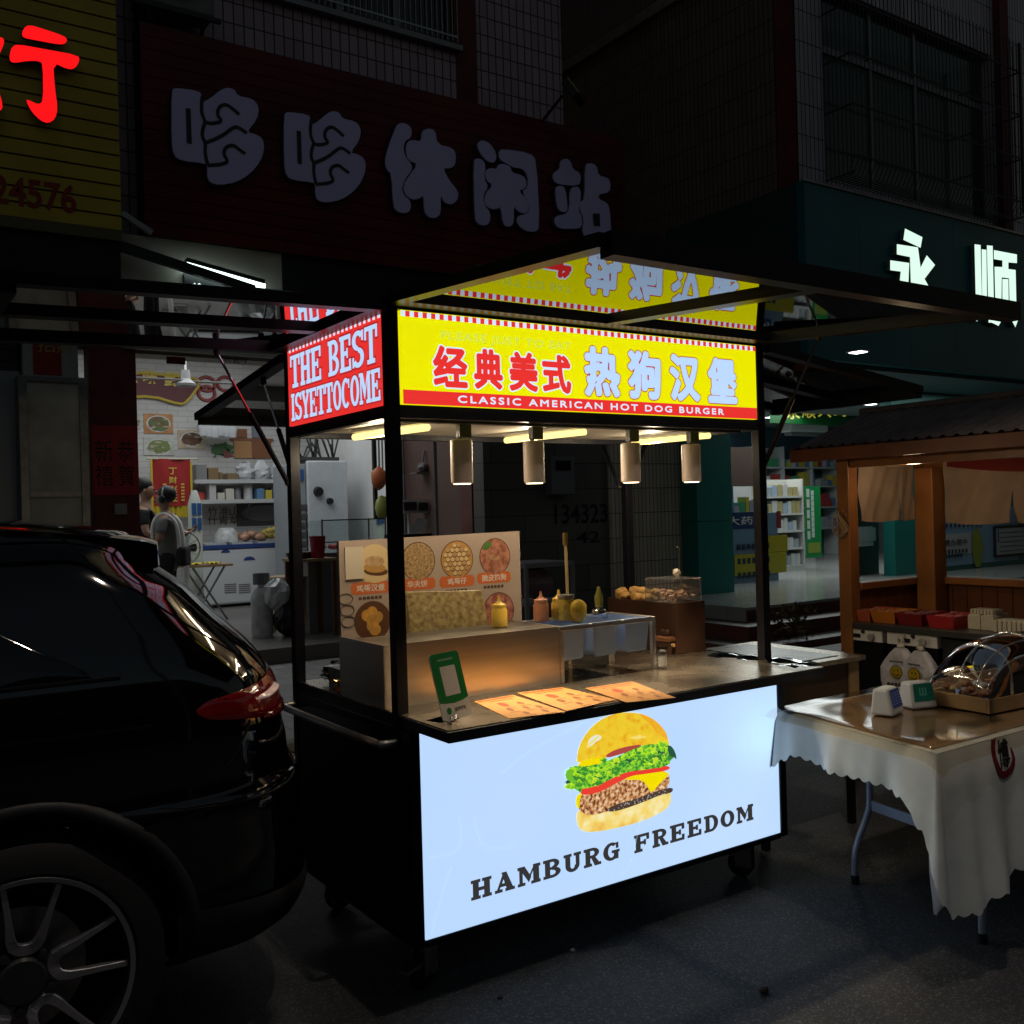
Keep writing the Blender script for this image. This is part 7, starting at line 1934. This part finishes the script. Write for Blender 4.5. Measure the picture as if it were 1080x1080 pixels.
# switch box and kettle shelf on the right wall
c = at(438,535,y=8.6)
tag(MB().bx(c.x-.25,c.x+.2,8.55,8.7,c.z-.08,c.z+.1).bx(c.x-.2,c.x-.02,8.52,8.55,c.z-.04,c.z+.07,1).bx(c.x+.02,c.x+.15,8.52,8.55,c.z-.05,c.z+.06,1).tube([(c.x-.1,8.6,c.z-.08),(c.x-.1,8.6,c.z-1.0)],.02,6).build('switch_box', [mat('switch_white', (.42,.43,.42), .4), black_plastic], origin=c), 'white switch boxes with hanging pipe on the shop wall', 'switch box')
c = at(448,496,y=8.6)
tag(MB().bx(c.x-.18,c.x+.15,8.5,8.7,c.z-.05,c.z-.03).ball((c.x-.03,8.6,c.z+.04),.08,0,10,(1,1,.8),.1).tube([(c.x-.03,8.6,c.z+.1),(c.x,8.6,c.z+.26)],.015,6).build('small_shrine', mat('shrine_dark', (.10,.09,.09), .5), origin=c), 'small dark ornament on a wall ledge beyond the stall post', 'ornament')
# prep trolley with glass case, red bucket, receipts
gy2 = 7.6
a, b = at(335,575,y=gy2), at(410,548,y=gy2)
pc = thing('prep_counter', 'shop prep counter with a glass case and red bucket behind the menu board', 'counter', (a.x,gy2,FLZ))
zt = at(370,582,y=gy2).z
MB().bx(a.x-.15,b.x+1.2,gy2,gy2+.6,zt-.05,zt).build('counter_top', steel_dark, pc)
MB().bx(a.x-.1,b.x+1.1,gy2+.05,gy2+.55,FLZ,zt-.052).build('cabinet', mat('prep_grey', (.16,.16,.16), .4), pc)
gc = thing('glass_case', 'glass display case on the prep counter behind the menu board', 'glass case', (a.x,gy2,zt))
cg = acrylic('case_glass', (.85,.9,.9), 1.4, .04)
zt2 = at(370,548,y=gy2).z
MB().bx(a.x+.08,b.x-.02,gy2+.05,gy2+.5,zt+.001,zt2).build('glass', cg, gc)
m = MB()
for x in (a.x+.08,b.x-.02):
    for y in (gy2+.05,gy2+.5): m.bx(x-.008,x+.008,y-.008,y+.008,zt,zt2+.01)
for z in (zt2,zt+.12): m.bar((a.x+.08,gy2+.05,z),(b.x-.02,gy2+.05,z),.014,.014)
m.build('frame', mat('case_frame', (.10,.10,.10), .4), gc)
m = MB(); q = random.Random(3)
for k in range(14): m.ball((a.x+.2+q.random()*.45, gy2+.2+q.random()*.2, zt+.06), .045, k % 2, 8, (1.2,1,.7), .2)
tag(m.build('case_food', [mat('case_red_food', (.30,.03,.03), .5), mat('case_pale_food', (.40,.36,.30), .5)], smooth=True, origin=(a.x+.4,gy2+.3,zt)), 'red and pale food pieces inside the glass case', 'food')
c = at(337,577,y=7.3)
rb = tag(MB().lathe([(0,0),(.07,0),(.09,.24),(.085,.24),(.066,.02),(0,.02)], (c.x,7.35,c.z-.14), 18).build('red_bucket', mat('bucket_red', (.28,.012,.02), .4), smooth='auto', origin=(c.x,7.35,c.z-.14)), 'dark red plastic bucket left of the glass case', 'bucket')
wt = thing('work_table', 'brown work table with dark pans beyond the left stall post', 'table', (at(318,582,y=7.3).x,7.3,FLZ))
e0, e1 = at(312,590,y=7.3), at(352,590,y=7.3)
MB().bx(e0.x,e1.x,7.2,7.7,e0.z-.03,e0.z).build('table_top', mat('wood_top', (.30,.20,.10), .5), wt)
m = MB()
for x in (e0.x+.03,e1.x-.03): m.bx(x-.02,x+.02,7.22,7.26,FLZ,e0.z-.03).bx(x-.02,x+.02,7.62,7.66,FLZ,e0.z-.03)
m.build('legs', wood_dark, wt)
rb.location.z += e0.z-(c.z-.14)+.002
for k, (dx_, lab) in enumerate(((.06,'dark wide pan on the brown work table'),(.2,'smaller dark pot stacked at the work table'))):
    tag(MB().lathe([(0,0),(.10-.02*k,0),(.12-.02*k,.06),(.12-.02*k,.07),(0,.05)], (e0.x+dx_,7.4+.1*k,e0.z+.001), 18).build('pan' if k == 0 else 'pot', black_plastic, smooth='auto', origin=(e0.x+dx_,7.4,e0.z)), lab, 'pan' if k == 0 else 'pot')
# round stool & bags/gas bottle near the entrance
c = at(292,608,y=7.9)
sl_ = thing('round_stool', 'round wooden stool with cream legs behind the left stall post', 'stool', (c.x+.15,7.9,FLZ))
zt = c.z
MB().lathe([(0,0),(.24,0),(.25,.012),(.24,.03),(0,.03)], (c.x+.15,7.9,zt-.03), 24).build('seat', mat('stool_wood', (.30,.22,.12), .5), sl_, smooth='auto')
m = MB()
for k in range(4): aa = R(45+90*k); m.tube([(c.x+.15+.2*math.cos(aa),7.9+.2*math.sin(aa),FLZ),(c.x+.15+.15*math.cos(aa),7.9+.15*math.sin(aa),zt-.03)], .02, 8)
m.tube([(c.x+.0,7.75,FLZ+.2),(c.x+.3,7.75,FLZ+.2)], .012, 6)
m.build('legs', mat('stool_cream', (.34,.28,.14), .5), sl_)
c = at(280,650,y=7.6)
gb = thing('gas_bottle', 'pale gas bottle with bags hung over it by the shop entrance', 'gas bottle', (c.x,7.7,FLZ))
MB().lathe([(0,0),(.11,0),(.12,.04),(.12,.44),(.08,.53),(.04,.55),(.04,.60),(.06,.60),(.06,.66),(0,.66)], (c.x,7.7,FLZ), 20).build('cylinder', mat('gas_grey', (.44,.47,.47), .4, noise=(9,.3)), gb, smooth='auto')
MB().lathe([(.085,.58),(.09,.58),(.09,.70),(.085,.70)], (c.x,7.7,FLZ), 16).build('collar', mat('gas_dark', (.13,.14,.14), .5), gb)
for (dx_, dy_, dz_, r, colr, lab) in ((.12,-.14,.47,.15,(.50,.53,.54),'crumpled whitish bag hanging beside the gas bottle'),(.24,-.18,.20,.17,(.012,.012,.013),'black rubbish bag on the floor beside the gas bottle')):
    tag(MB().ball((c.x+dx_,7.7+dy_,FLZ+dz_), r, 0, 16, (1,.8,1.15), .10).build('plastic_bag' if r > .1 else 'bag', mat('bag_%d' % int(colr[0]*100), colr, .22), smooth=False, origin=(c.x+dx_,7.7+dy_,FLZ+dz_)), lab, 'bag')
# receipt printer paper over the menu board
c = at(438,554,y=7.2)
tag(MB().add([at(431,562,y=7.2),at(443,562,y=7.2),at(452,548,y=7.25),at(440,546,y=7.25)], [(0,1,2,3)]).bx(c.x-.25,c.x+.25,7.25,7.5,c.z-.30,c.z-.10,1).bx(c.x-.2,c.x+.2,7.28,7.45,FLZ,c.z-.302,1).build('receipt_printer', [mat('receipt_white', (.6,.6,.6), .5), black_plastic], origin=c), 'curled white receipt on a black printer behind the menu board', 'printer')
# steel side rack with a pink bag behind the rod
a, b = at(554,596,y=3.9), at(606,592,y=3.9)
sr = thing('steel_rack', 'grey steel rack with a crumpled mauve bag behind the bottles', 'rack', (a.x,3.9,.1))
m = MB().bx(a.x,b.x,3.9,4.4,a.z-.03,a.z+.01)
for x in (a.x+.0,b.x-.03):
    for y in (3.9,4.36): m.bx(x,x+.03,y,y+.03,.1,a.z-.031)
m.bx(a.x+.031,b.x-.031,3.93,4.35,.75,.78)
m.build('frame', mat('rack_grey', (.22,.22,.23), .45), sr)
cc = (a.x+b.x)/2
tag(MB().ball((cc-.02,4.1,.93), .17, 0, 14, (1.0,.8,.8), .12).build('mauve_bag', mat('mauve_film', (.16,.10,.12), .25), origin=(cc,4.1,.78)), 'crumpled dark mauve bag inside the grey steel rack', 'bag')
b2 = at(655,600,y=4.3)
a = at(592,510,y=5.2); b = at(592,600,y=5.2)
tag(MB().tube([(a.x-.9,6.2,.1),(a.x-.9,6.2,2.4)], .02, 8).build('drain_pipe', mat('pipe_grey', (.16,.16,.16), .5), origin=(a.x-.9,6.2,.1)), 'thin grey pipe on the grimy wall behind the stall', 'pipe')
# green plant by the steps
c = at(832,668,z=.1)
pt_ = thing('potted_plant', 'small yellowish plant in front of the red steps', 'plant', (c.x-.6,c.y-.5,.0))
q = random.Random(21); m = MB()
for k in range(150):
    a0 = q.random()*6.28; r = q.random()**.6*.30; p = Vector((c.x-.6+r*math.cos(a0), c.y-.5+r*math.sin(a0), .12+q.random()*.32)); d = Vector((q.uniform(-1,1),q.uniform(-1,1),q.uniform(-.2,1))).normalized(); s = d.cross(Vector((q.uniform(-1,1),q.uniform(-1,1),.3))).normalized()
    m.add([p, p+d*.05+s*.018, p+d*.10, p+d*.05-s*.018], [(0,1,2,3)])
m.build('leaves', mat('plant_yellow_green', (.10,.085,.02), .6), pt_)
MB().lathe([(0,0),(.12,0),(.16,.14),(.14,.14),(.13,.10),(0,.10)], (c.x-.6,c.y-.5,.0), 16).build('pot', mat('pot_brown', (.10,.05,.03), .6), pt_)

# ================================================================== PEOPLE
def skin_body(name, joints, edges, mt, parent, root=0, lvl=2):
    me = bpy.data.meshes.new(name); me.from_pydata([j[:3] for j in joints], edges, []); me.materials.append(mt)
    o = bpy.data.objects.new(name, me); COL.objects.link(o); o.parent = parent
    o.modifiers.new('Skin', 'SKIN')
    if not me.skin_vertices: me.skin_vertices.new()
    for i, j in enumerate(joints):
        r = j[3]; sv = me.skin_vertices[0].data[i]; sv.radius = (r[0], r[1]) if isinstance(r, tuple) else (r, r); sv.use_root = (i == root)
    s = o.modifiers.new('Subsurf', 'SUBSURF'); s.levels = lvl; s.render_levels = lvl
    me.polygons.foreach_set('use_smooth', [True]*len(me.polygons))
    o.modifiers['Skin'].use_smooth_shade = True
    return o
skin_m = mat('skin', (.30,.17,.11), .5); hair_m = mat('black_hair', (.010,.009,.009), .5)
def person(loc, rz, lab, shirt, trousers, pose, pack=False):
    p = thing('person', lab, 'person', loc); p.rotation_euler = (0,0,rz)
    # x forward, y left, z up
    la, ra = pose
    J = [(0,0,.93,(.09,.065)),(0,0,1.08,(.09,.065)),(0,0,1.28,(.14,.095)),(0,0,1.42,(.13,.085)),(.01,0,1.50,.055),(.015,0,1.55,.052),(.03,0,1.60,.085),(.035,0,1.66,.10),(.02,0,1.73,.075),
         (0,.17,1.41,.06),la[0]+(.045,),la[1]+(.034,),la[2]+(.028,),(0,-.17,1.41,.06),ra[0]+(.045,),ra[1]+(.034,),ra[2]+(.028,),
         (0,.09,.88,.085),(.02,.10,.50,.060),(-.01,.105,.09,.040),(.10,.115,.04,.035),(0,-.09,.88,.085),(.02,-.10,.50,.060),(-.01,-.105,.09,.040),(.10,-.115,.04,.035)]
    E_ = [(0,1),(1,2),(2,3),(3,4),(4,5),(5,6),(6,7),(7,8),(3,9),(9,10),(10,11),(11,12),(3,13),(13,14),(14,15),(15,16),(0,17),(17,18),(18,19),(19,20),(0,21),(21,22),(22,23),(23,24)]
    b = skin_body('body', J, E_, skin_m, p)
    J2 = [(0,0,.76,(.155,.125)),(0,0,1.08,(.152,.118)),(0,0,1.28,(.178,.128)),(0,0,1.425,(.14,.095)),(0,.175,1.41,.075),tuple(Vector(la[0])*.75+Vector((0,.175,1.41))*.25)+(.062,),(0,-.175,1.41,.075),tuple(Vector(ra[0])*.75+Vector((0,-.175,1.41))*.25)+(.062,)]
    skin_body('shirt', J2, [(0,1),(1,2),(2,3),(3,4),(4,5),(3,6),(6,7)], shirt, p)
    J3 = [(0,0,1.13,(.125,.10)),(0,0,.88,(.15,.115)),(0,.092,.85,.098),(.02,.10,.50,.072),(-.01,.105,.10,.058),(0,-.092,.85,.098),(.02,-.10,.50,.072),(-.01,-.105,.10,.058)]
    skin_body('trousers', J3, [(0,1),(1,2),(2,3),(3,4),(1,5),(5,6),(6,7)], trousers, p)
    h = MB(); h.ball((.0,0,1.70), .108, 0, 18, (1.05,.92,1.0)); ho = h.build('hair', hair_m, None, smooth=True); ho.parent = p
    ho.location = (-.012,0,.012)
    f = MB(); f.ball((.118,.032,1.665),.010,0,8).ball((.118,-.032,1.665),.010,0,8).ball((.135,0,1.635),.016,1,8,(1,.8,1.3)).ball((.118,0,1.598),.018,2,8,(.5,1.3,.4)).ball((.02,.105,1.645),.022,1,8,(.8,.4,1.3)).ball((.02,-.105,1.645),.022,1,8,(.8,.4,1.3))
    fo = f.build('face_features', [hair_m, skin_m, mat('lip', (.30,.10,.08), .5)], None, smooth=True); fo.parent = p
    for hand, wr, el in ((1, la[2], la[1]), (-1, ra[2], ra[1])):
        w = Vector(wr); d = (w-Vector(el)).normalized(); s = d.cross(Z).normalized() if abs(d.z) < .9 else Y.copy()
        k = d.cross(s); JJ = [tuple(w)+(.026,), tuple(w+d*.05)+((.036,.018),)]; EE = [(0,1)]
        for fi, (off, ln) in enumerate(((-.027,.065),(-.009,.078),(.009,.073),(.025,.056))):
            i = len(JJ); JJ += [tuple(w+d*.085+s*off)+(.010,), tuple(w+d*(.085+ln*.5)+s*off-k*.010)+(.009,), tuple(w+d*(.085+ln*.85)+s*off-k*.03)+(.008,)]; EE += [(1,i),(i,i+1),(i+1,i+2)]
        i = len(JJ); JJ += [tuple(w+d*.035-s*.035*hand)+(.011,), tuple(w+d*.07-s*.05*hand-k*.01)+(.009,)]; EE += [(0,i),(i,i+1)]
        skin_body('hand', JJ, EE, skin_m, p, 0, 1)
    return p
tee = mat('grey_tee', (.16,.17,.165), .8, bump=(14,.6,.02)); darkc = mat('dark_cloth', (.012,.012,.014), .8)
c = at(176,560,y=8.6)
p1 = person((c.x, 8.6, FLZ), R(150), 'person in a grey shirt with headphones and white straps, seen from behind', tee, darkc,
       (((.03,.26,1.15),(.20,.24,1.02),(.30,.20,1.10)), ((.02,-.27,1.14),(.16,-.26,.98),(.28,-.22,1.02))))
p1.scale = (.94,.94,.94)
hp = thing('headphones', 'black headphones on the person in the grey shirt', 'headphones', p1.location)
hp.rotation_euler = p1.rotation_euler; hp.scale = p1.scale
o = MB().tube([(.015,.118*math.cos(t),1.665+.135*math.sin(t)) for t in [math.pi*i/14 for i in range(15)]], .012, 8).build('band', mat('headphone_grey', (.25,.25,.26), .4)); o.parent = hp
o = MB().ball((.015,.12,1.65), .042, 0, 14, (1,.55,1.2)).ball((.015,-.12,1.65), .042, 0, 14, (1,.55,1.2)).build('ear_cups', black_plastic, smooth=True); o.parent = hp
bp_ = thing('bib_apron', 'dark bag with white shoulder straps worn by the person with headphones', 'bag', p1.location); bp_.rotation_euler = p1.rotation_euler; bp_.scale = p1.scale
m = MB()
for s in (1,-1): m.tube(smoothline([(.145,s*.07,1.18),(.145,s*.09,1.36),(.03,s*.105,1.50),(-.125,s*.10,1.40),(-.165,s*.09,1.2),(-.165,s*.09,1.0)],2), .026, 8)
o = m.build('strap', mat('white_strap', (.72,.73,.73), .7), smooth=True); o.parent = bp_
o = MB().bx(-.25,-.14,-.14,.14,.84,1.08).build('bag_body', darkc, bevel=.04); o.parent = bp_
c = at(157,545,y=9.3)
person((c.x-.05, 9.3, FLZ+.02), R(-20), 'person in black facing the shop, half hidden by the maroon pillar', darkc, darkc,
       (((.05,.25,1.16),(.26,.22,1.10),(.46,.16,1.16)), ((.04,-.26,1.15),(.24,-.24,1.06),(.44,-.16,1.12))))

# ================================================================== STREET LAMP (behind the camera; throws the warm pool on the road)
LX, LY, LZp = .9, -1.9, 6.6
sl2 = thing('street_lamp', 'tall grey street lamp standing behind the viewer', 'street lamp', (1.4,-6.4,0))
MB().lathe([(.11,0),(.11,.5),(.07,.6),(.05,6.3),(.0,6.3)], (1.4,-6.4,0), 16).build('pole', steel_dark, sl2, smooth='auto')
MB().tube(smoothline([(1.4,-6.4,6.2),(1.38,-6.2,6.8),(1.15,-4.0,6.95),(LX,LY-.3,6.85)],2), .035, 10).build('arm', steel_dark, sl2, smooth=True)
MB().bx(LX-.12,LX+.12,LY-.35,LY+.25,LZp+.12,LZp+.26).bx(LX-.14,LX-.121,LY-.35,LY+.25,LZp-.02,LZp+.26).bx(LX+.121,LX+.14,LY-.35,LY+.25,LZp-.02,LZp+.26).bx(LX-.12,LX+.12,LY+.23,LY+.25,LZp-.06,LZp+.119).build('lamp_head', steel_dark, sl2, bevel=.01)
MB().ball((LX,LY,LZp+.07), .05, 0, 12).build('bulb', glow('sodium_bulb', (1,.55,.2), 3), sl2)
l = bpy.data.lights.new('street_lamp_light', 'SPOT'); l.energy = LAMP_E; l.color = (1,.84,.70); l.spot_size = R(80); l.spot_blend = .5; l.shadow_soft_size = .06
lo = bpy.data.objects.new('street_lamp_light', l); COL.objects.link(lo); lo.location = (LX, LY, LZp); lo.rotation_euler = (R(-8),0,0)

# ================================================================== DARK BUILDING ACROSS THE STREET (behind the camera, seen only as reflections)
ob = thing('opposite_building', 'long dark building across the street behind the viewer', 'building', (0,-20,0))
m = MB().bx(-45,45,-24,-20,0,3.4).bx(-45,45,-24,-20,5.4,7.4).bx(-45,45,-24,-20,9.4,13)
for i in range(19): x = -45+i*5; m.bx(x-.9+.9,x+.9+.9 if i < 18 else 45,-24,-20,3.4,5.4).bx(x,x+1.8 if i < 18 else 45,-24,-20,7.4,9.4)
m.build('wall', mat('dark_render', (.08,.075,.07), .8, noise=(1,.3)), ob)
MB().bx(-44.9,44.9,-20.4,-20.3,3.4,9.4).build('window_glass', glass_dark, ob)

# ================================================================== SKY, SUN, RENDER
w = bpy.data.worlds.new('World'); scene.world = w; w.use_nodes = True
nt = w.node_tree; bg_ = nt.nodes['Background']; sk = nt.nodes.new('ShaderNodeTexSky'); sk.sky_type = 'NISHITA'; sk.sun_disc = False
sk.sun_elevation = R(SKY_EL); sk.sun_rotation = R(SKY_R); bg_.inputs['Strength'].default_value = SKY_S
nt.links.new(sk.outputs[0], bg_.inputs[0])
s = bpy.data.lights.new('sun', 'SUN'); s.energy = SUN_S; s.angle = R(10); s.color = (.75,.8,1)
so = bpy.data.objects.new('sun', s); COL.objects.link(so); so.rotation_euler = (R(40),0,R(-30))
scene.view_settings.view_transform = 'Standard'; scene.view_settings.look = 'None'; scene.view_settings.exposure = 0; scene.view_settings.gamma = 1
scene.render.engine = 'CYCLES'
scene.cycles.use_denoising = True
scene.cycles.max_bounces = 8; scene.cycles.transparent_max_bounces = 12
scene.cycles.sample_clamp_indirect = 4
